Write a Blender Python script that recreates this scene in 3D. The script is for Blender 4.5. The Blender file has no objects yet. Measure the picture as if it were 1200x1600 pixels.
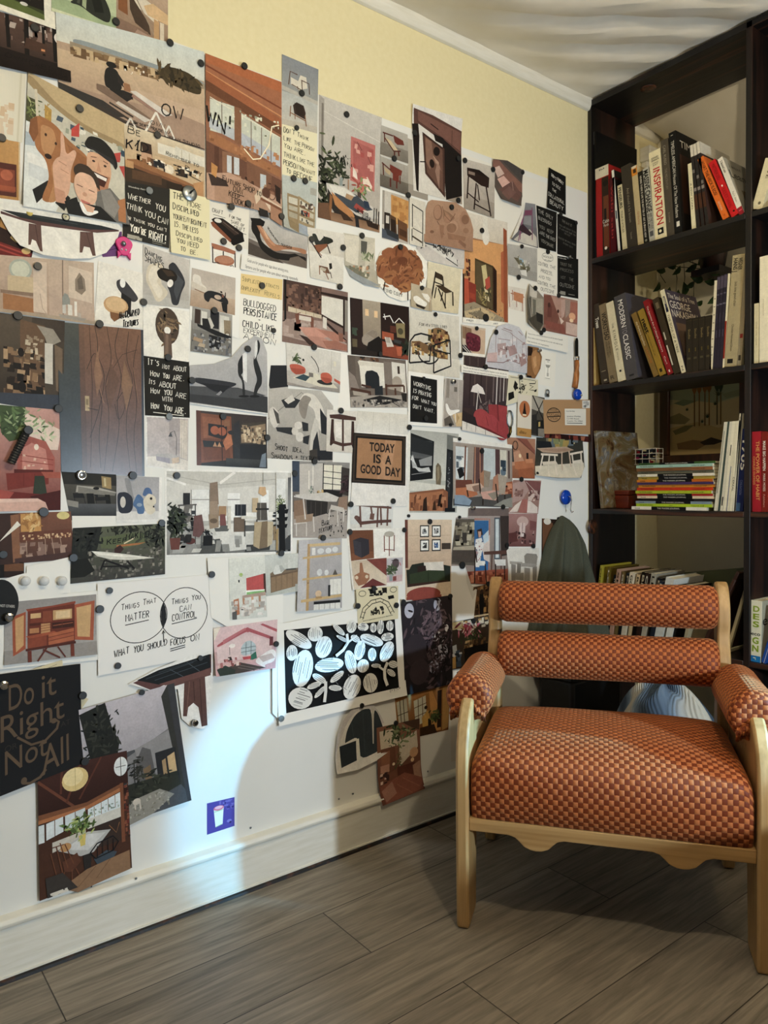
import bpy, bmesh, math, random
from mathutils import Vector, Matrix
from mathutils.geometry import delaunay_2d_cdt, tessellate_polygon
C = bpy.context.scene.collection
SC = bpy.context.scene
PI = math.pi

# ---------------------------------------------------------------- camera
CAM = Vector((1.927, -2.539, 1.15))
YAW, PIT, ROL, FPX = math.radians(-52.464), math.radians(-1.956), math.radians(-0.654), 1169.87
_f = Vector((math.sin(YAW)*math.cos(PIT), math.cos(YAW)*math.cos(PIT), math.sin(PIT)))
_r0 = Vector((math.cos(YAW), -math.sin(YAW), 0)); _u0 = _r0.cross(_f)
_r = _r0*math.cos(ROL)+_u0*math.sin(ROL); _u = -_r0*math.sin(ROL)+_u0*math.cos(ROL)
cd = bpy.data.cameras.new('camera'); cam = bpy.data.objects.new('camera', cd); C.objects.link(cam)
cd.sensor_fit = 'VERTICAL'; cd.sensor_height = 36; cd.lens = FPX/1600*36; cd.clip_start = .02
cam.matrix_world = Matrix(((_r.x, _u.x, -_f.x, CAM.x), (_r.y, _u.y, -_f.y, CAM.y), (_r.z, _u.z, -_f.z, CAM.z), (0, 0, 0, 1)))
SC.camera = cam
def ray(x, y): return _f+_r*((x-600)/FPX)+_u*((800-y)/FPX)
def onX(x, y, X=0):
    d = ray(x, y); return CAM+d*((X-CAM.x)/d.x)
def onY(x, y, Y=0):
    d = ray(x, y); return CAM+d*((Y-CAM.y)/d.y)
def onZ(x, y, Z=0):
    d = ray(x, y); return CAM+d*((Z-CAM.z)/d.z)

# ---------------------------------------------------------------- world, light, exposure
SC.view_settings.view_transform = 'Standard'; SC.view_settings.look = 'None'
SC.view_settings.gamma = 1; SC.view_settings.use_curve_mapping = False
SC.view_settings.exposure = 0.06
w = bpy.data.worlds.new('room_world'); SC.world = w; w.use_nodes = True
w.node_tree.nodes['Background'].inputs[0].default_value = (1, .93, .82, 1)
w.node_tree.nodes['Background'].inputs[1].default_value = .12
def light(name, kind, loc, energy, col, target=None, **kw):
    l = bpy.data.lights.new(name, kind); o = bpy.data.objects.new(name, l); C.objects.link(o)
    l.energy = energy; l.color = col; o.location = loc
    for k, v in kw.items(): setattr(l, k, v)
    if target is not None:
        o.rotation_euler = (Vector(target)-Vector(loc)).to_track_quat('-Z', 'Y').to_euler()
    return o
light('ceiling_bulb_and_fill', 'POINT', (1.70, -1.74, 2.40), 40, (1, .86, .62), shadow_soft_size=.03)
light('ceiling_bulb_and_fill', 'POINT', (1.55, -.62, 2.42), 12, (1, .84, .60), shadow_soft_size=.06)  # added warm fill for the dim right side, no second bulb known
light('alcove_fill', 'POINT', (1.02, .40, 1.95), 4.5, (1, .88, .68), shadow_soft_size=.02)  # added hidden fill, lifts the dark back wall and painting behind the shelf
light('daylight_lamp', 'AREA', (2.75, -1.06, .93), 37, (.70, .86, 1), (0, -1.25, 1.0), shape='DISK', size=.14)
light('blue_lamp', 'SPOT', (1.98, -.20, .88), 280, (.20, .62, 1), (0, -1.315, .30), spot_size=math.radians(20), spot_blend=.3, shadow_soft_size=.03)

# ---------------------------------------------------------------- helpers
def lin(h):
    h = h.strip('#')
    if len(h) == 3: h = ''.join(c*2 for c in h)
    v = [int(h[i:i+2], 16)/255 for i in (0, 2, 4)]
    return tuple(c/12.92 if c <= .04045 else ((c+.055)/1.055)**2.4 for c in v)
def MAT(name, col='888', rough=.6, metal=0, noise=None, bump=None, sheen=0, spec=.5, trans=0):
    m = bpy.data.materials.new(name); m.use_nodes = True; nt = m.node_tree; b = nt.nodes['Principled BSDF']
    b.inputs['Base Color'].default_value = (*lin(col), 1); b.inputs['Roughness'].default_value = rough
    b.inputs['Metallic'].default_value = metal; b.inputs['Specular IOR Level'].default_value = spec
    b.inputs['Sheen Weight'].default_value = sheen; b.inputs['Transmission Weight'].default_value = trans
    if noise or bump:
        tc = nt.nodes.new('ShaderNodeTexCoord'); mp = nt.nodes.new('ShaderNodeMapping'); nz = nt.nodes.new('ShaderNodeTexNoise')
        nt.links.new(tc.outputs['Object'], mp.inputs[0]); nt.links.new(mp.outputs[0], nz.inputs[0])
        sc, col2, lo, hi = noise if noise else ((30, 30, 30), col, .4, .6)
        mp.inputs['Scale'].default_value = sc; nz.inputs['Scale'].default_value = 1; nz.inputs['Detail'].default_value = 6
        if noise:
            rp = nt.nodes.new('ShaderNodeValToRGB'); nt.links.new(nz.outputs[0], rp.inputs[0])
            rp.color_ramp.elements[0].position = lo; rp.color_ramp.elements[1].position = hi
            rp.color_ramp.elements[0].color = (*lin(col), 1); rp.color_ramp.elements[1].color = (*lin(col2), 1)
            nt.links.new(rp.outputs[0], b.inputs['Base Color'])
        if bump:
            bp = nt.nodes.new('ShaderNodeBump'); bp.inputs['Strength'].default_value = bump; bp.inputs['Distance'].default_value = .004
            nt.links.new(nz.outputs[0], bp.inputs['Height']); nt.links.new(bp.outputs[0], b.inputs['Normal'])
    return m
def PRINT(name, rough, mottle):
    m = MAT(name, '888', rough); nt = m.node_tree; b = nt.nodes['Principled BSDF']
    b.inputs['Specular IOR Level'].default_value = .2 if rough > .35 else .5
    at = nt.nodes.new('ShaderNodeAttribute'); at.attribute_name = 'Col'
    if not mottle:
        nt.links.new(at.outputs['Color'], b.inputs['Base Color']); return m
    tc = nt.nodes.new('ShaderNodeTexCoord'); out = at.outputs['Color']
    for sc, amt in ((38, .5), (170, .5)):
        nz = nt.nodes.new('ShaderNodeTexNoise'); nz.inputs['Scale'].default_value = sc; nz.inputs['Detail'].default_value = 4
        nt.links.new(tc.outputs['Object'], nz.inputs[0])
        mr = nt.nodes.new('ShaderNodeMapRange'); mr.inputs[1].default_value = .3; mr.inputs[2].default_value = .7
        mr.inputs[3].default_value = 1-mottle*amt; mr.inputs[4].default_value = 1+mottle*amt
        nt.links.new(nz.outputs[0], mr.inputs[0])
        mx = nt.nodes.new('ShaderNodeVectorMath'); mx.operation = 'SCALE'
        nt.links.new(out, mx.inputs[0]); nt.links.new(mr.outputs[0], mx.inputs['Scale']); out = mx.outputs[0]
    nt.links.new(out, b.inputs['Base Color'])
    return m
M = dict(
    photo=PRINT('photo_print_ink', .6, .15), note=PRINT('note_paper', .7, 0), cover=PRINT('book_cover', .45, .12),
    door_gloss=PRINT('glossy_photo_ink', .28, .25),
    wall=MAT('cream_wall_paint', 'e6daad', .75, noise=((60, 60, 60), 'ebe0b6', .3, .7)),
    panel=MAT('white_steel_panel', 'e9e8e2', .5, noise=((3, 3, 3), 'e3e2db', .3, .7)),
    trim=MAT('ivory_trim_paint', 'e8e5da', .5, noise=((4, 9, 90), 'dcd8c9', .35, .75), bump=.15),
    fabric=MAT('ceiling_cloth', 'f0e8d8', .9, noise=((5, 5, 5), 'e2d8c2', .3, .7), bump=.1),
    burnt=MAT('burnt_pine', '0d0907', .45, noise=((14, 14, 1.6), '43261a', .46, .82), bump=.3),
    burnt_h=MAT('burnt_pine_board', '0d0907', .5, noise=((2, 30, 60), '6a3a1e', .54, .9), bump=.3),
    backwall=MAT('back_wall_paint', 'f0e8cf', .8),
    oak=MAT('oiled_oak', 'b89462', .5, noise=((60, 60, 3), '9a7746', .35, .7)),
    oak_h=MAT('oiled_oak_rail', 'b28d5a', .5, noise=((3, 60, 80), '957041', .35, .7)),
    magnet=MAT('black_magnet', '191b1c', .45), steel=MAT('polished_steel', 'c8c8c8', .12, 1), silver=MAT('dull_silver', '8d9396', .35, 1),
    clear=MAT('clear_acrylic', 'f4f6f6', .08, trans=.4), blue=MAT('blue_enamel', '0a3fa8', .2), pink=MAT('pink_rubber', 'd02a78', .5),
    pages=MAT('paper_block', 'e3dabf', .8, noise=((2, 2, 400), 'cfc5a6', .3, .7)), knife_wood=MAT('beech_handle', 'a9692e', .45, noise=((60, 60, 8), '8a5020', .3, .7)),
    blade=MAT('dark_blade', '2b2e2c', .3, .8), black=MAT('black_plastic', '0b0b0c', .4), coat=MAT('olive_canvas', '44483a', .85, noise=((300, 300, 300), '373a2e', .3, .7), bump=.2),
    leaf=MAT('plant_leaf', '1d3b17', .5, noise=((40, 40, 40), '36541f', .35, .7)), stem=MAT('vine_stem', '33321a', .6),
    darkframe=MAT('walnut_frame', '2a1409', .45, noise=((30, 30, 4), '48240f', .4, .7)), white_wire=MAT('white_wire', 'e8e6de', .4),
    redbox=MAT('red_wood_box', '7a2a12', .45, noise=((10, 50, 50), '61200c', .3, .7)), pole=MAT('pale_pole', 'd8cba4', .6),
)
def chaikin(pts, closed):
    for _ in range(2):
        n = len(pts); o = [] if closed else [pts[0]]
        for i in range(n if closed else n-1):
            p, q = pts[i], pts[(i+1) % n]
            o += [(p[0]*.8+q[0]*.2, p[1]*.8+q[1]*.2), (p[0]*.2+q[0]*.8, p[1]*.2+q[1]*.8)]
        if not closed: o.append(pts[-1])
        pts = o
    return pts
def empty(name, loc=(0, 0, 0), rz=0, ry=0, rx=0):
    o = bpy.data.objects.new(name, None); C.objects.link(o); o.location = loc; o.rotation_euler = (rx, ry, rz); o.empty_display_size = .05; return o
def tag(o, label=None, cat=None, group=None, kind=None):
    if label: o['label'] = label
    if cat: o['category'] = cat
    if group: o['group'] = group
    if kind: o['kind'] = kind
    return o
def link(name, bm, mat, parent=None, smooth=False, bevel=0):
    me = bpy.data.meshes.new(name); bm.normal_update(); bm.to_mesh(me); bm.free()
    for m in (mat if isinstance(mat, list) else [mat]): me.materials.append(m)
    if smooth: me.polygons.foreach_set('use_smooth', [True]*len(me.polygons))
    o = bpy.data.objects.new(name, me); C.objects.link(o)
    if parent: o.parent = parent
    if bevel:
        me.polygons.foreach_set('use_smooth', [True]*len(me.polygons)); me.set_sharp_from_angle(angle=math.radians(32))
        b = o.modifiers.new('bevel', 'BEVEL'); b.width = bevel; b.segments = 2; b.limit_method = 'ANGLE'
    return o
def box(bm, x0, y0, z0, x1, y1, z1, mi=0):
    v = [bm.verts.new(p) for p in ((x0, y0, z0), (x1, y0, z0), (x1, y1, z0), (x0, y1, z0), (x0, y0, z1), (x1, y0, z1), (x1, y1, z1), (x0, y1, z1))]
    fs = [bm.faces.new([v[i] for i in f]) for f in ((3, 2, 1, 0), (4, 5, 6, 7), (0, 1, 5, 4), (1, 2, 6, 5), (2, 3, 7, 6), (3, 0, 4, 7))]
    for f in fs: f.material_index = mi
    return fs
def BOX(name, mat, x0, y0, z0, x1, y1, z1, parent=None, bevel=0):
    bm = bmesh.new(); box(bm, x0, y0, z0, x1, y1, z1); return link(name, bm, mat, parent, bevel=bevel)
def prism(bm, pts, d, axis):  # extrude closed 2D outline; pts are 3D points, d vector
    a = [bm.verts.new(p) for p in pts]; b = [bm.verts.new(Vector(p)+Vector(d)) for p in pts]; n = len(pts)
    bm.faces.new(a[::-1]); bm.faces.new(b)
    for i in range(n): bm.faces.new((a[i], a[(i+1) % n], b[(i+1) % n], b[i]))
    bmesh.ops.recalc_face_normals(bm, faces=bm.faces)
def tube(bm, pts, r, n=8, closed=False):
    rings = []; N = len(pts); pts = [Vector(p) for p in pts]
    for i, p in enumerate(pts):
        rr = r[i] if isinstance(r, (list, tuple)) else r
        t = (pts[(i+1) % N]-pts[i-1]) if closed or 0 < i < N-1 else (pts[1]-pts[0] if i == 0 else pts[-1]-pts[-2])
        t.normalize(); a = t.cross(Vector((0, 0, 1)));
        if a.length < .05: a = t.cross(Vector((1, 0, 0)))
        a.normalize(); b = t.cross(a)
        rings.append([bm.verts.new(p+a*rr*math.cos(2*PI*k/n)+b*rr*math.sin(2*PI*k/n)) for k in range(n)])
    for i in range(N if closed else N-1):
        A, B = rings[i], rings[(i+1) % N]
        for k in range(n): bm.faces.new((A[k], A[(k+1) % n], B[(k+1) % n], B[k]))
    if not closed: bm.faces.new(rings[0][::-1]); bm.faces.new(rings[-1])
def lathe(bm, prof, axis='z', n=24, c=(0, 0, 0)):  # prof: (radius, height)
    rings = []
    for r, h in prof:
        ring = []
        for k in range(n):
            a = 2*PI*k/n; p = (r*math.cos(a), r*math.sin(a), h)
            if axis == 'x': p = (p[2], p[0], p[1])
            if axis == 'y': p = (p[0], p[2], p[1])
            ring.append(bm.verts.new(Vector(p)+Vector(c)))
        rings.append(ring)
    for A, B in zip(rings, rings[1:]):
        for k in range(n): bm.faces.new((A[k], A[(k+1) % n], B[(k+1) % n], B[k]))
    bm.faces.new(rings[0][::-1]); bm.faces.new(rings[-1])
    bmesh.ops.recalc_face_normals(bm, faces=bm.faces)
_txt = {}
def textgeo(s, bold=0):
    k = (s, bold)
    if k not in _txt:
        cu = bpy.data.curves.new('t', 'FONT'); cu.body = s; cu.size = 1; cu.offset = bold; cu.resolution_u = 4
        o = bpy.data.objects.new('t', cu); C.objects.link(o); dg = bpy.context.evaluated_depsgraph_get()
        me = o.evaluated_get(dg).to_mesh(); V = [v.co.copy() for v in me.vertices]; F = [tuple(p.vertices) for p in me.polygons]
        o.evaluated_get(dg).to_mesh_clear(); bpy.data.objects.remove(o); bpy.data.curves.remove(cu)
        if V:
            x0 = min(v.x for v in V); x1 = max(v.x for v in V); V = [((v.x-x0)/(x1-x0), v.y/.70) for v in V]
        _txt[k] = (V, F)
    return _txt[k]
GL = dict(A='003960 1343', B='00094958564505 4564614000', C='5839190702103051', D='00093966633000', E='59090050 0545', F='590900 0545', G='583919070210305254 3464',
 H='0900 5950 0555', I='1939 2920 1030', J='4942301002', K='0900 5904 2550', L='090050', M='0009346960', N='00095059', O='3918060311305163665839', P='00094958564505',
 Q='3918060311305163665839 4260', R='00094958564505 2550', S='58391907164553412001', T='0969 3930', U='090220406269', V='093069', W='0920365079', X='0960 6900', Y='0935 693530', Z='09590050')
GL.update({"'": '3937', '.': '2021', '!': '3933 3130', '+': '1454 3236', '-': '1545', ',': '2110', '/': '0059', '"': '2927 4947', '?': '0839586634 3433 3130', '&': '602719395004103055', ' ': ''})
def stroke_text(s, rnd):
    """handwritten capitals as polylines: x in units of cap height, y 0..1"""
    out = []; x = 0
    for ch in s:
        low = ch.islower(); g = GL.get(ch.upper(), ''); k = .78 if low else 1
        jx, jy, sl = rnd.uniform(-.02, .02), rnd.uniform(-.05, .05), rnd.uniform(0, .12); wd = 0
        for st in g.split():
            pl = [(int(st[i])/9, int(st[i+1])/9) for i in range(0, len(st)-1, 2)]
            wd = max(wd, max(p[0] for p in pl))
            out.append([(x+(p[0]*.95+p[1]*sl)*k+jx, p[1]*k+jy) for p in pl])
        x += (wd*k+.20) if g else .42
    return out, max(x-.2, .1)
# ---------------------------------------------------------------- the room
def plankfloor():
    bm = bmesh.new(); v = [bm.verts.new(p) for p in ((-.02, -4.2, 0), (4.2, -4.2, 0), (4.2, .52, 0), (-.02, .52, 0))]; bm.faces.new(v)
    m = bpy.data.materials.new('grey_oak_planks'); m.use_nodes = True; nt = m.node_tree; b = nt.nodes['Principled BSDF']; N = nt.nodes.new; K = nt.links.new
    tc = N('ShaderNodeTexCoord'); sx = N('ShaderNodeSeparateXYZ'); K(tc.outputs['Object'], sx.inputs[0])
    def math_(op, a, b_=None):
        n = N('ShaderNodeMath'); n.operation = op
        for i, q in enumerate((a, b_)):
            if q is None: continue
            if isinstance(q, (int, float)): n.inputs[i].default_value = q
            else: K(q, n.inputs[i])
        return n.outputs[0]
    row = math_('DIVIDE', math_('SUBTRACT', sx.outputs[0], .0245), .2200); rf = math_('FLOOR', row); fr = math_('SUBTRACT', row, rf)
    wn = N('ShaderNodeTexWhiteNoise'); wn.noise_dimensions = '1D'; K(rf, wn.inputs['W'])
    # joints: row 0 at y=-2.13, row 1 at y=-1.47, row 2 at y=-1.79
    off = math_('ADD', math_('MULTIPLY', rf, .66), -2.13)
    col = math_('DIVIDE', math_('SUBTRACT', sx.outputs[1], off), 1.22); cf = math_('FLOOR', col); fc = math_('SUBTRACT', col, cf)
    cid = N('ShaderNodeCombineXYZ'); K(rf, cid.inputs[0]); K(cf, cid.inputs[1])
    w3 = N('ShaderNodeTexWhiteNoise'); w3.noise_dimensions = '3D'; K(cid.outputs[0], w3.inputs[0])
    # grain
    cmb = N('ShaderNodeVectorMath'); cmb.operation = 'ADD'; K(tc.outputs['Object'], cmb.inputs[0]); K(w3.outputs['Color'], cmb.inputs[1])
    mp = N('ShaderNodeMapping'); mp.inputs['Scale'].default_value = (24, 1.5, 1); K(cmb.outputs[0], mp.inputs[0])
    n1 = N('ShaderNodeTexNoise'); n1.inputs['Scale'].default_value = 1.5; n1.inputs['Detail'].default_value = 8; n1.inputs['Roughness'].default_value = .65; n1.inputs['Distortion'].default_value = .8; K(mp.outputs[0], n1.inputs[0])
    mp2 = N('ShaderNodeMapping'); mp2.inputs['Scale'].default_value = (140, 8, 1); K(cmb.outputs[0], mp2.inputs[0])
    n2 = N('ShaderNodeTexNoise'); n2.inputs['Scale'].default_value = 1; n2.inputs['Detail'].default_value = 4; K(mp2.outputs[0], n2.inputs[0])
    rp = N('ShaderNodeValToRGB'); e = rp.color_ramp.elements
    e[0].position = .28; e[0].color = (*lin('484138'), 1); e[1].position = .72; e[1].color = (*lin('a59a8a'), 1)
    K(math_('ADD', math_('MULTIPLY', n1.outputs[0], .72), math_('MULTIPLY', n2.outputs[0], .28)), rp.inputs[0])
    hv = N('ShaderNodeHueSaturation'); K(rp.outputs[0], hv.inputs['Color']); K(math_('ADD', math_('MULTIPLY', w3.outputs['Value'], .22), .82), hv.inputs['Value'])
    def edge(f, wdt): return math_('LESS_THAN', math_('MINIMUM', f, math_('SUBTRACT', 1, f)), wdt)
    ed = math_('MAXIMUM', edge(fr, .006), edge(fc, .0012))
    mx = N('ShaderNodeMix'); mx.data_type = 'RGBA'; K(ed, mx.inputs['Factor']); K(hv.outputs[0], mx.inputs[6]); mx.inputs[7].default_value = (*lin('2a231b'), 1)
    K(mx.outputs[2], b.inputs['Base Color']); b.inputs['Roughness'].default_value = .5
    bp = N('ShaderNodeBump'); bp.inputs['Strength'].default_value = .35; bp.inputs['Distance'].default_value = .002
    K(math_('SUBTRACT', n2.outputs[0], math_('MULTIPLY', ed, 2)), bp.inputs['Height']); K(bp.outputs[0], b.inputs['Normal'])
    tag(link('floor', bm, m), kind='structure')
plankfloor()
S = dict(kind='structure')
tag(BOX('wall_left', M['wall'], -.10, -4.2, 0, 0, .50, 2.78), **S)
tag(BOX('wall_back', M['backwall'], -.10, .50, 0, 4.2, .60, 2.78), **S)
tag(BOX('trim_3', M['panel'], 0, -4.2, .150, .0015, -.004, 2.327), **S)     # white steel sheets screwed to the wall
bm = bmesh.new()  # baseboard with a rounded cap
prof = [(0, 0), (.018, 0), (.018, .126), (.026, .130), (.028, .138), (.024, .147), (.012, .151), (0, .152)]
prism(bm, [(x, -4.2, z) for x, z in prof], (0, 4.19, 0), 'y'); tag(link('baseboard_left', bm, M['trim'], bevel=.002), **S)
bm = bmesh.new(); prism(bm, [(.018, -4.2, 0), (.030, -4.2, 0), (.028, -4.2, .007), (.018, -4.2, .010)], (0, 4.19, 0), 'y')
tag(link('trim_1', bm, M['burnt_h']), **S)
bm = bmesh.new(); prism(bm, [(.018, -4.2, .0), (.0215, -4.2, .0), (.0215, -4.2, .0135), (.018, -4.2, .0135)], (0, 4.19, 0), 'y')
tag(link('trim_4', bm, M['trim']), **S)
bm = bmesh.new(); prism(bm, [(0, -4.2, 2.652), (.012, -4.2, 2.655), (.020, -4.2, 2.672), (.020, -4.2, 2.70), (0, -4.2, 2.70)], (0, 4.69, 0), 'y')
tag(link('trim_2', bm, M['trim'], bevel=.002), **S)
def cloth_ceiling():
    bm = bmesh.new(); nx, ny = 120, 120; G = []
    for i in range(nx+1):
        row = []
        for j in range(ny+1):
            x = i/nx*4.0+.012; y = -4.1+j/ny*4.6
            fade = min(1, x/.30); fy = min(1, (.5-y)/.35)
            p_ = x*.8-y*.6; q_ = x*.6+y*.8
            wv = .017*math.sin(p_*38+1.6*math.sin(q_*2.3))+.010*math.sin(p_*71+2.2*math.sin(q_*3.1)+x*3)+.006*math.sin(p_*120-q_*6)+.012*math.sin(x*5+y*4)
            sag = -.16*min(1, x/1.6)*math.sin(min(1, (0.0-y)/1.6+.05)*PI/2) if y < 0 else 0
            z = 2.695+(wv*.8*fade+sag*fade)*max(.12, fy if y < .1 else .12)
            if y > -.02: z = 2.70+wv*.2*fade-(.30*min(1, x/.28)*max(0, y-.30)/.2 if y > .30 else 0)
            row.append(bm.verts.new((x, y, z)))
        G.append(row)
    for i in range(nx):
        for j in range(ny): bm.faces.new((G[i][j], G[i][j+1], G[i+1][j+1], G[i+1][j]))
    tag(link('ceiling', bm, M['fabric'], smooth=True), **S)
cloth_ceiling()
# window casing head behind the shelf on the left wall
bm = bmesh.new(); box(bm, 0, .36, 2.54, .05, .50, 2.60); box(bm, 0, .37, 2.50, .03, .50, 2.54); tag(link('trim_5', bm, M['trim'], bevel=.004), **S)

# ---------------------------------------------------------------- bookshelf
SZ = [2.06, 1.55, 1.049, .535, .06]
shelf = tag(empty('bookshelf', (.33, .15, 0)), 'tall burnt black pine bookshelf with open back in the corner', 'bookshelf')
def spart(name, mat, x0, y0, z0, x1, y1, z1):
    return BOX(name, mat, x0-.33, y0-.15, z0, x1-.33, y1-.15, z1, shelf, bevel=.002)
spart('upright', M['burnt'], .001, 0, 0, .019, .30, 2.690)
spart('upright', M['burnt'], .645, 0, 0, .667, .30, 2.690)
spart('upright', M['burnt'], 1.29, 0, 0, 1.312, .30, 2.690)
spart('top_board', M['burnt_h'], .001, 0, 2.668, 1.312, .30, 2.692)
for z in SZ:
    spart('shelf_board', M['burnt_h'], .019, 0, z-.020, .645, .30, z)
    spart('shelf_board', M['burnt_h'], .667, 0, z-.020, 1.29, .30, z)
spart('back_panel', M['burnt'], .667, .29, .04, 1.29, .30, 2.668)
# scorched ring marks (knots) on the boards
KN = MAT('knot_wood', '1c0f08', .5, noise=((60, 60, 60), '5a3018', .4, .65))
for nm, ax, p in (('knot', 'z', onZ(1013, 138, 2.667)), ('knot', 'x', onX(926, 823, .0195)), ('knot', 'x', onX(940, 300, .0195))):
    bm = bmesh.new(); lathe(bm, [(.030, 0), (.030, .0008), (.012, .0016), (.004, .0010)], ax, 20)
    o = link(nm, bm, KN, shelf, smooth=True); o.location = (p.x-.33, p.y-.15, p.z)
    if ax == 'z': o.rotation_euler.x = PI

# ---------------------------------------------------------------- books
def colface(bm, lay, pts, col):
    f = bm.faces.new([bm.verts.new(p) for p in pts])
    for l in f.loops: l[lay] = (*col, 1)
    return f
def spine_ops(bm, lay, w, h, ops, y0=-.0004):
    """w,h spine size; coords: s 0..100 across, t 0..100 from the top"""
    P_ = lambda s, t: (w*s/100, h*(1-t/100))
    for k, op in enumerate(ops):
        y = y0-.00005*k
        if op[0] == 'R':
            _, c, s0, t0, s1, t1 = op; c = lin(c); a = P_(s0, t0); b = P_(s1, t1)
            colface(bm, lay, [(a[0], y, b[1]), (b[0], y, b[1]), (b[0], y, a[1]), (a[0], y, a[1])], c)
        elif op[0] in 'FH':   # F text running down the spine: col, t0, t1, s0, s1 ; H upright rows
            _, c, t0, t1, s0, s1, s = op[:7]; c = lin(c); V, Fc = textgeo(s, op[7] if len(op) > 7 else 0)
            vs = []
            for (a, b) in V:
                if op[0] == 'F': ss = s1-(s1-s0)*(1-b); ss = s0+(s1-s0)*b; tt = t0+(t1-t0)*a
                else: ss = s0+(s1-s0)*a; tt = t1-(t1-t0)*b
                q = P_(ss, tt); vs.append(bm.verts.new((q[0], y, q[1])))
            for f in Fc:
                try: ff = bm.faces.new([vs[i] for i in f])
                except ValueError: continue
                for l in ff.loops: l[lay] = (*c, 1)
        elif op[0] == 'E':
            _, c, s0, t0, rs = op; c = lin(c); a = P_(s0, t0); rr = w*rs/100
            colface(bm, lay, [(a[0]+rr*math.cos(q*PI/8), y, a[1]+rr*math.sin(q*PI/8)) for q in range(16)], c)
def book(label, BL, BR, TL, col, ops=(), depth=.2, board=0, y0=.012, side=None, group=None, soft=False, name='book', cat='book', page=True, sideops=()):
    a = onY(*BL, y0); b = onY(*BR, y0); c = onY(*TL, y0); zb = SZ[board]
    up = Vector((c.x-a.x, c.z-zb)); h = up.length; th = math.atan2(-up.x, up.y)   # + leans to the left
    w = max(.004, (b.x-a.x)*math.cos(th))
    x0 = a.x; z = zb+.0006
    if th < 0: z += w*math.sin(-th)
    o = tag(empty(name, (x0, y0, z), ry=-th), label, cat, group)
    t = .0012 if soft else .0028
    if w < 4*t: t = w*.2
    bm = bmesh.new(); lay = bm.loops.layers.float_color.new('Col'); cl = lin(col); cs = lin(side or col)
    def cbox(x0, y0_, z0, x1, y1, z1, c, cspine):
        for f in box(bm, x0, y0_, z0, x1, y1, z1):
            for l in f.loops: l[lay] = (*c, 1)
    cbox(0, 0, 0, w, t, h, cl, cl); cbox(0, t, 0, t, depth, h, cs, cs); cbox(w-t, t, 0, w, depth, h, cs, cs)
    if ops: spine_ops(bm, lay, w, h, ops)
    for op in sideops:   # on the right hand cover: ('R'|'F', col, y0,y1 (0..100 from spine), t0,t1, text)
        c = lin(op[1]); X = w+.0004
        q = lambda s, tt: (X, depth*s/100, h*(1-tt/100))
        if op[0] == 'R':
            _, _, s0, s1, t0, t1 = op; colface(bm, lay, [q(s0, t1), q(s1, t1), q(s1, t0), q(s0, t0)], c)
        else:
            _, _, s0, s1, t0, t1, s = op; V, Fc = textgeo(s); vs = [bm.verts.new(Vector(q(s0+(s1-s0)*u_, t1-(t1-t0)*v_))+Vector((.0003, 0, 0))) for u_, v_ in V]
            for f in Fc:
                ff = bm.faces.new([vs[i] for i in f])
                for l in ff.loops: l[lay] = (*c, 1)
    link('cover', bm, M['cover'], o)
    if page:
        e = 0 if soft else .003
        bm = bmesh.new(); box(bm, t, t, e, w-t, depth-(.001 if soft else .004), h-e-.0003)
        link('pages', bm, M['pages'], o)
    return o
G1 = 'books on the top shelf'
book('black tall portfolio spine against the left upright, top shelf', (920.5, 404), (931.5, 403), (920, 210), '0a0a0b', [('R', '777', 20, 0, 30, 12), ('R', '555', 70, 0, 76, 10)], .28, 0, group=G1)
book('red booklet with pale top band beside the black portfolio', (932.5, 402), (953, 398), (930, 265), '9c1c1c', [('R', 'd8d0bd', 0, 0, 100, 12), ('F', '444', 2, 4, 30, 90, 'a'), ('R', '2c1a12', 48, 13, 100, 100), ('R', '6b3a22', 58, 34, 96, 92), ('E', '130b08', 76, 20, 20), ('R', '150d09', 62, 48, 80, 64), ('H', 'e8e0d0', 60, 64, 52, 98, 'Cabin'), ('H', 'e8e0d0', 65, 68, 58, 94, 'Porch'), ('E', 'e8e0d0', 72, 92, 10)], .2, 0, group=G1)
book('thin dark crimson book between red booklet and white edge', (954, 398), (962, 395), (952, 280), '4a0d15', [('F', 'a33', 10, 80, 30, 70, 'wabi sabi')], .2, 0, group=G1)
book('very thin white leaning booklet with black cover', (966, 393), (969.5, 391), (955.5, 267), 'e8e4d8', [('R', '3a4a58', 30, 50, 80, 60)], .19, 0, side='0d0d0e', soft=True, group=G1)
book('short cream paperback with bold black spine lettering, top shelf', (973, 390), (980, 388), (964.5, 291), 'd9cda6', [('F', '15120e', 4, 36, 18, 80, 'PENSEURS', .02), ('F', '3a352c', 40, 74, 28, 70, 'TOUR D ATELIER')], .15, 0, group=G1)
book('tall dark grey brown book right of the short cream paperback', (981, 386), (996, 382), (970, 262), '3b342b', [('F', '8d8470', 28, 70, 40, 66, 'And should it be known'), ('F', '8d8470', 82, 90, 40, 60, 'house')], .2, 0, group=G1)
book('beige book with orange picture at the head of its spine', (997, 380), (1006, 378), (986, 262), 'c6b389', [('R', 'd98a2f', 0, 1, 100, 12), ('R', '3c2a1c', 30, 4, 80, 9), ('R', 'e0d4b8', 10, 0, 90, 3), ('F', 'b06a40', 58, 74, 40, 70, 'for the king')], .2, 0, group=G1)
book('narrow black book with white spine line beside beige book', (1006, 380), (1014, 376), (996.5, 270), '17140f', [('F', 'd8d0be', 6, 92, 30, 66, 'WHERE THERE IS LIFE THE MATTER OF ART & BRAVE NEW', .01), ('E', '887', 50, 96, 22)], .2, 0, group=G1)
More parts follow.
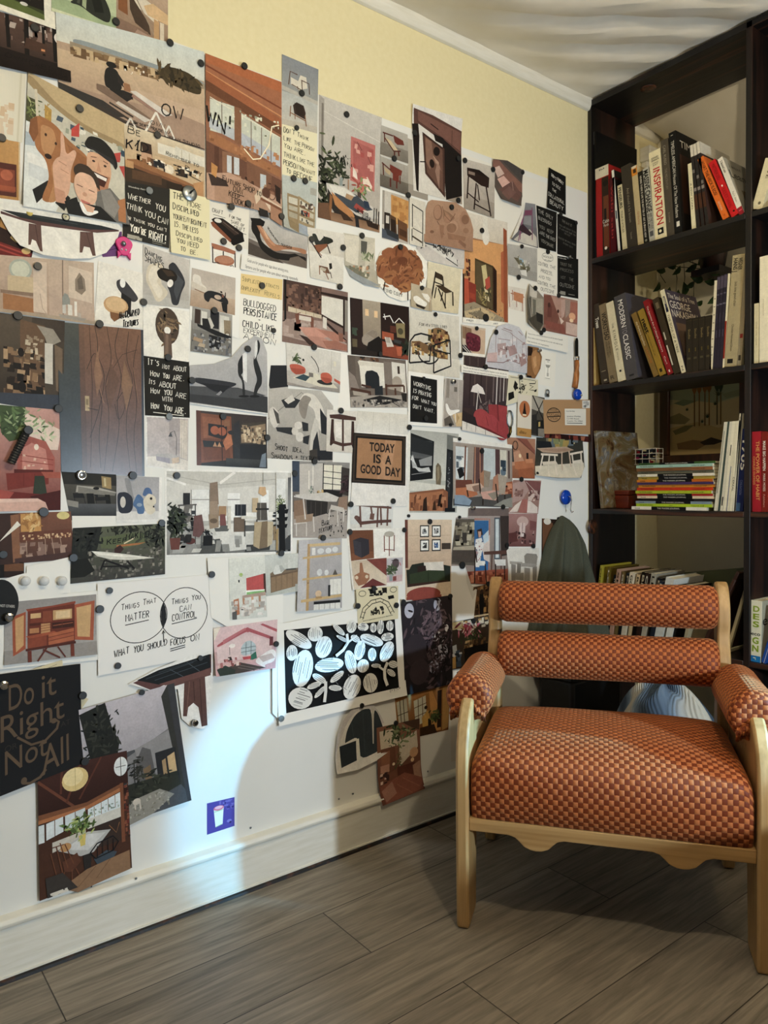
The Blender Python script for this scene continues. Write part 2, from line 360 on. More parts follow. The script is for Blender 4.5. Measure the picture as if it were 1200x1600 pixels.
book('pale grey book with heavy black condensed lettering, top shelf', (1015, 378), (1024, 374), (1004, 265), 'b9b6a8', [('F', '0f0f0f', 3, 60, 10, 92, 'MASSIVE CHANGE', .03), ('F', '222', 62, 84, 8, 44, 'BRUCE MAU', .01), ('F', '222', 62, 84, 52, 90, 'AND THE STUDIO', .01), ('R', '555', 20, 86, 80, 93)], .2, 0, group=G1)
book('cream book with INSPIRATION in red down its spine', (1024, 372), (1042, 366), (1013.5, 240), 'efe3bb', [('H', '222', 7, 9, 20, 80, 'EDWARD', .01), ('H', '222', 9.6, 11.6, 18, 84, 'DENNISON', .01), ('H', '333', 13, 14.6, 26, 76, 'CHARLES'), ('H', '333', 15.2, 16.8, 30, 74, 'ELIOT'), ('F', 'c3222b', 20, 84, 28, 86, 'INSPIRATION', .012), ('R', '111', 28, 88, 78, 95), ('E', 'efe3bb', 50, 91.5, 12)], .2, 0, group=G1)
book('tall grey brown book left of the big black book', (1042.5, 366), (1054, 362), (1032, 221), '51493d', [('F', '9d947f', 6, 26, 28, 62, 'CARL RUSSO'), ('F', '857c6a', 30, 52, 30, 62, 'THE MIDCENTURY'), ('F', '8d8470', 76, 86, 40, 60, 'home')], .22, 0, group=G1)
book('big black hardback with white serif spine title, tallest on top shelf', (1055, 350), (1066, 346), (1044.5, 209), '141312', [('R', 'b9b2a0', 30, 3, 60, 3.6), ('F', 'd8d2c2', 9, 84, 26, 70, 'TIMELESS AMERICAN Houses Of The New Moderns'), ('R', 'e5dfcf', 30, 88, 74, 93)], .29, 0, side='15120f', group=G1, sideops=[('F', 'ddd6c6', 8, 42, 8, 15, 'TIME'), ('R', '3c2219', 6, 60, 22, 80)])
book('small slim cream book leaning on the big black hardback', (1081, 352.5), (1087, 351), (1074.5, 257), 'e9dfb9', [('F', '55503f', 30, 70, 30, 70, 'A FEW STARS')], .17, 0, group=G1)
for k, (b1, b2, t1, lb) in enumerate([((1089, 350), (1093.5, 348.8), (1078, 228), 'leftmost of the three dark bent magazines beside the orange book'), ((1096, 348), (1100.5, 347.4), (1083, 226), 'middle of the three dark bent magazines beside the orange book'), ((1103, 346.7), (1107.5, 346), (1088, 223), 'rightmost of the three dark bent magazines beside the orange book')]):
    book(lb, b1, b2, t1, '2a2624', [('R', 'd9d3c2', 0, 0, 100, 14), ('R', '77706a', 10, 30+8*k, 90, 34+8*k), ('R', '8a7f78', 0, 52, 100, 56), ('R', '4a2c1d', 0, 60, 100, 78)], .21, 0, soft=True, name='magazine', cat='magazine', group='bent magazines on the top shelf', side='43302a', sideops=[('R', 'cfc8b6', 0, 100, 0, 14), ('R', '201a22', 30, 100, 16, 60)])
book('orange leaning book with black capital title, top shelf', (1130, 342), (1140, 337.5), (1090, 250), 'e0702a', [('F', '1b1208', 6, 62, 26, 78, 'WHAT THE HECK IS EOS?', .01), ('F', 'f2d2b0', 72, 86, 30, 64, 'GINO WICKMAN'), ('E', 'c45a1c', 50, 94, 18)], .17, 0, side='d5682a', group=G1)
book('bright red leaning book with dark red lettering, top shelf', (1143.5, 338), (1155.5, 332), (1107, 256), 'c91f22', [('F', '6d0e10', 6, 34, 26, 72, 'MATTHEW SYED'), ('R', 'f2e9dc', 40, 44, 58, 47), ('F', '8d1214', 50, 84, 26, 72, 'BLACK BOX THINKING'), ('E', '210', 60, 92, 14)], .17, 0, side='7c1420', group=G1)
book('white leaning paperback with red foot, last on the top shelf', (1155.5, 331), (1164, 327), (1121, 250), 'e6e0d0', [('F', '222', 5, 26, 30, 76, '2 Second Lean', .01), ('F', '8a8474', 60, 78, 30, 66, 'Paul A. Akers'), ('R', '99222e', 0, 88, 100, 100), ('R', 'd05560', 20, 92, 80, 94)], .16, 0, side='a9a392', group=G1, sideops=[('F', '1a1814', 6, 70, 22, 36, 'Lean'), ('F', '444', 14, 66, 10, 16, '2 second'), ('R', '77684c', 30, 80, 55, 90)])
G2 = 'books on the second shelf'
book('short thin tan paperback at the left end of second shelf', (921.5, 601.5), (928.5, 601), (921, 514), 'bd9f63', [('F', '5d4a2a', 50, 92, 40, 66, 'the way of the carpenter'), ('E', '111', 50, 94, 30)], .15, 1, group=G2)
book('dark brown book with pale word near the top, second shelf', (940, 599), (951.5, 598), (924, 478), '3d3328', [('F', 'e8e2d2', 17, 30, 30, 76, 'Trees', .02), ('R', '8b7f66', 20, 84, 80, 85), ('R', 'b9ac90', 40, 95, 80, 97)], .2, 1, group=G2)
book('taupe book with bold black capitals, second shelf', (952.5, 598.5), (964.5, 596), (935, 478), '857457', [('F', '14110d', 11, 46, 22, 84, 'WORKSTEAD', .015), ('F', '2b251c', 48, 68, 24, 46, 'INTERIORS OF BEAUTY'), ('F', '2b251c', 48, 66, 56, 78, 'AND NECESSITY'), ('H', '2b251c', 91, 96, 25, 75, 'R')], .21, 1, group=G2)
book('white book with spaced grey serif title, second shelf', (966, 597), (978, 593), (946, 475), 'ded4b3', [('F', '55503f', 27, 33, 36, 60, 'THE'), ('F', '4a4538', 36, 62, 34, 72, 'K I N F O L K'), ('F', '99927c', 64, 74, 40, 62, 'HOME'), ('R', '222', 40, 86, 66, 88.5)], .2, 1, group=G2)
book('thick slate grey book with white capitals, second shelf', (979, 595), (997.5, 590), (959, 465), '4d4a4b', [('F', 'ece8df', 6, 38, 28, 70, 'MODERN', .006), ('F', '8b8788', 39, 46, 28, 70, 'TO'), ('F', 'ece8df', 47, 76, 28, 70, 'CLASSIC', .006), ('R', '222', 30, 94, 70, 96)], .23, 1, side='46434a', group=G2)
book('ochre brown leaning paperback left of the mustard one', (1021.5, 589), (1030, 585), (986, 492), '7d6230', [('F', 'd9cfae', 14, 52, 34, 70, 'the Perfectly Imperfect'), ('F', 'a8632a', 56, 80, 34, 70, 'HOME')], .18, 1, group=G2)
book('mustard leaning paperback with black lower case word', (1031, 586), (1041, 582), (996, 487), '94762c', [('F', '100d08', 14, 36, 14, 84, 'nest', .03), ('F', '2c2410', 38, 70, 30, 50, 'curated living for the self'), ('R', '241c0c', 30, 90, 70, 95)], .18, 1, group=G2)
book('dark red leaning book with white spine title, second shelf', (1044, 585), (1053, 582), (1004.5, 472), '84191c', [('F', 'e3d6c4', 8, 70, 34, 64, 'The Japanese Art of Lifestyle Adventure'), ('F', 'e3d6c4', 76, 86, 34, 60, 'Carl'), ('R', 'e3d6c4', 36, 94, 60, 97)], .19, 1, group=G2)
book('dark brown leaning book left of white spined hardback', (1053.5, 582), (1063.5, 579), (1019, 469), '3a3020', [('R', 'c9c0aa', 20, 45, 40, 55), ('R', '6d6049', 30, 6, 80, 14), ('R', 'd5ccb5', 10, 62, 30, 88)], .2, 1, group=G2)
book('white spined leaning hardback with purple picture cover', (1065, 577.5), (1072, 575.5), (1031, 455), 'ded3b0', [('R', '3c3c4e', 30, 8, 74, 22), ('R', 'ded3b0', 40, 9, 56, 17), ('R', '1d1f38', 24, 22, 80, 27), ('F', '57523c', 30, 76, 22, 74, 'THE SOUL OF A TREE'), ('F', '222', 92, 97, 30, 70, 'N')], .22, 1, side='3f363f', group=G2, sideops=[('F', 'd8cdb9', 6, 90, 4, 10, 'The Soul of a Tree'), ('F', 'd8cdb9', 6, 70, 13, 22, 'GEORGE'), ('F', 'd8cdb9', 6, 92, 24, 33, 'NAKASHIMA'), ('R', '6d5748', 10, 40, 40, 80)])
for k in range(4):
    book(['first', 'second', 'third', 'last'][k]+' of four matching dark brown volumes under the plant, from the left', (1072.5+9.8*k, 577-k), (1081.8+9.8*k, 576-k), (1072+9.9*k, 499-1.6*k), '2a241a', [('F', '8d7a4c', 20, 38, 36, 70, 'Studio'), ('R', '57491f', 40, 55, 60, 62), ('R', '4d452f', 20, 72, 70, 76), ('R', '3a3220', 0, 4, 100, 5)], .13, 1, group='matching dark brown volumes')
book('thin torn white spine right of the brown volumes', (1108.5, 575), (1113, 575), (1116.5, 439), 'ddd3b5', [('R', '8a8168', 20, 20+9*k, 80, 21+9*k) for k in range(8)], .18, 1, soft=True, group=G2)
for k in range(3):
    book(['left', 'middle', 'right'][k]+' one of three tall plum black volumes, second shelf', (1114+4.8*k, 574-.4*k), (1118.6+4.8*k, 573.6-.4*k), (1121+5.4*k, 433-2*k), '2b2630', [('R', '4d4552', 0, 1, 100, 14), ('R', '55505e', 10, 19, 90, 20.5), ('R', '5d5966', 0, 30, 100, 31.5), ('R', '413a49', 30, 40, 60, 50), ('R', '45404f', 40, 58, 80, 66)], .21, 1, group='tall plum black volumes')
book('narrow cream booklet beside the beige chair book', (1128.8, 572), (1131.5, 571.5), (1137.5, 428), 'e6dcb8', [('R', '8a2d1c', 0, 50, 100, 90)], .2, 1, soft=True, group=G2)
book('wide beige book with black stacked lettering at its head', (1132, 570), (1151, 567.5), (1145, 401), 'a89a75', [('F', '14120d', 3, 14, 52, 84, 'WEGNER', .02), ('F', '14120d', 3, 15, 12, 46, 'HANS J', .02), ('F', '3b3527', 24, 46, 36, 58, 'just one good chair'), ('F', '3b3527', 62, 86, 36, 54, 'Christian Holmsted Olesen'), ('R', '1a1712', 20, 93, 66, 97)], .21, 1, group=G2)
book('grey beige book pressed between beige book and the upright', (1151.5, 567.5), (1158, 567), (1164, 405), '8f846a', [('R', '7d2a22', 20, 70, 90, 74), ('R', '332d20', 20, 90, 80, 95)], .2, 1, group=G2)
G3 = 'booklets on the third shelf'
for k in range(6):
    b0 = 1115.5+4.8*k
    book(['first', 'second', 'third', 'fourth', 'fifth', 'sixth'][k]+' pale thin booklet from the left beside the magazine stack', (b0, 799), (b0+4.3, 799), (1131.5+4.3*k, 660-.4*k), ['d9d2bb', '39463f', 'd5ceb6', 'e6dec2', 'ddd4b6', 'e6ddc0'][k], [[('R', '8d8a78', 30, 10, 60, 80)], [('R', 'd5ceb6', 0, 0, 30, 100)], [('R', '222', 30, 84, 70, 94)], [('R', '3a3a36', 30, 26, 60, 38)], [('R', '6d7488', 0, 50, 30, 100)], [('F', '222', 62, 78, 20, 80, 'CEREAL', .01)]][k], .2, 2, soft=True, name='booklet', cat='booklet', group=G3)
book('tall white and black booklet left of the navy book', (1144.6, 799), (1149, 799), (1155.5, 646.5), 'e0d9c2', [('R', '111', 55, 0, 100, 100), ('F', '333', 3, 14, 16, 44, 'ARCHITECT')], .2, 2, soft=True, name='booklet', cat='booklet', group=G3)
book('navy blue book with large white numerals by the upright', (1149.5, 799), (1160.5, 799), (1160.5, 671), '15204f', [('F', 'e8e6da', 14, 50, 16, 84, '1705', .02), ('F', '6d78a0', 62, 80, 30, 60, 'CIVILISATION'), ('R', '3a5570', 0, 90, 60, 100)], .19, 2, group='books on the third shelf')
def flatmag(k, z, th, x0, x1, y0, cols, text, lab):
    d = .235; o = tag(empty('magazine', (x0, y0, z)), lab, 'magazine', 'magazines stacked on the third shelf')
    bm = bmesh.new(); lay = bm.loops.layers.float_color.new('Col'); W_ = x1-x0; a, mid, c = cols
    def cb(xa, xb, ya, yb, za, zb, col):
        for f in box(bm, xa, ya, za, xb, yb, zb):
            for l in f.loops: l[lay] = (*lin(col), 1)
    t = .0006
    for (xa, xb, col) in ((0, W_*.28, a), (W_*.28, W_*.74, mid), (W_*.74, W_, c)):
        cb(xa, xb, 0, t, 0, th, col)
    cb(0, W_, t, d, 0, t, a); cb(0, W_, t, d, th-t, th, mid if mid == a else '15130f')
    V, Fc = textgeo(text); tc = 'ddd6c4' if mid != a else '3a3020'
    for (xa, xb, s, tc2) in ((W_*.36, W_*.66, text, tc), (W_*.05, W_*.12, 'issue', '222' if a not in ('0c0c0d',) else 'eee')) if mid != a else ((W_*.05, W_*.24, text, tc), (W_*.46, W_*.5, 'no', tc), (W_*.74, W_*.9, 'volume end', tc)):
        V, Fc = textgeo(s); vs = [bm.verts.new((xa+(xb-xa)*u_, -.0003, th*.25+th*.5*v_)) for u_, v_ in V]
        for f in Fc:
            ff = bm.faces.new([vs[i] for i in f])
            for l in ff.loops: l[lay] = (*lin(tc2), 1)
    link('cover', bm, M['cover'], o)
    bm = bmesh.new(); box(bm, .001, t*1.5, t, W_-.0008, d-.001, th-t); link('pages', bm, M['pages'], o)
K0 = '0c0c0d'
mags = [(797.5, 'e6e0cf', K0, 'e6e0cf', 'white and black'), (792.5, 'a8c22c', 'a8c22c', 'a8c22c', 'lime green'), (788, '7d8c98', K0, '7d8c98', 'grey blue and black'), (784, K0, K0+'', '2a2a2a', 'all black'),
 (780, 'e0c9a8', K0, 'e0c9a8', 'cream and black'), (776, '9c2a22', K0, 'a52a28', 'dark red and black'), (772.5, 'a9b62c', 'a9b62c', 'a9b62c', 'yellow green'), (768, 'c93a1c', 'c93a1c', 'c93a1c', 'red orange'),
 (763.2, 'dd8b2c', 'dd8b2c', 'dd8b2c', 'light orange'), (759, '46335c', '46335c', '46335c', 'purple'), (755.2, 'cc7a24', K0, 'b8601f', 'orange and black'), (751, 'b99a3c', K0, 'c2a040', 'yellow and black'),
 (746.5, 'e6dfc8', K0, 'e8dcc6', 'cream white and black'), (742.5, '6d6a55', '6d6a55', '6d6a55', 'olive grey'), (738, '7d5533', '7d5533', '94603a', 'tan brown'), (733, '9dbfae', '9dbfae', '9dbfae', 'pale mint'), (728.5, '34502a', K0, '3d5a2c', 'dark green and black')]
zs = [onY(1000, m[0], .01).z for m in mags]; z00 = zs[0]; rr = random.Random(4)
zl = [SZ[2]+.0004+(z-z00) for z in zs]+[SZ[2]+onY(1000, 725, .01).z-z00]
for k, m in enumerate(mags):
    dx = rr.uniform(-.006, .006)+(-.014 if k == 0 else .004)
    flatmag(k, zl[k], zl[k+1]-zl[k]-.0003, .214+dx, .523+dx, .010+rr.uniform(0, .012), m[1:4] if m[2] != m[1] or True else m, 'THE MAKERS JOURNAL', 'spine out %s magazine, %s in the flat stack' % (m[4], 'bottom' if k == 0 else 'topmost' if k == 16 else 'number %d from the bottom' % (k+1)))
# low shelf books (mostly behind the chair)
G4 = 'leaning books on the low shelf'
low = [(938, 'b3a23a', '9a8c30', .262, .010, 'yellow green'), (949, '6d5a22', '5a4a1c', .256, .010, 'ochre'), (957, '141c26', '141c26', .225, .018, 'blue black'), (964, 'b58f78', 'a8836d', .252, .016, 'dusty pink'), (971, '6d5a36', '554626', .245, .012, 'olive brown'), (977, '2a3138', '2a3138', .24, .014, 'slate'),
       (984, 'd5c8ae', 'c5b89e', .245, .02, 'cream lettered'), (994, 'c7ad84', '5a3a1c', .24, .014, 'tan'), (1001, '17130f', '17130f', .25, .018, 'black'), (1009, '2c1d16', '2c1d16', .25, .016, 'brown black'), (1017, 'a39c8a', '8d8676', .25, .02, 'grey lettered'), (1026, '15151a', '15151a', .235, .012, 'narrow black'), (1031, '20242c', '20242c', .225, .012, 'short charcoal')]
for k, (px, c1, c2, h, wd, nm) in enumerate(low):
    a = onY(px, 895, .015); th = -math.radians(7+k*.35)
    h += .022
    o = tag(empty('book', (a.x-h*math.sin(-th)+.0, .016+.004*(k % 3), SZ[3]+.0006+wd*math.sin(-th)), ry=-th), nm+' book leaning to the right on the low shelf behind the chair', 'book', G4)
    bm = bmesh.new(); lay = bm.loops.layers.float_color.new('Col')
    for (xa, ya, xb, yb, c) in ((0, 0, wd, .002, c1), (0, .002, .0018, .2, c2), (wd-.0018, .002, wd, .2, c2)):
        for f in box(bm, xa, ya, 0, xb, yb, h):
            for l in f.loops: l[lay] = (*lin(c), 1)
    lum = sum(lin(c1)); tc = '1a1712' if lum > .5 else 'cfc6b2'
    spine_ops(bm, lay, wd, h, [('F', tc, 4, 60, 26, 76, ['ONE LINE', 'LOFTS', 'WOOD WORK', 'SHOP', 'GOODS', 'FORM', 'GOT MILK', 'ROOMS', 'BLUES', 'CRAFT', 'LIVING', 'DARK', 'NOTES'][k], .02), ('R', tc, 20, 70, 80, 71.5)])
    link('cover', bm, M['cover'], o); bm = bmesh.new(); box(bm, .0018, .002, .002, wd-.0018, .197, h-.003); link('pages', bm, M['pages'], o)
for px, h, wd, c1, lb in ((1041, .240, .034, 'c9c8bf', 'thick pale grey hardback leaning right of the low row'), (1056, .212, .026, '1b1815', 'short black hardback with white edge on the low shelf'), (1084, .205, .012, 'a39678', 'thin tan book with a bookmark near the framed pictures')):
    a = onY(px, 895, .015); th = -math.radians(12); h += .02
    o = tag(empty('book', (a.x-h*.22, .02, SZ[3]+.0006+wd*math.sin(-th)), ry=-th), lb, 'book', 'books at the right end of the low shelf')
    bm = bmesh.new(); lay = bm.loops.layers.float_color.new('Col')
    for (xa, ya, xb, yb, c) in ((0, 0, wd, .003, 'd6d3c6' if c1 == '1b1815' else c1), (0, .003, .002, .21, c1), (wd-.002, .003, wd, .21, c1)):
        for f in box(bm, xa, ya, 0, xb, yb, h):
            for l in f.loops: l[lay] = (*lin(c), 1)
    link('cover', bm, M['cover'], o); bm = bmesh.new(); box(bm, .002, .003, .002, wd-.002, .207, h-.003); link('pages', bm, M['pages'], o)
# framed pictures leaning at the right end of the low shelf
for k, (xb, xt, mat, lb) in enumerate(((.485, .625, 'darkframe', 'dark wooden picture frame leaning against the upright'), (.555, .640, 'pole', 'gilt beaded frame leaning behind the dark wooden one'))):
    o = tag(empty('picture_frame', (xb, .012+.06*k, SZ[3]+.001), ry=math.atan2(xt-xb, .30)), lb, 'picture frame')
    hh = math.hypot(xt-xb, .30); bm = bmesh.new(); wf = .03 if k == 0 else .016
    box(bm, -.012, 0, 0, 0, .20, wf); box(bm, -.012, 0, hh-wf, 0, .20, hh); box(bm, -.012, 0, wf, 0, wf, hh-wf); box(bm, -.012, .20-wf, wf, 0, .20, hh-wf)
    link('frame', bm, M[mat], o, bevel=.002); link('picture', (lambda b: (box(b, -.006, wf, wf, -.004, .20-wf, hh-wf), b)[1])(bmesh.new()), M['darkframe'], o)
o = tag(empty('portfolio', (.30, .245, SZ[3]+.05), ry=-.16), 'large dark olive portfolio standing behind the low row of books', 'portfolio')
BOX('cover', MAT('olive_board', '3a4026', .7), -.09, 0, 0, .30, .030, .205, o, bevel=.002)
o = tag(empty('storage_bin', (.115, -.20, 0)), 'black storage bin on the floor behind the armchair, below the jacket', 'bin')
bm = bmesh.new(); prism(bm, [(-.08, -.15, 0), (.08, -.15, 0), (.08, .15, 0), (-.08, .15, 0)], (0, 0, .43), 'z'); link('body', bm, M['black'], o, bevel=.015)
BOX('rim', M['black'], -.084, -.157, .425, .084, .157, .45, o, bevel=.006)
o = tag(empty('blocker_crate', (1.55, -.95, 0)), 'unseen dark crate right of the armchair, added to block cool light', 'crate')  # added out of view to keep the cool light from under the seat
for k in range(4): BOX('slat', M['burnt_h'], -.14, -.42, .002+.114*k, .14, .42, .114+.114*k, o, bevel=.004)
o = tag(BOX('paper_stack', M['pages'], .46, .03, SZ[4]+.001, .63, .24, SZ[4]+.06), 'stack of old papers on the bottom shelf', 'papers')
book('thick white and lime green book in the right bay', (1171.5, 1047), (1188, 1050), (1174, 938), 'e6e0c4', [('H', '8aa02a', 9+12.5*k, 18+12.5*k, 20, 80, ch, .03) for k, ch in enumerate('DES')]+[('H', '222', 51, 57, 8, 92, 'eco', .01)]+[('H', '8aa02a', 60+13*k, 70+13*k, 20, 80, ch, .03) for k, ch in enumerate('GN')]+[('R', '1f6fa8', 0, 90, 100, 100), ('F', 'e6e0c4', 93, 97, 30, 70, 'r')], .2, 3, side='a8a38c', sideops=[('F', '1a1a14', 4, 60, 24, 40, 'eco')], group='books in the right bay')
book('blue spiral notebook leaning right of the lime green book', (1189, 1052), (1196, 1054), (1216, 950), '23488f', [('R', 'c9c2d0', 60, 0, 70, 100)], .2, 3, group='books in the right bay')
book('crimson book with gold capitals in the right bay', (1175.5, 800), (1189.5, 800), (1175, 675), '9c1f28', [('F', 'd9a35a', 12, 86, 44, 82, 'THE POWER OF HABIT', .006), ('F', 'd9a35a', 31, 66, 12, 34, 'CHARLES DUHIGG')], .18, 2, group='books in the right bay')
book('red brown book with white capitals in the right bay', (1190, 800), (1199, 800), (1190, 676), '7a2018', [('F', 'e8e0d0', 11, 48, 24, 70, 'MAKE BIG HAPPEN', .015), ('F', 'e0d6c6', 52, 74, 28, 66, 'MARK MOSES'), ('F', 'c98', 78, 94, 30, 60, 'Publishers')], .17, 2, side='8a2a22', group='books in the right bay')
book('small cream book, leftmost in the right bay second shelf', (1178, 566), (1185, 566), (1178.5, 475), 'd9cda6', [('F', 'a08c5c', 30, 70, 40, 64, 'WABI SABI HOME')], .16, 1, group='books in the right bay')
book('tall white book, second in the right bay second shelf', (1186.5, 565), (1200, 564), (1187, 402), 'e9e0c2', [('F', 'aaa080', 40, 56, 40, 52, 'the house book')], .2, 1, group='books in the right bay')
o = book('cream book lying tilted on the top right bay board', (1174.5, 317), (1192, 321), (1196, 252), 'd9cfaa', [('F', '55503f', 10, 40, 52, 72, 'LIVE', .01), ('E', '6d6750', 60, 88, 14)], .17, 0, group='books in the right bay')

# ---------------------------------------------------------------- other things on the shelf
def fluid():
    m = bpy.data.materials.new('poured_paint'); m.use_nodes = True; nt = m.node_tree; b = nt.nodes['Principled BSDF']
    tc = nt.nodes.new('ShaderNodeTexCoord'); nz = nt.nodes.new('ShaderNodeTexNoise'); rp = nt.nodes.new('ShaderNodeValToRGB')
    nt.links.new(tc.outputs['Object'], nz.inputs[0]); nz.inputs['Scale'].default_value = 7.5; nz.inputs['Distortion'].default_value = 2.8; nz.inputs['Detail'].default_value = 3
    e = rp.color_ramp.elements; e[0].position = .28; e[0].color = (*lin('17120e'), 1); e[1].position = .82; e[1].color = (*lin('a9a79f'), 1)
    for p, c in ((.36, '4a2f17'), (.42, '6b5436'), (.48, '5c5033'), (.53, '7d6d53'), (.58, '55575a'), (.62, '96938a'), (.68, '5d482a')):
        q = e.new(p); q.color = (*lin(c), 1)
    nt.links.new(nz.outputs[0], rp.inputs[0]); nt.links.new(rp.outputs[0], b.inputs['Base Color']); b.inputs['Roughness'].default_value = .3
    return m
a = Vector((.0565, SZ[2]+.001)); t_ = Vector((.0225, 1.366)); d = t_-a
o = tag(empty('canvas_painting', (a.x, .004, a.y), ry=math.atan2(d.x, d.y)), 'poured paint abstract canvas in brown and grey leaning on the left upright', 'painting')
link('canvas', (lambda b: (box(b, 0, 0, 0, .014, .285, d.length), b)[1])(bmesh.new()), fluid(), o, bevel=.002)
o = tag(empty('wooden_box', (.148, .13, SZ[2]+.0008)), 'small red brown wooden box beside the magazine stack', 'box')
p0, p1 = onY(953, 793, .09), onY(982, 793, .09); wbx = (p1.x-p0.x)/2; o.location.x = (p0.x+p1.x)/2
BOX('body', M['redbox'], -wbx, -.04, 0, wbx, .04, .052, o, bevel=.004); BOX('lid', M['redbox'], -wbx-.001, -.041, .053, wbx+.001, .041, .073, o, bevel=.005)
# wire basket of craft pieces behind the magazines
p0, p1 = onY(986, 724, .262), onY(1029, 724, .262)
o = tag(empty('wire_basket', ((p0.x+p1.x)/2, .270, zl[-1]+.0005)), 'small white wire basket on the magazine stack against the open back', 'basket')
hw = (p1.x-p0.x)/2; bm = bmesh.new(); hb = .066; dd = .024
for z in (.002, .024, .046, hb): tube(bm, [(-hw, -dd, z), (hw, -dd, z), (hw, dd, z), (-hw, dd, z)], .0018, 6, True)
for i in range(5):
    x = -hw+2*hw*i/4
    for y in (-dd, dd): tube(bm, [(x, y, .002), (x, y, hb)], .0015, 6)
link('wire', bm, M['white_wire'], o, smooth=True)
rr = random.Random(8); bm = bmesh.new(); lay = bm.loops.layers.float_color.new('Col')
for k in range(34):
    x, y, z = rr.uniform(-hw*.85, hw*.8), rr.uniform(-.012, .012), rr.uniform(.008, .064); s = rr.uniform(.005, .009); c = lin(rr.choice(['15161c', '1c2440', '8a1c2c', '2c2a30', '111', '3a3f4a', 'a01f5c', '14202c']))
    for f in box(bm, x-s, y-s, z-s*.9, x+s, y+s, z+s):
        for l in f.loops: l[lay] = (*c, 1)
tag(link('yarn_scraps', bm, M['cover'], o), kind='stuff')
# painting on the back wall
o = tag(empty('framed_painting', (.232, .4985, 1.23)), 'dark framed landscape painting of tall palms on the wall behind the shelf', 'painting')
PW, PH = .40, .40
bm = bmesh.new(); x0 = -.204; x1 = x0+PW; wf = .042
box(bm, x0, -.03, 0, x1, 0, wf); box(bm, x0, -.03, PH-wf, x1, 0, PH); box(bm, x0, -.03, wf, x0+wf, 0, PH-wf); box(bm, x1-wf, -.03, wf, x1, 0, PH-wf)
link('frame', bm, M['darkframe'], o, bevel=.004)
bm = bmesh.new(); lay = bm.loops.layers.float_color.new('Col'); CY = [-.012]
def q(s, t): return (x0+wf+(PW-2*wf)*s/100, CY[0], PH-wf-(PH-2*wf)*t/100)
def pp(c, *xy):
    CY[0] -= .00008; colface(bm, lay, [q(xy[i], xy[i+1]) for i in range(0, len(xy), 2)], lin(c))
for f in box(bm, x0+wf, -.012, wf, x1-wf, -.002, PH-wf):
    for l in f.loops: l[lay] = (*lin('bdb68c'), 1)
pp('9aa284', 0, 0, 100, 0, 100, 26, 60, 34, 0, 22); pp('cbb98a', 0, 30, 30, 26, 70, 34, 100, 28, 100, 70, 0, 70); pp('7d8a6c', 5, 28, 20, 24, 40, 28, 20, 33); pp('8d9576', 75, 22, 100, 18, 100, 27, 80, 28)
pp('8d8258', 0, 46, 14, 42, 30, 52, 22, 58, 0, 56); pp('bba26c', 0, 62, 40, 56, 70, 66, 100, 60, 100, 100, 0, 100); pp('7a7248', 4, 66, 22, 60, 36, 60, 24, 68, 8, 72); pp('8a6d46', 10, 84, 34, 80, 60, 84, 40, 94, 12, 92); pp('3f3423', 44, 84, 60, 78, 78, 84, 64, 88, 50, 88)
for xx, c in ((36, '6b4f26'), (43, '7d5c2c'), (51, '6b4f26'), (57, '8a6834'), (68, '5d5230'), (73, '7a6234')):
    pp(c, xx-.8, -2, xx+.8, -2, xx+1.2, 62, xx-.6, 62)
    pp('8a6030' if xx < 60 else '39452e', xx-5, -1, xx+5, -1, xx+3, 14, xx, 20, xx-3, 13)
for xx, yy, s in ((70, 24, 13), (55, 52, 8), (66, 36, 7), (26, 40, 5), (48, 58, 6)):
    for k in range(9):
        an = PI*(k/8)+PI; pp(['3a4630', '47523a'][k % 2], xx-.8, yy, xx+s*.7*math.cos(an), yy+s*math.sin(an), xx+.8, yy)
link('canvas', bm, M['note'], o)
# hanging plant behind the shelf
o = tag(empty('hanging_plant', (.30, .42, 2.02)), 'trailing green houseplant hanging behind the second shelf', 'plant')
rr = random.Random(3); lv = bmesh.new()
def leafmesh(bm, c, ang, L, tilt):
    ca, sa = math.cos(ang), math.sin(ang); pts = []
    for t, wd in ((0, 0), (.25, .62), (.5, .85), (.75, .6), (1, 0)):
        pts.append((t, wd))
    ctr = [Vector((c[0]+ca*t*L, c[1]+.012*math.sin(t*PI)*tilt, c[2]+sa*t*L)) for t, wd in pts]
    lf = [p+Vector((-sa, .25*tilt, ca))*(wd*L*.30) for p, (t, wd) in zip(ctr, pts)]; rt = [p-Vector((-sa, -.25*tilt, ca))*(wd*L*.30) for p, (t, wd) in zip(ctr, pts)]
    cv = [bm.verts.new(p) for p in ctr]; l_ = [bm.verts.new(p) for p in lf[1:-1]]; r_ = [bm.verts.new(p) for p in rt[1:-1]]
    L_ = [cv[0]]+l_+[cv[-1]]; R_ = [cv[0]]+r_+[cv[-1]]
    for A, sgn in ((L_, 1), (R_, -1)):
        for i in range(4):
            f = [cv[i], cv[i+1], A[i+1], A[i]]; f = list(dict.fromkeys(f))
            if len(f) > 2: bm.faces.new(f if sgn > 0 else f[::-1])
lv = [leafmesh]
leaves = [(1050, 430, 40, .05), (1060, 452, -120, .055), (1070, 425, 20, .06), (1078, 432, -30, .065), (1090, 415, 60, .06), (1095, 428, -20, .06), (1100, 440, -15, .055), (1086, 440, 200, .05), (1068, 440, -95, .065), (1047, 448, -140, .045), (1105, 475, 30, .06), (1110, 405, 100, .05), (1040, 425, 150, .06), (1115, 412, 10, .05), (1030, 440, 230, .05), (1098, 470, 190, .045), (1057, 415, 170, .05), (1126, 420, 200, .045), (1078, 405, 30, .05), (1082, 462, 215, .04)]
sb = bmesh.new()
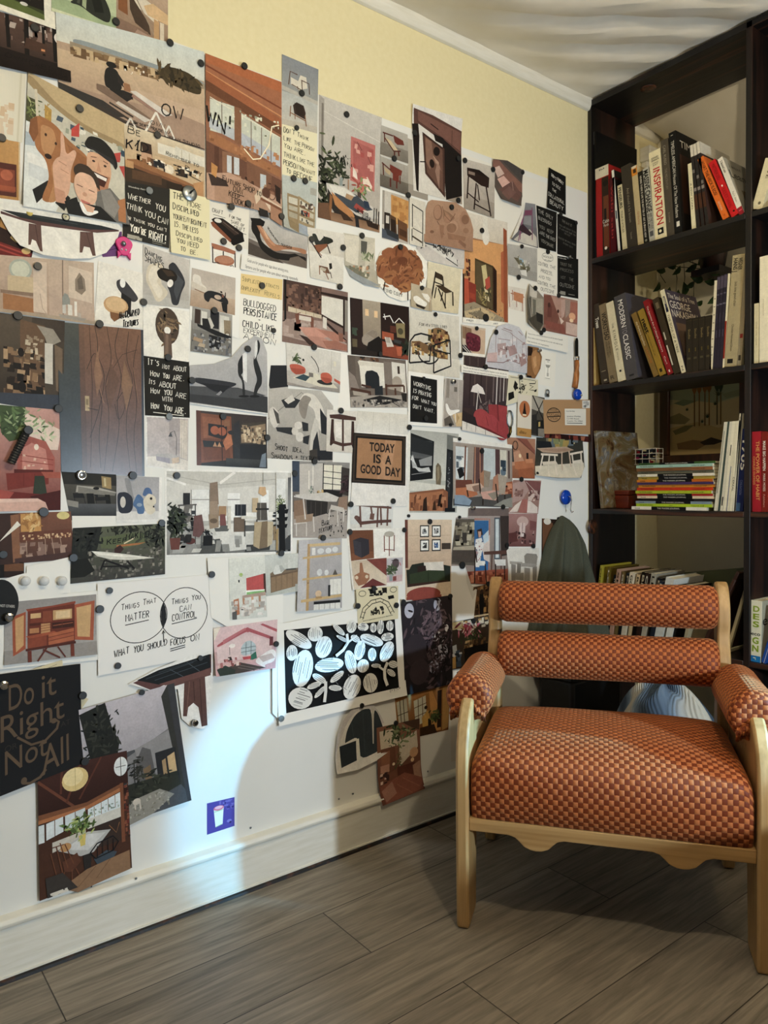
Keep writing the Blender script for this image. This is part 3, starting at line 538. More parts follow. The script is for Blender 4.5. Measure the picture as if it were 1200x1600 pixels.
for i, (px, py, an, L) in enumerate(leaves):
    yy = .40+rr.uniform(-.03, .03); c = onY(px, py, yy)-Vector((.30, .42, 2.02)); bm = bmesh.new(); leafmesh(bm, c, math.radians(an), L, rr.uniform(.6, 1.4)); link('leaf', bm, M['leaf'], o, smooth=True)
for xs, ys in (((1052, 1058, 1056), (400, 435, 458)), ((1082, 1084, 1084), (400, 440, 475)), ((1115, 1119, 1113), (400, 425, 437)), ((1036, 1032, 1040), (415, 430, 442)), ((1068, 1070, 1068), (405, 432, 462))):
    pts = [Vector((0, 0, 0))]+[onY(x_, y_, .41)-Vector((.30, .42, 2.02)) for x_, y_ in zip(xs, ys)]; tube(sb, pts, .0016, 5)
link('stem', sb, M['stem'], o, smooth=True)
bm = bmesh.new(); lathe(bm, [(.045, 0), (.06, .09), (.062, .095)]); link('pot', bm, M['burnt'], o, smooth=True)
o2 = tag(BOX('plant_bracket', M['burnt'], .24, .36, 1.995, .36, .4995, 2.0185), 'small dark ledge holding the plant pot on the back wall', 'ledge')
a = onY(1101, 225, .44); b = onY(1101, 190, .44); bm = bmesh.new(); tube(bm, [(a.x, .44, a.z-.06), (a.x, .44, 2.55)], .0075, 10)
tag(link('ceiling_pole', bm, M['pole'], smooth=True), 'thin pale pole poking at the ceiling cloth behind the top shelf', 'pole')
# ---------------------------------------------------------------- the armchair
CA = Vector((.536, -1.229, 0)); CW = .711
chair = tag(empty('armchair', CA, math.atan2(.593, .805)), 'oak armchair upholstered in rust checkered velvet with roll cushions, facing the room', 'armchair')
def velvet():
    m = bpy.data.materials.new('rust_checker_velvet'); m.use_nodes = True; nt = m.node_tree; b = nt.nodes['Principled BSDF']; N = nt.nodes.new; K = nt.links.new
    uv = N('ShaderNodeTexCoord'); ck = N('ShaderNodeTexChecker'); ck.inputs['Scale'].default_value = 1
    nz = N('ShaderNodeTexNoise'); nz.inputs['Scale'].default_value = 5; K(uv.outputs['UV'], nz.inputs[0])
    K(uv.outputs['UV'], ck.inputs[0]); ck.inputs[1].default_value = (*lin('6c2c10'), 1); ck.inputs[2].default_value = (*lin('ad6336'), 1)
    hv = N('ShaderNodeHueSaturation'); K(ck.outputs[0], hv.inputs['Color'])
    mr = N('ShaderNodeMapRange'); K(nz.outputs[0], mr.inputs[0]); mr.inputs[3].default_value = .75; mr.inputs[4].default_value = 1.2; K(mr.outputs[0], hv.inputs['Value'])
    K(hv.outputs[0], b.inputs['Base Color'])
    r = N('ShaderNodeMapRange'); K(ck.outputs[1], r.inputs[0]); r.inputs[3].default_value = .85; r.inputs[4].default_value = .55; b.inputs['Specular IOR Level'].default_value = .25; K(r.outputs[0], b.inputs['Roughness'])
    b.inputs['Sheen Weight'].default_value = .35; b.inputs['Sheen Roughness'].default_value = .35; b.inputs['Sheen Tint'].default_value = (1, .5, .22, 1)
    # pillowed squares: |sin|*|sin| height, raised on the cut pile squares
    sp = N('ShaderNodeSeparateXYZ'); K(uv.outputs['UV'], sp.inputs[0])
    def sn(s):
        a = N('ShaderNodeMath'); a.operation = 'MULTIPLY'; K(s, a.inputs[0]); a.inputs[1].default_value = PI
        c = N('ShaderNodeMath'); c.operation = 'SINE'; K(a.outputs[0], c.inputs[0]); d = N('ShaderNodeMath'); d.operation = 'ABSOLUTE'; K(c.outputs[0], d.inputs[0])
        e = N('ShaderNodeMath'); e.operation = 'POWER'; K(d.outputs[0], e.inputs[0]); e.inputs[1].default_value = .35; return e.outputs[0]
    mu = N('ShaderNodeMath'); mu.operation = 'MULTIPLY'; K(sn(sp.outputs[0]), mu.inputs[0]); K(sn(sp.outputs[1]), mu.inputs[1])
    inv = N('ShaderNodeMath'); inv.operation = 'SUBTRACT'; inv.inputs[0].default_value = 1.25; K(ck.outputs[1], inv.inputs[1])
    m2 = N('ShaderNodeMath'); m2.operation = 'MULTIPLY'; K(mu.outputs[0], m2.inputs[0]); K(inv.outputs[0], m2.inputs[1])
    bp = N('ShaderNodeBump'); bp.inputs['Strength'].default_value = .8; bp.inputs['Distance'].default_value = .0025; K(m2.outputs[0], bp.inputs['Height']); K(bp.outputs[0], b.inputs['Normal'])
    return m
VEL = velvet(); SQ = .0118
def uvgrid(bm, G, U, V, wrap=False, sq=(SQ, SQ)):
    lay = bm.loops.layers.uv.verify()
    n = len(G); k = len(G[0])
    for i in range(n-1):
        for j in range(k if wrap else k-1):
            j2 = (j+1) % k; f = bm.faces.new((G[i][j], G[i+1][j], G[i+1][j2], G[i][j2]))
            uu = [(i, j), (i+1, j), (i+1, j+1), (i, j+1)]
            for l, (a, b) in zip(f.loops, uu): l[lay].uv = (U[a]/sq[0], (V[a][b] if isinstance(V[0], list) else V[b])/sq[1])
def roll(name, u0, u1, r, mat4, parent, lump=0, squash=1, sq=(SQ, SQ)):
    """round bolster along local x with softly closed ends; UV in squares"""
    bm = bmesh.new(); n = 40; L = u1-u0; st = []
    rd = .022
    for t in (0, .1, .3, .6, 1): st.append((rd*(1-math.cos(t*PI/2)), r-rd+rd*math.sin(t*PI/2)))
    xs = [(0, .002), (0, r*.35), (0, r*.65)]+st+[(L*f, r*(1+.012*math.sin(f*7))) for f in [k/14 for k in range(1, 14)]]+[(L-a, b) for a, b in st[::-1]]+[(L, r*.65), (L, r*.35), (L, .002)]
    G = []; U = [0]; prev = None
    for a, b in xs:
        G.append([bm.verts.new(mat4 @ Vector((u0+a, squash*b*math.cos(2*PI*k/n), b*math.sin(2*PI*k/n)))) for k in range(n)])
        if prev: U.append(U[-1]+math.hypot(a-prev[0], b-prev[1]))
        prev = (a, b)
    V = [r*2*PI*k/n for k in range(n+1)]
    uvgrid(bm, G, U, V, True, sq); bmesh.ops.recalc_face_normals(bm, faces=bm.faces); lay = bm.loops.layers.uv.verify(); inv = mat4.inverted()
    for f in bm.faces:
        q = inv @ f.calc_center_median()
        if math.hypot(q.y, q.z) < r-.012:
            for l in f.loops: p = inv @ l.vert.co; l[lay].uv = (p.y/SQ, p.z/SQ)
    return link(name, bm, VEL, parent, smooth=True)
def plank(name, prof, u0, th, mat, bevel=.007):
    bm = bmesh.new(); prism(bm, [(u0, v, z) for v, z in prof], (th, 0, 0), 'x'); return link(name, bm, mat, chair, bevel=bevel)
arc = lambda cv, cz, r, a0, a1, n: [(cv+r*math.cos(math.radians(a0+(a1-a0)*k/n)), cz+r*math.sin(math.radians(a0+(a1-a0)*k/n))) for k in range(n+1)]
front = [(.004, .0), (0, .02), (0, .40)]+[(.004, .44), (.014, .484), (.034, .524), (.064, .556), (.10, .576), (.13, .582)]+[(.15, .582), (.15, .30), (.142, .24), (.122, .012), (.115, 0)]
back = [(.42, .40), (.45, .28), (.50, .012), (.508, 0), (.60, 0), (.602, .012), (.56, .28), (.545, .40)]
up = [(.455, .40), (.462, .50), (.452, .56), (.448, .60), (.455, .645), (.470, .676), (.474, .708), (.466, .74), (.468, .78), (.482, .815), (.505, .845), (.53, .857), (.552, .85), (.556, .82), (.54, .77), (.535, .73), (.540, .70), (.534, .67), (.52, .63), (.516, .58), (.522, .52), (.535, .40)]
panel = [(.15, .30), (.15, .545), (.45, .545), (.455, .40), (.445, .30)]
for u0 in (-.0165, CW-.0165):
    plank('front_leg', front, u0, .033, M['oak']); plank('back_leg', back, u0, .033, M['oak'])
    plank('arm_panel', panel, u0+.006, .021, M['oak_h'], .003)
for u0 in (.004, CW-.040): plank('back_upright', chaikin(up, True), u0, .036, M['oak'])
for u0 in (-.0165, CW-.0165):
    plank('foot_pad', [(.008, -.0), (.008, .004), (.112, .004), (.112, 0)], u0+.004, .025, M['black'], 0)
# front rail with two half round drops, back rail
def drop(c): return [(c-.068, .257), (c-.052, .252), (c-.042, .243), (c-.030, .231), (c-.014, .2245), (c, .223), (c+.014, .2245), (c+.030, .231), (c+.042, .243), (c+.052, .252), (c+.068, .257)]
rp = [(.0166, .290), (.0166, .257)]+drop(.187)+drop(.533)+[(CW-.0168, .257), (CW-.0168, .290)]
bm = bmesh.new(); prism(bm, [(u, .012, z) for u, z in rp], (0, .024, 0), 'y'); link('front_rail', bm, M['oak_h'], chair, bevel=.002)
BOX('back_rail', M['oak_h'], .0166, .47, .25, CW-.0168, .494, .289, chair, bevel=.002)
for u0 in (.0166, CW-.0386): BOX('side_rail', M['oak_h'], u0, .036, .257, u0+.022, .47, .289, chair, bevel=.002)
# seat cushion: front to back profile, closed at the sides
def seat():
    bm = bmesh.new(); nu = 48; u0, u1 = .0185, CW-.0185; D = .50
    def prof(e):   # e: 0 at the sides, 1 in the middle
        p = [(.016, .291), (.004+.004*(1-e), .31), (-.006+.012*(1-e), .345), (-.008+.012*(1-e), .385), (-.004+.012*(1-e), .42)]
        zt = .452
        p += [(.006, zt-.012), (.022, zt+.002), (.05, zt+.006+.010*e), (.09, zt+.008+.020*e), (.14, zt+.008+.026*e), (.20, zt+.007+.026*e), (.27, zt+.008+.024*e), (.34, zt+.008+.020*e), (.40, zt+.008+.016*e), (.45, zt+.006+.012*e), (.485, zt-.006+.006*e), (.50, zt-.045), (.50, .36), (.49, .291)]
        return p
    G = []; U = []; V = []
    ends = [0, .004, .012, .024, .04]
    us = [u0+e for e in ends]+[u0+.04+(u1-u0-.08)*k/nu for k in range(1, nu)]+[u1-e for e in ends[::-1]]
    for u in us:
        d = min(u-u0, u1-u); e = min(1, d/.22); e = math.sin(e*PI/2); P = prof(e)
        q = min(1, d/.036); rnd = 1-math.sqrt(max(0, 1-(1-q)**2))   # rounding at the sides
        P = [(v+(.25-v)*.055*rnd, z-(.045*rnd if z > .40 else .02*rnd*(z-.29)/.1)) for v, z in P]
        G.append([bm.verts.new((u, v, z)) for v, z in P]); U.append(u)
        s = [0]
        for a, b in zip(P, P[1:]): s.append(s[-1]+math.hypot(b[0]-a[0], b[1]-a[1]))
        V.append(s)
    V = [V[len(V)//2]]*len(V)
    uvgrid(bm, G, U, V, sq=(.0121, .0136))
    for R_ in (G[0], G[-1]):
        bm.faces.new(R_)
    bmesh.ops.recalc_face_normals(bm, faces=bm.faces)
    lay = bm.loops.layers.uv.verify()
    for f in bm.faces:
        if len(f.verts) > 4:
            for l in f.loops: l[lay].uv = (l.vert.co.y/SQ, l.vert.co.z/SQ)
    o = link('seat_cushion', bm, VEL, chair, smooth=True); s = o.modifiers.new('s', 'SUBSURF'); s.levels = s.render_levels = 1
seat()
T = Matrix.Translation
roll('back_cushion', .042, CW-.042, .0635, T((0, .462, .7880)) @ Matrix.Rotation(.0, 4, 'Z'), chair, sq=(.0106, .0111))
roll('back_cushion', .042, CW-.042, .0690, T((0, .440, .6310)), chair, sq=(.0106, .0111))
def armroll(uc):
    # along v; the front end wraps around the tip of the leg
    m4 = Matrix(((0, -1, 0, uc), (1, 0, 0, 0), (0, 0, 1, .573), (0, 0, 0, 1)))
    o = roll('arm_cushion', .105, .435, .064, m4, chair)
    for s in (-1, 1):   # gathered folds of the cover on either side of the leg
        bm = bmesh.new(); lay = bm.loops.layers.uv.verify()
        for k in range(4):
            x = uc+s*(.021+.007*k); z0 = .560-.004*k; pts = [(x, .1045, z0), (x+s*.004, .100, z0-.014), (x+s*.003, .103, z0-.030), (x-s*.002, .112, z0-.040+.006*k)]
            tube(bm, pts, [.003, .0048, .0048, .003], 8)
        for f in bm.faces:
            f.smooth = True
            for l in f.loops: l[lay].uv = (l.vert.co.x/SQ, l.vert.co.z/SQ)
        link('gather', bm, VEL, o)
armroll(0); armroll(CW)

# ---------------------------------------------------------------- blanket, coat, hooks
def blanket():
    bm = bmesh.new(); c = Vector((.45, -.17, 0)); rr = random.Random(2); n, k = 26, 48; G = []
    for i in range(n+1):
        t = i/n; row = []
        for j in range(k):
            a = 2*PI*j/k; R_ = ((.075+.165*math.sin(min(1, t*1.15)*PI/2)))*(1+.10*math.sin(3*a+1)+.06*math.sin(7*a+4*t))
            z = .445*(1-t**2.6)+.018*math.sin(5*a+6*t)*(1-t)+.012*math.sin(9*a+3*t)*min(1, t*3)*(1-t)
            x = c.x+R_*1.05*math.cos(a)*t**.6; y = min(-.008, c.y+R_*.75*math.sin(a)*t**.6)
            row.append(bm.verts.new((x, y, max(.002, z))))
        G.append(row)
    for i in range(n):
        for j in range(k): bm.faces.new((G[i][j], G[i+1][j], G[i+1][(j+1) % k], G[i][(j+1) % k]))
    bmesh.ops.remove_doubles(bm, verts=bm.verts, dist=.0005); bmesh.ops.recalc_face_normals(bm, faces=bm.faces)
    m = bpy.data.materials.new('plaid_wool'); m.use_nodes = True; nt = m.node_tree; b = nt.nodes['Principled BSDF']; N = nt.nodes.new; K = nt.links.new
    tc = N('ShaderNodeTexCoord'); mp = N('ShaderNodeMapping'); mp.inputs['Rotation'].default_value = (.3, .5, .6); K(tc.outputs['Object'], mp.inputs[0])
    w1 = N('ShaderNodeTexWave'); w1.inputs['Scale'].default_value = 2.4; w1.inputs['Distortion'].default_value = .6; K(mp.outputs[0], w1.inputs[0])
    rp = N('ShaderNodeValToRGB'); e = rp.color_ramp.elements; e[0].position = .35; e[0].color = (*lin('6f8296'), 1); e[1].position = .9; e[1].color = (*lin('d5d0c0'), 1); q_ = e.new(.62); q_.color = (*lin('93a6b8'), 1); q_ = e.new(.12); q_.color = (*lin('4c5d70'), 1)
    K(w1.outputs[0], rp.inputs[0]); K(rp.outputs[0], b.inputs['Base Color']); b.inputs['Roughness'].default_value = .95
    w2 = N('ShaderNodeTexWave'); w2.inputs['Scale'].default_value = 45; K(mp.outputs[0], w2.inputs[0]); bp = N('ShaderNodeBump'); bp.inputs['Strength'].default_value = .6; bp.inputs['Distance'].default_value = .004; K(w2.outputs[0], bp.inputs['Height']); K(bp.outputs[0], b.inputs['Normal'])
    o = link('wool_blanket', bm, m, smooth=True); tag(o, 'crumpled blue and cream plaid wool blanket heaped behind the armchair', 'blanket')
blanket()
def coat():
    bm = bmesh.new(); n, k = 34, 60; G = []; H = onX(885, 806, .03); top = H.z; yc = H.y
    for i in range(n+1):
        t = i/n; z = top-t*.56; row = []
        wd = .034+.034*min(1, t*5)+.165*t**1.05; dp = .040+.026*min(1, t*5)+.055*t
        for j in range(k+1):
            a = -PI/2+PI*j/k; fold = 1+(.10+.26*t)*math.sin(a*8+1.3+.8*t)+(.04+.14*t)*math.sin(a*15+4*t)+.06*math.sin(a*4+7*t)
            y = yc+wd*math.sin(a)*(1+(fold-1)*.25)*.95-.02*t; x = .006+dp*math.cos(a)**.8*fold if abs(math.cos(a)) > 1e-6 else .006
            cap = math.sqrt(max(0, 1-(1-min(1, t*9))**2))
            row.append(bm.verts.new((.006+(x-.006)*max(.15, cap), min(-.006, yc+(y-yc)*max(.12, cap)), z)))
        G.append(row)
    for i in range(n):
        for j in range(k): bm.faces.new((G[i][j], G[i+1][j], G[i+1][j+1], G[i][j+1]))
    bm.faces.new(G[0]); bmesh.ops.recalc_face_normals(bm, faces=bm.faces)
    return tag(link('jacket', bm, M['coat'], smooth=True), 'olive green canvas jacket hanging from the blue hook beside the bookshelf', 'jacket')
coat()
def lobj(name, prof, mat, p, off, parent=None, smooth=True, n=24):
    bm = bmesh.new(); lathe(bm, prof, 'x', n, (0, 0, 0)); o = link(name, bm, mat, parent, smooth=smooth)
    return o
h = onX(883, 777, .01)
o = tag(empty('hook', (.0105, h.y, h.z)), 'round blue magnetic hook with chrome wire holding the olive jacket', 'hook')
lobj('disc', [(.0, 0), (.028, 0), (.0295, .003), (.028, .008), (.012, .0115), (0, .012)], M['blue'], None, 0, o)
bm = bmesh.new(); tube(bm, [(.010, 0, .004), (.026, 0, .002), (.030, .001, -.01), (.026, .002, -.03), (.024, .003, -.052), (.030, .003, -.060), (.038, .003, -.054)], .0022, 8); link('wire', bm, M['steel'], o, smooth=True)
bl = onX(896.5, 617, .02)

# ---------------------------------------------------------------- papers: wall plane machinery
def W2(x, y):
    p = onX(x, y); return (p.y, p.z)
NAMES = dict(photo='photo_print', note='paper_note', cut='cutout_picture', card='quote_card', poster='poster', sheet='paper_sheet', env='envelope', sticker='sticker', film='strip_of_paper')
CATS = dict(photo='photo', note='note', cut='cutout picture', card='card', poster='poster', sheet='paper', env='envelope', sticker='sticker', film='paper strip')
SHEETS = []
def convex(poly):
    pts = sorted(poly); 
    def half(ps):
        o = []
        for p in ps:
            while len(o) > 1 and (o[-1][0]-o[-2][0])*(p[1]-o[-2][1])-(o[-1][1]-o[-2][1])*(p[0]-o[-2][0]) <= 0: o.pop()
            o.append(p)
        return o
    return half(pts)[:-1]+half(pts[::-1])[:-1]
def overlap(A, B):
    for P_ in (A, B):
        for i in range(len(P_)):
            a, b = P_[i], P_[(i+1) % len(P_)]; nx, ny = b[1]-a[1], a[0]-b[0]; L = math.hypot(nx, ny) or 1
            pa = [(p[0]*nx+p[1]*ny)/L for p in A]; pb = [(p[0]*nx+p[1]*ny)/L for p in B]
            if max(pa) < min(pb)+.003 or max(pb) < min(pa)+.003: return False
    return True
LV = .0011
SMOOTH = set('family dancing ship bluefig shoot longchair huntchair carved redsofa fluffy attic whitechair whitesofa arch urn woodvase coffee desert velvetchair twotone redsofas door marblebench purplechair terracotta'.split())
GROUPS = dict(photo='photos on the picture wall', note='notes on the picture wall', cut='cutout pictures on the wall', card='cards on the picture wall', poster='posters on the picture wall', sheet='blank sheets on the picture wall', film='paper strips and scraps on the wall')
def soft(col):
    y = .3*col[0]+.59*col[1]+.11*col[2]; return tuple(x*.82+y*.18 for x in col)
def P(kind, key, label, quad, base, ops='', out=None, curl=None, px=False, mat=None, bord=None):
    """quad: TL TR BR BL in photo pixels; ops and outline in 0..100 of that quad"""
    q4 = [W2(quad[i], quad[i+1]) for i in (0, 2, 4, 6)]
    def L(s, t):
        if px: return W2(s, t)
        s /= 100; t /= 100
        a = (q4[0][0]*(1-s)+q4[1][0]*s, q4[0][1]*(1-s)+q4[1][1]*s); b = (q4[3][0]*(1-s)+q4[2][0]*s, q4[3][1]*(1-s)+q4[2][1]*s)
        return (a[0]*(1-t)+b[0]*t, a[1]*(1-t)+b[1]*t)
    wpx = math.dist(q4[0], q4[1]); hpx = math.dist(q4[0], q4[3])
    O = out or [0, 0, 100, 0, 100, 100, 0, 100]
    outline = [L(O[i], O[i+1]) for i in range(0, len(O), 2)]
    hull = convex(outline); lev = 0
    for (_, h2, l2, *_) in SHEETS:
        if l2 >= lev and overlap(hull, h2): lev = l2+1
    cy = sum(p[0] for p in q4)/4; cz = sum(p[1] for p in q4)/4
    if kind == 'cut': cy = sum(p[0] for p in outline)/len(outline); cz = sum(p[1] for p in outline)/len(outline)
    bm = bmesh.new(); lay = bm.loops.layers.float_color.new('Col'); rnd = random.Random(key); cnt = [0]
    def add(pts, col, z, cols=None):
        if out and z > 0:
            n = len(outline); area = lambda q: sum(q[i-1][0]*q[i][1]-q[i][0]*q[i-1][1] for i in range(len(q)))
            ol = outline if area(outline) > 0 else outline[::-1]; pl_ = list(pts) if area(pts) > 0 else list(pts)[::-1]
            try: R_ = delaunay_2d_cdt([Vector(p) for p in ol+pl_], [], [list(range(n)), list(range(n, n+len(pts)))], 1, 1e-6, True)
            except Exception: return
            V_, _, F_, _, _, of = R_; tot = sum(abs(area([V_[i] for i in f_])) for f_, o_ in zip(F_, of) if 0 in o_ and 1 in o_)
            if tot > 1.03*abs(area(pts)): return raw(pts, col, z, cols)
            for f_, o_ in zip(F_, of):
                if 0 in o_ and 1 in o_:
                    pp_ = [V_[i] for i in f_]
                    if cols:
                        e0, e1 = Vector(pts[0]), Vector(pts[1] if cols[1] != cols[0] else pts[2]); dd = e1-e0 if cols[1] != cols[0] else Vector(pts[3])-e0
                        kk = [max(0, min(1, (p-e0).dot(dd)/dd.length_squared)) for p in pp_]; cc = [tuple(cols[0][i]*(1-k)+cols[2][i]*k for i in range(3)) for k in kk]
                    else: cc = None
                    raw(pp_, col, z, cc)
            return
        raw(pts, col, z, cols)
    def raw(pts, col, z, cols=None):
        if len(pts) > 4 and not cols:
            for t3 in tessellate_polygon([[Vector((p[0], p[1], 0)) for p in pts]]): raw([pts[i] for i in t3], col, z)
            return
        try: f = bm.faces.new([bm.verts.new((z, p[0]-cy, p[1]-cz)) for p in pts])
        except ValueError: return
        for i, l in enumerate(f.loops): l[lay] = (*soft(cols[i] if cols else col), 1)
    add(outline, lin(base), 0)
    if bord: ops = 'R %s %s;' % (bord[0], bord[1])+ops
    for k, op in enumerate(o_.strip() for o_ in ops.replace('\n', ';').split(';')):
        if not op: continue
        a = op.split(' '); c = a[0]; z = .00004*(k+1)
        if c == 'Q':     # draw the following in another four sided frame
            v = list(map(float, a[1:])); q4 = [W2(v[i], v[i+1]) for i in (0, 2, 4, 6)]; wpx = math.dist(q4[0], q4[1]); hpx = math.dist(q4[0], q4[3])
        elif c == 'R':
            s0, t0, s1, t1 = map(float, a[2:6]); add([L(s0, t0), L(s1, t0), L(s1, t1), L(s0, t1)], lin(a[1]), z)
        elif c == 'G':   # gradient colour top -> bottom (or left -> right with h)
            s0, t0, s1, t1 = map(float, a[3:7]); c1, c2 = lin(a[1]), lin(a[2]); hz = len(a) > 7
            add([L(s0, t0), L(s1, t0), L(s1, t1), L(s0, t1)], c1, z, [c1, c2, c2, c1] if hz else [c1, c1, c2, c2])
        elif c == 'P':
            v = list(map(float, a[2:])); pts = [L(v[i], v[i+1]) for i in range(0, len(v), 2)]
            add(chaikin(pts, True) if key in SMOOTH and len(pts) > 5 else pts, lin(a[1]), z)
        elif c == 'E':
            x, y, rx, ry = map(float, a[2:6]); an = math.radians(float(a[6])) if len(a) > 6 else 0; asp = 1 if px else hpx/wpx
            pts = []
            for i in range(20):
                ex, ey = rx*math.cos(i*PI/10), ry*math.sin(i*PI/10)*asp
                pts.append(L(x+ex*math.cos(an)-ey*math.sin(an), y+(ex*math.sin(an)+ey*math.cos(an))/asp))
            add(pts, lin(a[1]), z)
        elif c in 'LC':    # polyline, width in % of sheet width ; C closed ellipse outline
            wd = float(a[2])*(wpx/100 if not px else .0018)
            if c == 'L':
                v = list(map(float, a[3:])); pts = [L(v[i], v[i+1]) for i in range(0, len(v), 2)]
            else:
                x, y, rx, ry = map(float, a[3:7]); pts = [L(x+rx*math.cos(i*PI/18), y+ry*math.sin(i*PI/18)) for i in range(37)]
            pen(add, chaikin(pts, False) if c == 'L' and key in SMOOTH and len(pts) > 3 else pts, wd, lin(a[1]), z)
        elif c == 'N':   # clutter: N n colours s0 t0 s1 t1 smin smax
            n = int(a[1]); cols = [lin(x) for x in a[2].split(',')]; s0, t0, s1, t1, m0, m1 = map(float, a[3:9])
            for i in range(n):
                x, y = rnd.uniform(s0, s1), rnd.uniform(t0, t1); w_, h_ = rnd.uniform(m0, m1)/2, rnd.uniform(m0, m1)/2*wpx/hpx*rnd.uniform(.6, 1.6); an = rnd.uniform(-.3, .3)
                pts = [(x+dx*w_+an*dy*w_, y+dy*h_) for dx, dy in ((-1, -1), (1, -1), (1, 1), (-1, 1))]
                pts = [L(min(s1, max(s0, p)), min(t1, max(t0, q))) for p, q in pts]; add(pts, rnd.choice(cols), z+.000001*(i % 12))
        elif c == 'V':   # foliage blobs
            n = int(a[1]); cols = [lin(x) for x in a[2].split(',')]; s0, t0, s1, t1, m0 = map(float, a[3:8]); asp = wpx/hpx
            for i in range(n):
                x, y = rnd.gauss((s0+s1)/2, (s1-s0)/4), rnd.gauss((t0+t1)/2, (t1-t0)/4); x = min(98, max(2, x)); y = min(98, max(2, y))
                an = rnd.uniform(0, 2*PI); l_ = m0*rnd.uniform(.6, 1.4); b_ = l_*.3
                pts = [L(min(100, max(0, x+l_*math.cos(an+q)*r_)), min(100, max(0, y+l_*math.sin(an+q)*r_*asp))) for q, r_ in ((0, 1), (.5, .5), (PI-.5, .5), (PI, 1), (PI+.5, .5), (-.5, .5))]
                add(pts, rnd.choice(cols), z+.000001*(i % 12))
        elif c == 'T':   # handwriting: T col size x y width dy text
            sz, x, y, wf, dy = map(float, a[2:7]); s = ' '.join(a[7:]); pls, tw = stroke_text(s, rnd); asp = 1 if px else hpx/wpx
            g = sz*.75*asp if px is False else sz*.75
            k_ = wf/tw
            th = max(.0013, .12*(sz*hpx/100 if not px else sz*.0018))
            if '*' in a[1]: a[1], q = a[1].split('*'); th *= float(q)
            for pl in pls:
                pen(add, [L(x+p*k_, y-sz*v+dy*p*k_/max(wf, .1)) for p, v in pl], th, lin(a[1]), z)
        elif c == 'F':   # printed type: F col size x y width dy text
            sz, x, y, wf, dy = map(float, a[2:7]); s = ' '.join(a[7:]); b = 0
            if s[0] == '^': b = .03; s = s[1:]
            V, Fc = textgeo(s, b)
            for f in Fc: add([L(x+wf*V[i][0], y-sz*V[i][1]+dy*V[i][0]) for i in f], lin(a[1]), z)
    bmesh.ops.triangulate(bm, faces=[f for f in bm.faces if len(f.verts) > 4])
    if curl:
        edge, amt, fr = curl
        ys = [p[0]-cy for p in outline]; zs_ = [p[1]-cz for p in outline]; y0, y1, z0, z1 = min(ys), max(ys), min(zs_), max(zs_)
        AX = dict(b=((0, -1),), t=((0, 1),), l=((-1, 0),), r=((1, 0),), bl=((-1, -1),), br=((1, -1),), tl=((-1, 1),), tr=((1, 1),))
        for e_ in edge.split('+'):
            (sy, sz), = AX[e_]; n_ = abs(sy)+abs(sz); K_ = 7
            qf = lambda v: (sum((((v.y-y0)/(y1-y0) if sy > 0 else (y1-v.y)/(y1-y0)) if sy else 0, ((v.z-z0)/(z1-z0) if sz > 0 else (z1-v.z)/(z1-z0)) if sz else 0)))/n_
            no = Vector((0, sy/(y1-y0), sz/(z1-z0))); oy = y0 if sy > 0 else y1; oz = z0 if sz > 0 else z1
            for i in range(K_):
                qi = 1-fr+fr*i/K_; co = Vector((0, oy if sy else 0, oz if sz else 0))+no*(qi*n_/no.length_squared)
                bmesh.ops.bisect_plane(bm, geom=bm.verts[:]+bm.edges[:]+bm.faces[:], dist=1e-7, plane_co=co, plane_no=no)
            for v in bm.verts:
                u_ = (qf(v.co)-(1-fr))/fr*K_
                if u_ > 0:
                    i = min(K_-1, int(u_)); f_ = u_-i; v.co.x += amt*((i/K_)**2*(1-f_)+((i+1)/K_)**2*f_)
    m = M[mat] if mat else (M['photo'] if kind in ('photo', 'cut') else M['note'])
    o = link(NAMES[kind], bm, m); o.location = (.002+lev*LV, cy, cz)
    tag(o, label, CATS[kind], GROUPS.get(kind)); SHEETS.append((key, hull, lev, label, outline, o)); return o
def pen(add, pts, wd, col, z):
    pts = [p for i, p in enumerate(pts) if i == 0 or math.dist(p, pts[i-1]) > 1e-5]
    if len(pts) < 2: return
    Lf, Rt = [], []
    for i, p in enumerate(pts):
        a = pts[max(0, i-1)]; b = pts[min(len(pts)-1, i+1)]; dx, dy = b[0]-a[0], b[1]-a[1]; n = math.hypot(dx, dy) or 1; nx, ny = -dy/n*wd/2, dx/n*wd/2
        Lf.append((p[0]+nx, p[1]+ny)); Rt.append((p[0]-nx, p[1]-ny))
    for i in range(len(pts)-1): add([Lf[i], Lf[i+1], Rt[i+1], Rt[i]], col, z)
# ---------------------------------------------------------------- papers on the wall, bottom layer first
W_ = 'f0eee6'
# --- top left
P('photo', 'lawn', 'white bordered snapshot of a dark tree on a mown lawn, top left corner', [-40, -60, 84, -28, 86, 48, -40, 4], 'ece7d2', 'R 1c1712 12 8 86 74;P 5c6a2c 20 60 86 70 86 88 20 84;P 38401c 40 62 86 68 86 76;E d8d4c8 60 66 5 4;V 30 2a2a18,151210,3a3a22 20 15 80 55 6', curl=('b', .004, .4))
P('photo', 'urn', 'photo of a dark carved vase on pale green ground at the top edge', [80, -45, 181, -8, 181, 52, 80, 18], 'b9c79a', 'P 9fb383 0 60 100 60 100 92 0 92;P 2b2f27 40 20 75 5 88 40 92 62 88 84 62 76 44 62 26 64 36 48;P 9cab80 48 10 54 12 52 66 46 60 47 30;P 191c17 58 20 74 18 80 60 66 66;P 4a4f42 42 20 46 24 42 58 38 58;P cdd3a8 0 92 100 92 100 100 0 100')
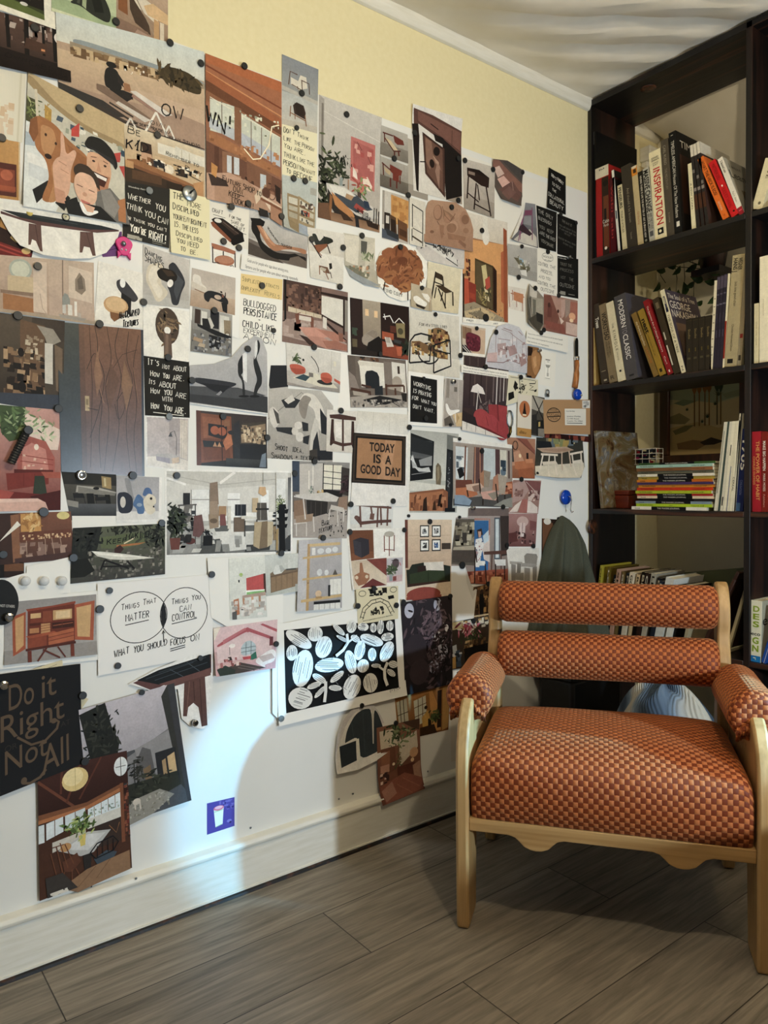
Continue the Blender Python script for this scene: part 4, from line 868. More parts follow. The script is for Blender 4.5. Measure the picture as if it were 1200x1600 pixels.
P('photo', 'stairlamp', 'photo of a plaster stair hall with a tan lamp at the top edge', [181, -38, 262, -5, 262, 83, 181, 51], 'b79a7c', 'G c2a486 8d6d52 0 0 100 100;P 8a5328 4 10 20 10 22 62 4 58;P ddd0b8 22 10 80 30 80 60 40 40;P 4a382a 24 20 62 62 66 82 36 70 26 50;L 9f8b72 2 34 20 76 84;P d9b27c 52 34 70 24 100 34 100 52 60 48;P c89b62 72 50 82 52 82 100 72 96;P 8a6a55 0 72 60 78 70 100 0 96;P a98872 40 80 66 84 70 100 30 96;R d8c8ac 84 52 92 98')
P('photo', 'forest', 'dark photo of a cabin among tall trees with handwriting, top left edge', [-40, 8, 109, 50, 110, 131, -40, 98], '2a1c18', 'G 5d4236 1d1412 0 0 100 100;N 40 b8a79a,7d6155,d8ccc0,3a2822 30 2 100 45 3 8;L 150e0c 4 32 0 34 60;L 150e0c 5 52 0 53 70;L 110c0a 5 82 0 84 66;L 110c0a 6 95 0 96 80;L 120c0a 3 70 6 71 60;E e8ded0 90 20 8 12;P 1c1210 0 60 100 70 100 100 0 100;P 4a2f22 52 34 74 38 74 56 50 54;R d98a4a 68 48 72 52;T 0d0808 9 30 80 22 0 Own;T 0d0808 9 55 84 40 4 CABIN in;T 0d0808 8 66 94 30 3 woods', curl=('b', .008, .5))
P('photo', 'desert', 'large photo of two people sitting by a white picnic table in the desert', [86, 20, 318, 82, 319, 236, 92, 167], 'b89a7c', '''G ced6d0 d3d2c2 0 0 100 30;P 8f9a9c 10 22 40 24 70 27 100 30 100 38 10 30;P 9d8b70 8 27 100 33 100 42 8 36;P 7a5a36 8 31 60 33 100 36 100 46 60 43 8 38
G cdb08a b6977a 0 38 100 78;P 44381f 66 30 76 24 90 26 98 36 97 46 80 44 68 40;V 60 4a3c22,2f2818,5d4a28 66 26 98 44 3;N 40 8a6a42,6d5030,c9ab7c 8 31 66 42 2 5;P a98a72 0 76 100 70 100 100 0 100;P c7a98a 50 58 100 60 100 74 56 66
P 4d4038 2 80 20 78 36 92 60 98 100 98 100 100 30 100;P 33302e 0 74 28 80 44 90 30 96 0 92;L 3a302a 1.6 24 88 46 98;L 3a302a 1.4 30 84 50 94;L 3a302a 1.2 32 80 48 88
E 1d1b1a 34 40 3.4 3.2;P 201e1d 30 46 33 42 38 44 40 54 41 64 30 66 29 56;P 201e1d 31 62 46 64 47 70 44 74 34 70;P 2b2624 38 46 43 56 42 60 38 56;E c79a70 43.5 57 2 3;P 9d6a42 42 55 46 55 47 63 42 63;P 25201f 41 63 48 64 48 70 41 70;P 7d6350 24 64 29 64 60 84 58 88 24 70
P d8cfc2 46 62 50 60 76 74 70 78;P a17a68 48 64 70 78 70 80 47 67;P d3c9bb 38 76 60 86 56 90 36 79;L e6e0d2 1.4 64 76 56 100;L e6e0d2 1.4 64 76 72 98;L d9d2c4 1.2 46 90 50 100;L d9d2c4 1.2 46 90 43 99;L e0d9ca 1.2 73 86 77 98;L e0d9ca 1.2 73 86 70 97;N 8 f0e8d8 40 34 62 44 .5 1.2
T 1a1514*1.1 12 68 76 16 0 OW;T 1a1512 4 60 90 10 0 OWN;T 1a1512 3.6 48 95 26 0 Desert House w/;T 1a1512 3.4 70 99 26 0 Dream Studio''')
P('note', 'faint', 'white sheet with faint writing at the left edge above the orange print', [-40, 98, 40, 118, 34, 224, -40, 208], 'e6dfc8', 'N 14 d8b890,e0c8a8 50 45 80 95 8 16;R d8d0b4 88 0 92 100', curl=('r', .006, .4))
P('photo', 'orangeroom', 'ochre photo of a small red room in a plastic sleeve, left edge', [-40, 209, 31, 222, 31, 314, -40, 305], 'c08a3c', 'G c9944a b27d33 0 0 100 100;R 55241a 30 40 92 95;R 8a3c20 40 50 88 88;E b55a34 70 60 14 9;R a04a22 40 78 90 86;L d8c8a0 2 98 0 98 100')
P('photo', 'rug', 'dark photo of red striped textiles below the orange print, left edge', [-40, 322, 60, 352, 48, 408, -40, 398], '2a120c', 'P b9802c 40 6 66 20 70 40 40 30;P 6d1612 34 62 100 80 96 100 34 96;L a03022 3 40 70 96 86;L a03022 3 40 80 92 94;P c9a04a 62 30 74 40 70 60 58 50;E d8b060 88 76 8 8')
P('photo', 'family', 'photo of a laughing man in a cap with a child and a golden dog', [43, 113, 193, 194, 194, 353, 34, 325], 'c9c4b0', '''P c3a978 0 0 100 0 100 26 60 22 0 8;P a3895c 0 0 30 14 60 20 100 20 100 26 50 24 0 10;R 4a4a2c 0 18 10 36;V 34 6d7a3a,3c4a24,a9b070 0 18 14 36 3;L d5cbb0 2.6 8 10 12 40;P b98f2c 17 18 24 20 24 36 18 36;V 24 c9a03c,a9822c 17 18 24 36 2;N 40 e6e2d2,9aa08a,4a5a6a,c9c4ae,2f4a5a 24 22 100 42 3 7;P c8382c 44 28 52 20 52 32 44 34;P c03a2e 88 34 96 30 95 40 88 42;P c03a2e 94 44 100 42 100 54
P dfe3df 0 36 40 40 50 60 30 100 0 100;P aebbc4 0 44 14 44 12 52 0 54;P e8e8e2 2 58 34 62 34 76 4 74;P d3d8d8 4 66 30 68 34 80 4 76
P 1c1c1e 8 86 22 76 30 78 12 96;P 1c1c1e 28 92 38 82 44 86 38 98;P e6e8e6 20 90 30 80 36 82 26 98
P a86a34 4 34 12 28 28 30 40 38 62 46 64 60 58 80 52 70 44 74 40 62 30 60 26 72 32 90 22 94 16 92 24 74 20 60 10 54 8 46;P 8a5226 4 34 10 30 12 42 8 50 3 44;P c08850 14 34 26 34 30 44 24 58 16 54 14 44;E 2a1a14 22 57 3.4 2;E 3a2214 19 41 1.2 1.2;E 3a2214 29 45 1.2 1.2;P 9a5e2c 40 42 60 48 60 66 48 62;P b98048 24 62 34 62 36 80 30 92 22 94 28 78
P d8a47c 60 40 84 40 86 56 82 68 72 74 64 70 60 58;P 191919 57 36 62 27 76 25 88 32 93 44 90 50 86 42 70 38 60 39;P 2b2b2c 58 36 88 40 90 46 72 40;P b97a54 62 58 84 58 82 70 72 76 64 68;P 4a2018 66 57 82 59 78 69 70 68;P f0e8de 67 58 81 60 80 63 68 61;E 3a2a22 67 48 1.6 1;E 3a2a22 79 49 1.6 1;P c98f68 72 47 75 56 70 56;L 6a3f2c .8 64 45 70 44;L 6a3f2c .8 77 45 82 46
P 6d6a66 68 76 84 68 100 82 104 100 70 100;P b0703c 92 78 100 74 100 99 92 98;P 8a8680 74 72 84 70 94 84 88 96 78 90
P d9a686 28 78 26 62 30 56 34 54 33 34 36 34 39 52 47 44 50 47 44 62 44 74 42 84 36 90 30 86;L b07f60 .8 32 58 40 60;L b07f60 .8 34 64 42 66;P c99070 28 80 38 82 40 92 30 92
P 3a2c22 46 60 52 54 62 54 72 62 74 74 70 70 50 68;P e2b291 48 66 54 61 66 62 71 72 70 84 62 92 52 86 47 76;L 6d4232 .9 50 73 56 74;L 6d4232 .9 62 75 68 76;P c4685a 54 85 64 87 60 90 55 88;E cf9674 58 80 2.4 1.8
P 191b1d 38 90 50 84 56 100 42 100;P 191b1d 46 88 74 88 90 100 44 100;P f0eee8 52 88 55 87 60 95 70 92 72 94 62 99 56 97;P dba888 56 88 68 90 66 95 60 95''', curl=('b', .010, .45))
P('photo', 'workshop', 'photo of a cluttered wooden workbench with a child, marked with handwriting', [193, 194, 318, 237, 319, 312, 195, 285], 'c9ab80', '''G dccba8 bfa27a 0 0 100 40;R e3dcc8 40 14 100 34;P d8d2c0 62 10 98 16 98 34 62 30;L c0b598 1 70 14 70 32;L c0b598 1 80 15 80 33;P 3a2418 20 22 32 22 33 46 22 46;P c79a74 20 40 32 40 34 56 18 56;P d8b08a 16 50 34 52 40 64 14 62;N 70 3a2a1c,e6d8bc,8a5a30,1c1a1a,c9a878,f0e6d0,5a3c24 14 46 92 66 3 7;P 9a6434 2 60 14 56 96 80 96 86 2 66;P 7d4c26 0 64 98 86 98 92 0 70;P 3a2818 0 70 96 90 94 100 0 100;R 57391f 8 76 44 92;R 2c1e12 50 82 70 100;P c08a50 84 74 98 64 98 100 90 100;R c29056 0 62 10 74;N 12 1a1c20,2a2c34 34 46 48 60 3 6
T 16100c 12 4 14 15 0 Be;T 16100c*1.3 16 2 42 26 -4 KID;L 16100c 1.2 18 20 12 34;T 16100c 7 50 32 42 6 Remember to;T 16100c 9 74 50 22 6 PLAY;L 16100c .8 76 58 95 66''')
P('card', 'cannot', 'black card with white writing WHETHER YOU THINK YOU CAN', [195, 284, 264, 297, 263, 389, 191, 372], '2a2823', 'F e0dccb 3 6 10 44 0 Woodsey Atelier;T efe9d6 10 6 30 50 2 Whether;T efe9d6 10 68 38 22 2 YOU;T efe9d6 10 4 48 34 2 THINK;T efe9d6 10 44 54 24 2 YOU;T efe9d6 10 74 59 22 2 CAN;T efe9d6 7 5 66 9 1 or;T efe9d6 7 20 67 25 2 think;T efe9d6 7 51 69.5 15 1 you;T efe9d6 7 72 72 22 2 can\'t;T fff8e4*1.1 13 14 86 34 2 You\'re;T fff8e4*1.1 13 55 90 36 3 RIGHT!;N 16 aaa592 8 92 40 99 5 12;R 8a8676 62 93 92 95;R 8a8676 62 97 84 98')
P('note', 'disciplined', 'yellow note with THE MORE DISCIPLINED handwritten on it', [263, 296, 326, 311, 326, 408, 265, 396], 'e9dfae', 'T 1c1a14 10 8 14 26 0 THE;T 1c1a14 8 44 20 34 2 MORE;T 1c1a14 10 8 30 64 3 Disciplined;T 1c1a14 8 8 45 84 4 YOUR ENVIRONMENT;T 1c1a14 8 10 57 14 0 IS,;T 1c1a14 8 30 59 40 2 THE LESS;T 1c1a14 8 14 71 66 3 Disciplined;T 1c1a14 8 16 82 20 0 You;T 1c1a14 8 42 84 28 1 NEED;T 1c1a14 7 24 94 12 0 TO;T 1c1a14 7 48 96 18 0 BE.', curl=('b', .005, .5))
P('film', 'purple', 'scrap of purple paper tucked behind the bench cutout', [150, 368, 190, 362, 190, 400, 160, 402], '6d3f7a', 'L 3a1f4a 2 20 60 90 50;L 3a1f4a 2 20 75 90 65')
# --- second band on the left
P('sheet', 'back_a', 'blank white sheet behind the oval mirror table photo', [222, 405, 300, 420, 300, 500, 222, 480], W_)
P('photo', 'plaster', 'beige double photo of an arched mirror and a bare plaster room', [-30, 396, 146, 411, 147, 508, -30, 484], 'b79d86', '''G c4aa92 a98d76 0 0 58 100;G c3ab93 b89f8c 58 0 100 100;E a9b0a0 33 22 10 18;E c9cbb4 33 22 8 14;R c9b28a 22 34 46 60;R 8a6f5a 16 60 48 66;P a06a3a 18 66 46 70 44 96 18 94;R d3bda6 44 6 56 92;L b79f8a .8 50 60 52 84 56 94;R 8a7462 70 0 71 100;P d3bfa8 76 8 98 16 98 66 76 60;P 8a7a68 82 30 86 18 91 28 92 46 88 54 82 48;P 6d6052 84 30 88 22 90 44 85 46;R a9967f 0 94 100 100
P 8d9088 70 62 72 54 75 56 77 64 77 72 70 74;P c9c6bc 70 74 73 73 73 88 70 88;P d8d4c8 75 72 79 73 79 90 75 90;R e3ddd0 81 66 83.5 90;R b9ada0 84 84 87 93;P 9d958a 66 90 92 92 90 97 68 96''', curl=('b', .004, .3))
P('photo', 'carved', 'white sheet with a lamp side table and HANDCARVED TEXTURES written', [153, 408, 224, 428, 222, 514, 147, 505], 'eae5d8', 'P c9c6bc 30 62 66 84 30 86;P 3b3a3e 40 24 56 18 84 40 90 48 80 56 60 50 42 36;E f4f2ea 54 26 6 8;P 161414 52 42 74 50 74 82 52 64;E c79a62 42 66 26 15;E d8b27c 42 64 22 12;P 7d5128 30 78 62 80 40 94 32 88;T 121212*1.2 11 50 88 42 -12 HANDCARVED;T 121212*1.2 12 58 102 32 -8 Textures')
P('photo', 'dancing', 'photo of dark and cream curved sculptures captioned dancing shapes', [223, 382, 295, 407, 295, 483, 222, 475], 'c3bbb0', 'G cdc6bc a9a49c 0 0 100 100;R b9b6ae 0 84 100 100;P d5c9b0 14 30 40 22 46 40 36 58 56 74 40 92 28 94 18 76 6 60 8 40;P e3d9c4 16 34 34 28 36 46 28 58 44 74 34 90 22 72 10 56;P 2b2e34 52 24 66 12 86 34 92 50 82 70 76 96 62 96 58 74 50 60 62 44;P 43464c 70 34 88 46 80 68 72 86 66 70;P 17110c 28 40 40 30 64 30 74 38 72 48 58 56 34 52;P 3a2a1a 40 34 60 32 68 40 52 44;E ece6dc 58 56 6 8 20;T 15120f 10 4 14 36 6 Dancing;T 15120f 11 4 27 40 6 SHAPES')
P('photo', 'mirror', 'white sheet with a hammered bronze oval and stone pedestal', [222, 475, 295, 487, 294, 566, 224, 556], 'ece8dc', 'E 4a3a2c 52 36 26 36;V 40 7d6344,2f261c,5d4a34 32 8 72 66 8;V 30 6d5640,8f7450 34 14 70 60 6;E f2ede0 52 44 7 7;P 5f4a3c 44 50 60 50 63 96 44 96;P 7a6250 48 52 54 52 54 94 46 94')
P('card', 'notabout', "black card with white writing about HOW YOU ARE", [224, 556, 295, 565, 296, 653, 226, 649], '22201c', "T efeadb 10 8 14 24 0 It's;T efeadb 8 40 18 16 0 Not;T efeadb 8 64 19 30 0 ABOUT;T efeadb 9 14 33 19 0 How;T efeadb 9 41 34 14 0 You;T efeadb 9 63 36 24 0 ARE.;T efeadb 8 9 46 14 0 Its;T efeadb 9 32 49 38 2 ABOUT;T efeadb 9 14 62 19 0 How;T efeadb 9 43 63 17 0 YOU;T efeadb 9 68 65 24 2 ARE;T efeadb 8 38 74 22 0 WITH;T efeadb 10 14 88 17 0 How;T efeadb 10 42 90 17 0 You;T efeadb 11 66 93 24 1 ARE.;L efeadb 1.4 18 94 86 97")
P('photo', 'lumber', 'curled photo of a wall of old wooden boxes and tools, left edge', [-30, 484, 98, 504, 100, 646, -30, 626], '4a3f34', '''G 5d5040 2d2620 0 0 60 100;P 6d5138 46 4 76 8 76 80 46 78;P 9d9484 66 8 86 10 96 22 80 30 76 20;R cfc8ba 76 26 86 70;N 60 8a6a48,4a3626,b08f66,2a1e16,6d5238 26 36 76 92 5 11;N 16 1a1512,241c16 26 50 76 90 5 10;E 1c1511 47 40 4 5;E 17120f 48 78 5 6;P 77624c 88 26 98 30 98 80 90 76;N 20 c9b89a,9a8468 52 20 76 46 3 6;G 8a96a8 4a5260 76 84 100 100;P 3a4250 20 88 100 80 100 100 20 100''', curl=('tr', .018, .45))
P('photo', 'redroom', 'red toned photo of an arched dining room with hanging plants, left edge', [-30, 630, 95, 641, 94, 797, -30, 800], '8d4238', '''G c9968a 7d2d24 0 0 100 100;P e3cbbb 50 4 100 20 96 40 60 40 30 20;P 3f5430 20 0 54 0 52 30 34 34 24 26;V 60 5d7a46,2f4226,8da070 22 0 70 30 5;V 36 7a9060,c9d0a8 60 10 94 34 4;P a9564a 44 34 60 28 80 32 92 48 92 62 44 62;P c98072 50 40 62 34 80 40 84 60 50 60;L 8a3026 1 48 46 90 50;L 8a3026 1 48 52 90 55;E f0ddc8 68 38 3 3;R 5d1f1a 40 60 90 64;P 7d2a20 30 64 84 62 84 74 32 80;L 6a1c16 .8 52 64 52 76;L 6a1c16 .8 66 64 66 76;P a8503c 74 62 100 62 100 68 80 68;P 2f3a2c 66 66 78 66 82 84 64 84;L 22201c 1 68 84 66 92;L 22201c 1 80 84 82 92;P 6d1c18 20 80 100 86 100 100 20 100;P 4a1511 60 86 100 80 100 100 76 100;P a5443a 0 76 40 82 30 92 0 92;N 8 e0b8a0 50 44 88 60 2 4
P d9aa98 0 88 70 88 80 92 84 100 0 100;P e6bfae 0 88 70 88 76 91 0 92''', curl=('bl', .008, .4))
P('photo', 'door', 'large photo of a carved brown wooden door with a brass handle', [88, 503, 223, 516, 225, 744, 95, 737], '3b2a22', '''G 3e4440 2e3640 0 0 27 100;G 7a5238 57403a 24 0 97 100;R 2d3440 97 0 100 100;G 6d4a34 4a3630 24 0 30 100
L 2a1a12 .7 42 0 46 14 40 32 50 52 44 74 46 96;L 2a1a12 .6 56 0 62 22 52 40 58 60 50 98;L 2a1a12 .7 70 0 64 14 74 34 66 52 70 66 60 98;L 2a1a12 .6 82 2 78 20 88 36 76 62 82 98;L 2a1a12 .6 94 4 86 26 92 50 86 74 90 98;L 2a1a12 .7 32 30 42 16 54 34 44 60 34 76;L 3a2418 .6 60 30 74 18 92 14;L 2a1a12 .6 66 50 78 40 76 56 68 64 64 52;L 2f1d14 .5 36 0 38 40 34 96;L 9a7050 .5 47 14 42 32 51 52;L 9a7050 .5 63 22 54 40;L 8f6748 .5 87 26 93 50
P 8d6444 44 16 50 34 43 48 40 32;P 67452f 60 24 70 36 58 56 54 42;P 86603f 76 22 86 38 78 56 72 38;R b39a6c 29 48 34 58;R 8a7448 30 50 33 54;L 2a2018 .8 32 56 44 57''', mat='door_gloss')
P('photo', 'darktable', 'photo of a long dark meeting table with black chairs under the door photo', [95, 736, 181, 741, 183, 811, 110, 813], '3f4240', '''G 5a564c 26282a 0 0 100 100;R 2a2824 0 0 100 26;P 9d8452 72 6 90 8 90 34 72 30;R c9b98a 76 10 80 28;P a9a49a 24 28 60 30 100 40 96 46 20 42;P 7d7a72 26 30 98 42 96 48 24 44;R 161616 40 44 54 72;P 15140f 76 46 86 46 88 74 78 72;P 1c1d1f 14 44 34 44 36 54 14 54;P 1b1c1e 56 52 82 50 84 58 56 60;P 1c1c1e 54 46 62 46 62 58;L 1a1a1c 1 16 52 14 70;L 1a1a1c 1 34 52 36 70;L 1a1a1c 1 58 60 58 78;L 1a1a1c 1 80 60 84 78;E 171717 60 33 6 3;G 55585c 1c1e22 0 66 100 100;P 8f8c84 0 58 22 62 20 74 0 70''')
P('sheet', 'strip_b', 'blank white sheet edge below the meeting table photo', [112, 806, 255, 806, 255, 826, 112, 830], W_)
P('photo', 'bluefig', 'photo of blue and cream ceramic figures on a white cloth', [181, 743, 252, 746, 251, 815, 181, 817], 'e9e7e2', 'G a9a8ac b4b3b6 0 0 94 76;R dddbd6 0 76 94 94;R efece6 94 0 100 100;P 8f9092 16 2 30 8 36 40 40 50 30 52 22 30;P 2a2f3c 2 36 22 34 36 46 36 70 28 80 6 80 2 60;E cfcac0 14 56 6 12;P 4a6f9e 34 62 46 36 60 48 62 70 60 82 46 82 44 70;E 8fa3ba 50 62 6 4;P 4a6a9a 56 40 62 24 74 24 80 40 70 36 62 44;P ddd3bc 58 50 72 36 86 44 88 58 80 64 88 74 78 84 68 82 60 66;E 1c1a1a 76 48 3 3;E 1c1a1a 82 66 2 2')
P('photo', 'barhall', 'brown photo of a long bar with stools and a round yellow lamp', [-20, 803, 110, 799, 116, 873, -20, 884], '6d4634', 'G 7d4c34 4d322a 0 0 100 100;R 3a241c 0 0 36 100;P 8a5a3a 26 4 36 2 38 96 28 98;R c98f3c 38 2 62 38;V 26 e0b870,a8702c 38 4 62 38 4;E d9c877 90 8 8 8;P 6a3a26 36 40 98 36 98 54 36 58;N 34 c9a070,e0c090 38 44 98 54 1.4 3;N 20 a98a78,8a6a5c 36 60 96 92 4 9;L b09078 .8 44 56 44 96;L b09078 .8 66 54 66 90;L b09078 .8 74 52 76 86;L b09078 .8 84 50 86 84;P 4a2f2a 30 90 100 84 100 100 30 100;P e6e0d0 12 56 34 16 38 24', curl=('l', .006, .5))
P('photo', 'walnut', 'small dark wood photo edge under the bar photo', [-20, 876, 37, 878, 37, 901, -20, 904], '2b1a12', 'R 6d4426 30 10 98 60;R 15100d 0 0 45 100')
P('sheet', 'pins', 'blank white sheet holding three clear push pins', [-20, 904, 108, 870, 109, 926, -20, 942], W_, out=[46, -6, 100, 0, 100, 100, 0, 100, 0, 20, 46, 14])
P('photo', 'surf', 'garden photo of a white canoe on a stand with Keep MAKING written', [113, 825, 257, 818, 257, 897, 109, 912], '4a4a3c', '''G 5a5f48 3d3c38 0 0 100 100;P 20221c 0 0 30 0 26 40 20 60 0 64;P 59633f 28 20 66 14 84 18 78 36 50 44 30 40;V 60 1a1c18,2a2d24,0f110e 2 2 28 50 4;V 70 15170f,22251c,3a4030 74 0 100 46 4;V 30 17190f,2a2d1e 40 0 76 14 4;N 160 6d6a60,3a3834,8a867a,55524a 16 44 98 98 1.4 3.4;P 15160f 0 58 16 56 24 80 14 90 0 90;P d8d6c8 20 44 30 46 56 54 88 66 60 66 40 62 26 54;P efece0 20 44 40 52 86 65 50 58 28 52;P a9672c 46 36 78 34 70 38 46 40;L d9c9a0 1.4 54 34 66 24;P 3a1f1c 44 42 50 36 54 44 50 52 44 50;L 14110e 2 34 62 30 80;L 14110e 2 34 62 60 82;L 14110e 2 58 68 66 84;L 14110e 1.6 32 74 64 78;T 0e0d0c*1.3 10 36 34 20 -3 Keep;T 0e0d0c*1.3 11 56 28 26 -5 MAKING''')
P('sheet', 'cabback', 'white sheet under the tool cabinet photo', [-10, 938, 156, 922, 156, 1030, -10, 1046], W_)
P('photo', 'cabinet', 'photo of an open reddish tool cabinet on a stand with doors spread', [6, 941, 149, 928, 150, 1021, 5, 1038], '8d8784', '''G 94908e a6a29e 0 0 100 100;R 8f8a86 0 78 100 100;P a34a22 8 24 22 18 22 78 9 88;P c9995c 11 28 20 23 20 72 12 82;P a8502a 74 14 98 10 96 76 75 72;P c9a064 77 19 94 16 92 70 78 67;P 8d3a1c 22 14 50 12 76 8 76 12 24 18;P 6d2a14 24 18 75 12 75 76 24 80;R d0a86a 27 22 38 30;R 7d3418 27 31 40 37;R c79a5c 51 20 72 36;R 8a3f1f 40 20 50 38;R e0c08a 54 22 70 34;R 54200f 26 38 38 42;R c08a50 38 40 48 56;L 7d3a1c .6 38 44 48 43;L 7d3a1c .6 38 48 48 47;L 7d3a1c .6 38 52 48 51;R b87a42 26 46 36 54;R 3f1a0c 50 40 74 50;L a5552a .8 51 45 73 43;L 55220f .8 61 40 61 50;P a04822 22 58 52 54 58 58 26 62;P 8a3a1a 24 62 44 60 44 76 24 78;P b05a2c 46 58 74 52 74 58 46 63;P a8522a 46 64 74 59 74 64 46 69;P b05a2c 46 70 74 65 74 72 46 76;P 4f1d0e 22 78 76 74 76 78 22 82;P 6d2a16 24 82 28 82 28 100 24 100;P 6d2a16 70 78 74 78 74 98 70 98;L 5d2414 2 44 80 34 100;L 5d2414 2 40 82 58 98;L 5d2414 1.6 56 80 64 98''', curl=('b', .006, .4))
P('film', 'tan_scrap', 'tan scrap of printed paper above the black poster', [52, 1044, 96, 1030, 98, 1052, 54, 1062], 'd9cba0', 'L a5966a 2 10 40 80 20;L a5966a 2 12 60 86 40;L a5966a 1.6 30 80 90 62')
P('film', 'tan_corner', 'small tan paper corner beside the black poster', [122, 1084, 138, 1092, 128, 1106, 122, 1108], 'd9cba0')
P('poster', 'doit', 'black poster with bronze lettering Do it Right', [-30, 1056, 124, 1036, 127, 1191, -30, 1252], '17181b', 'F 5f4c38 22 26 32 25 -3 Do;F 5f4c38 22 59 27 15 -2 it;F 5f4c38 22 18 57 64 -8 Right;L 5f4c38 2.6 34 56 48 66 62 66 74 58 76 52 72 49;F 2e2a26 5 22 66 12 -1 OR;F 2e2a26 5 78 58 10 -1 AT;F 5f4c38 20 22 85 42 -6 Not;F 5f4c38 26 58 97 28 -6 All;L 5f4c38 2.8 62 92 56 97 46 99 40 97;E 5f4c38 40 95 3 3;E 5f4c38 71 50 3 2.4', curl=('b', .008, .35))
P('note', 'control', 'white sheet with two overlapping circles, THINGS THAT MATTER', [151, 912, 330, 897, 331, 1021, 152, 1055], 'eeece7', "C 1c1c1c .7 34 42 24 29;C 1c1c1c .7 73.5 43.7 21.5 30.5;P 26272a 55 29 56.6 34 57.4 42 57 50 55 58 53 52 52.4 44 53 35;T 1a1a1a 6.5 19 32 15 -2 Things;T 1a1a1a 6.5 37 29 11.5 -2 That;T 1a1a1a 7.5 22.5 45 19.5 -2 MATTER;L 1a1a1a .7 22 49 42 46.5;T 1a1a1a 6.5 62 32 15 -1 Things;T 1a1a1a 6.5 80.5 30 8 -1 You;T 1a1a1a 6.5 69.5 41.5 10 -1 CAN;T 1a1a1a 7.5 62.5 51.5 22 -1 CONTROL;L 1a1a1a .7 62 55 85 52;T 1a1a1a 7.5 13 83 12 -2 WHAT;T 1a1a1a 7.5 29 82 8 -1 YOU;T 1a1a1a 7 40.5 81 17 -2 SHOULD;T 1a1a1a 7.5 61 81 13 -1 FOCUS;T 1a1a1a 7.5 79 80 8 -1 ON;L 1a1a1a .7 60.5 84.5 74 82.5;L 1a1a1a .7 60.5 87 74 85;L 1a1a1a .7 54.8 75 54.5 61;L 1a1a1a .7 53.4 65 54.5 61 56 64.6")
P('cut', 'benchleg', 'cutout of a bench with black woven seat and walnut leg', [200, 1015, 332, 1015, 332, 1138, 200, 1138], 'eceae4', 'P 5f3a38 206 1066 248 1048 328 1021 328 1050 270 1062 236 1078;P 15181a 212 1062 246 1046 326 1021 327 1042 262 1066 248 1069;L 39424a 1 226 1060 300 1034;L 39424a 1 240 1062 322 1034;L 454f58 1 262 1044 284 1056;L 454f58 1 290 1034 310 1048;L 2d353b 1.4 246 1050 320 1026;P 6d4640 246 1068 327 1043 327 1054 268 1072;P 5d3c35 286 1064 318 1055 320 1090 322 1132 313 1134 308 1104 300 1097 292 1104 290 1118 284 1118;L 43281f 1.4 300 1064 302 1094;L 43281f 1.2 310 1060 314 1128;L 7d584c 1 294 1064 290 1108', px=True, out=[199, 1068, 243, 1044, 300, 1022, 330, 1016, 331, 1060, 326, 1100, 324, 1130, 314, 1138, 296, 1134, 282, 1122, 276, 1076, 240, 1080])
P('photo', 'garden', 'grey dusk photo of a modern house garden with a dog on gravel', [121, 1108, 270, 1066, 295, 1247, 140, 1304], '4a4c50', '''G c3bcc4 a39fa6 0 0 92 44;P 7d7c7e 30 52 92 34 96 66 30 78;P 8d8b8c 50 44 92 36 92 62 56 72;P 5d5b5c 48 76 50 54 58 44 66 48 68 70;P 34342f 84 8 92 0 100 6 100 96 92 84;P 3a3a3e 92 0 100 0 100 100 96 100;R 26272a 70 52 92 82;P a98a5c 76 60 80 59 80 78 76 79;P c9a872 82 58 90 56 90 76 82 77;P 7d6344 56 62 64 60 64 74 58 76;P 2b2e24 22 70 90 72 92 84 40 94 24 94;V 50 2a2d24,3a3f30,1d2019 24 62 90 88 4;P 8d8a80 26 96 44 84 70 82 84 90 60 100 26 104;N 60 a9a598,7a7768 34 84 78 98 1 2.4;E c9bfb0 46 86 4 2.6;L c9bfb0 1.6 44 86 44 92;L c9bfb0 1.6 49 87 49 93;P 1d1f1a 0 4 26 0 30 20 36 34 30 52 8 50;V 110 1b1d19,24261f,33362c 0 4 36 44 4;L 20201c 1 46 76 48 52;V 40 2a2a24,3c3c34 42 50 56 72 3''', curl=('br', .010, .4))
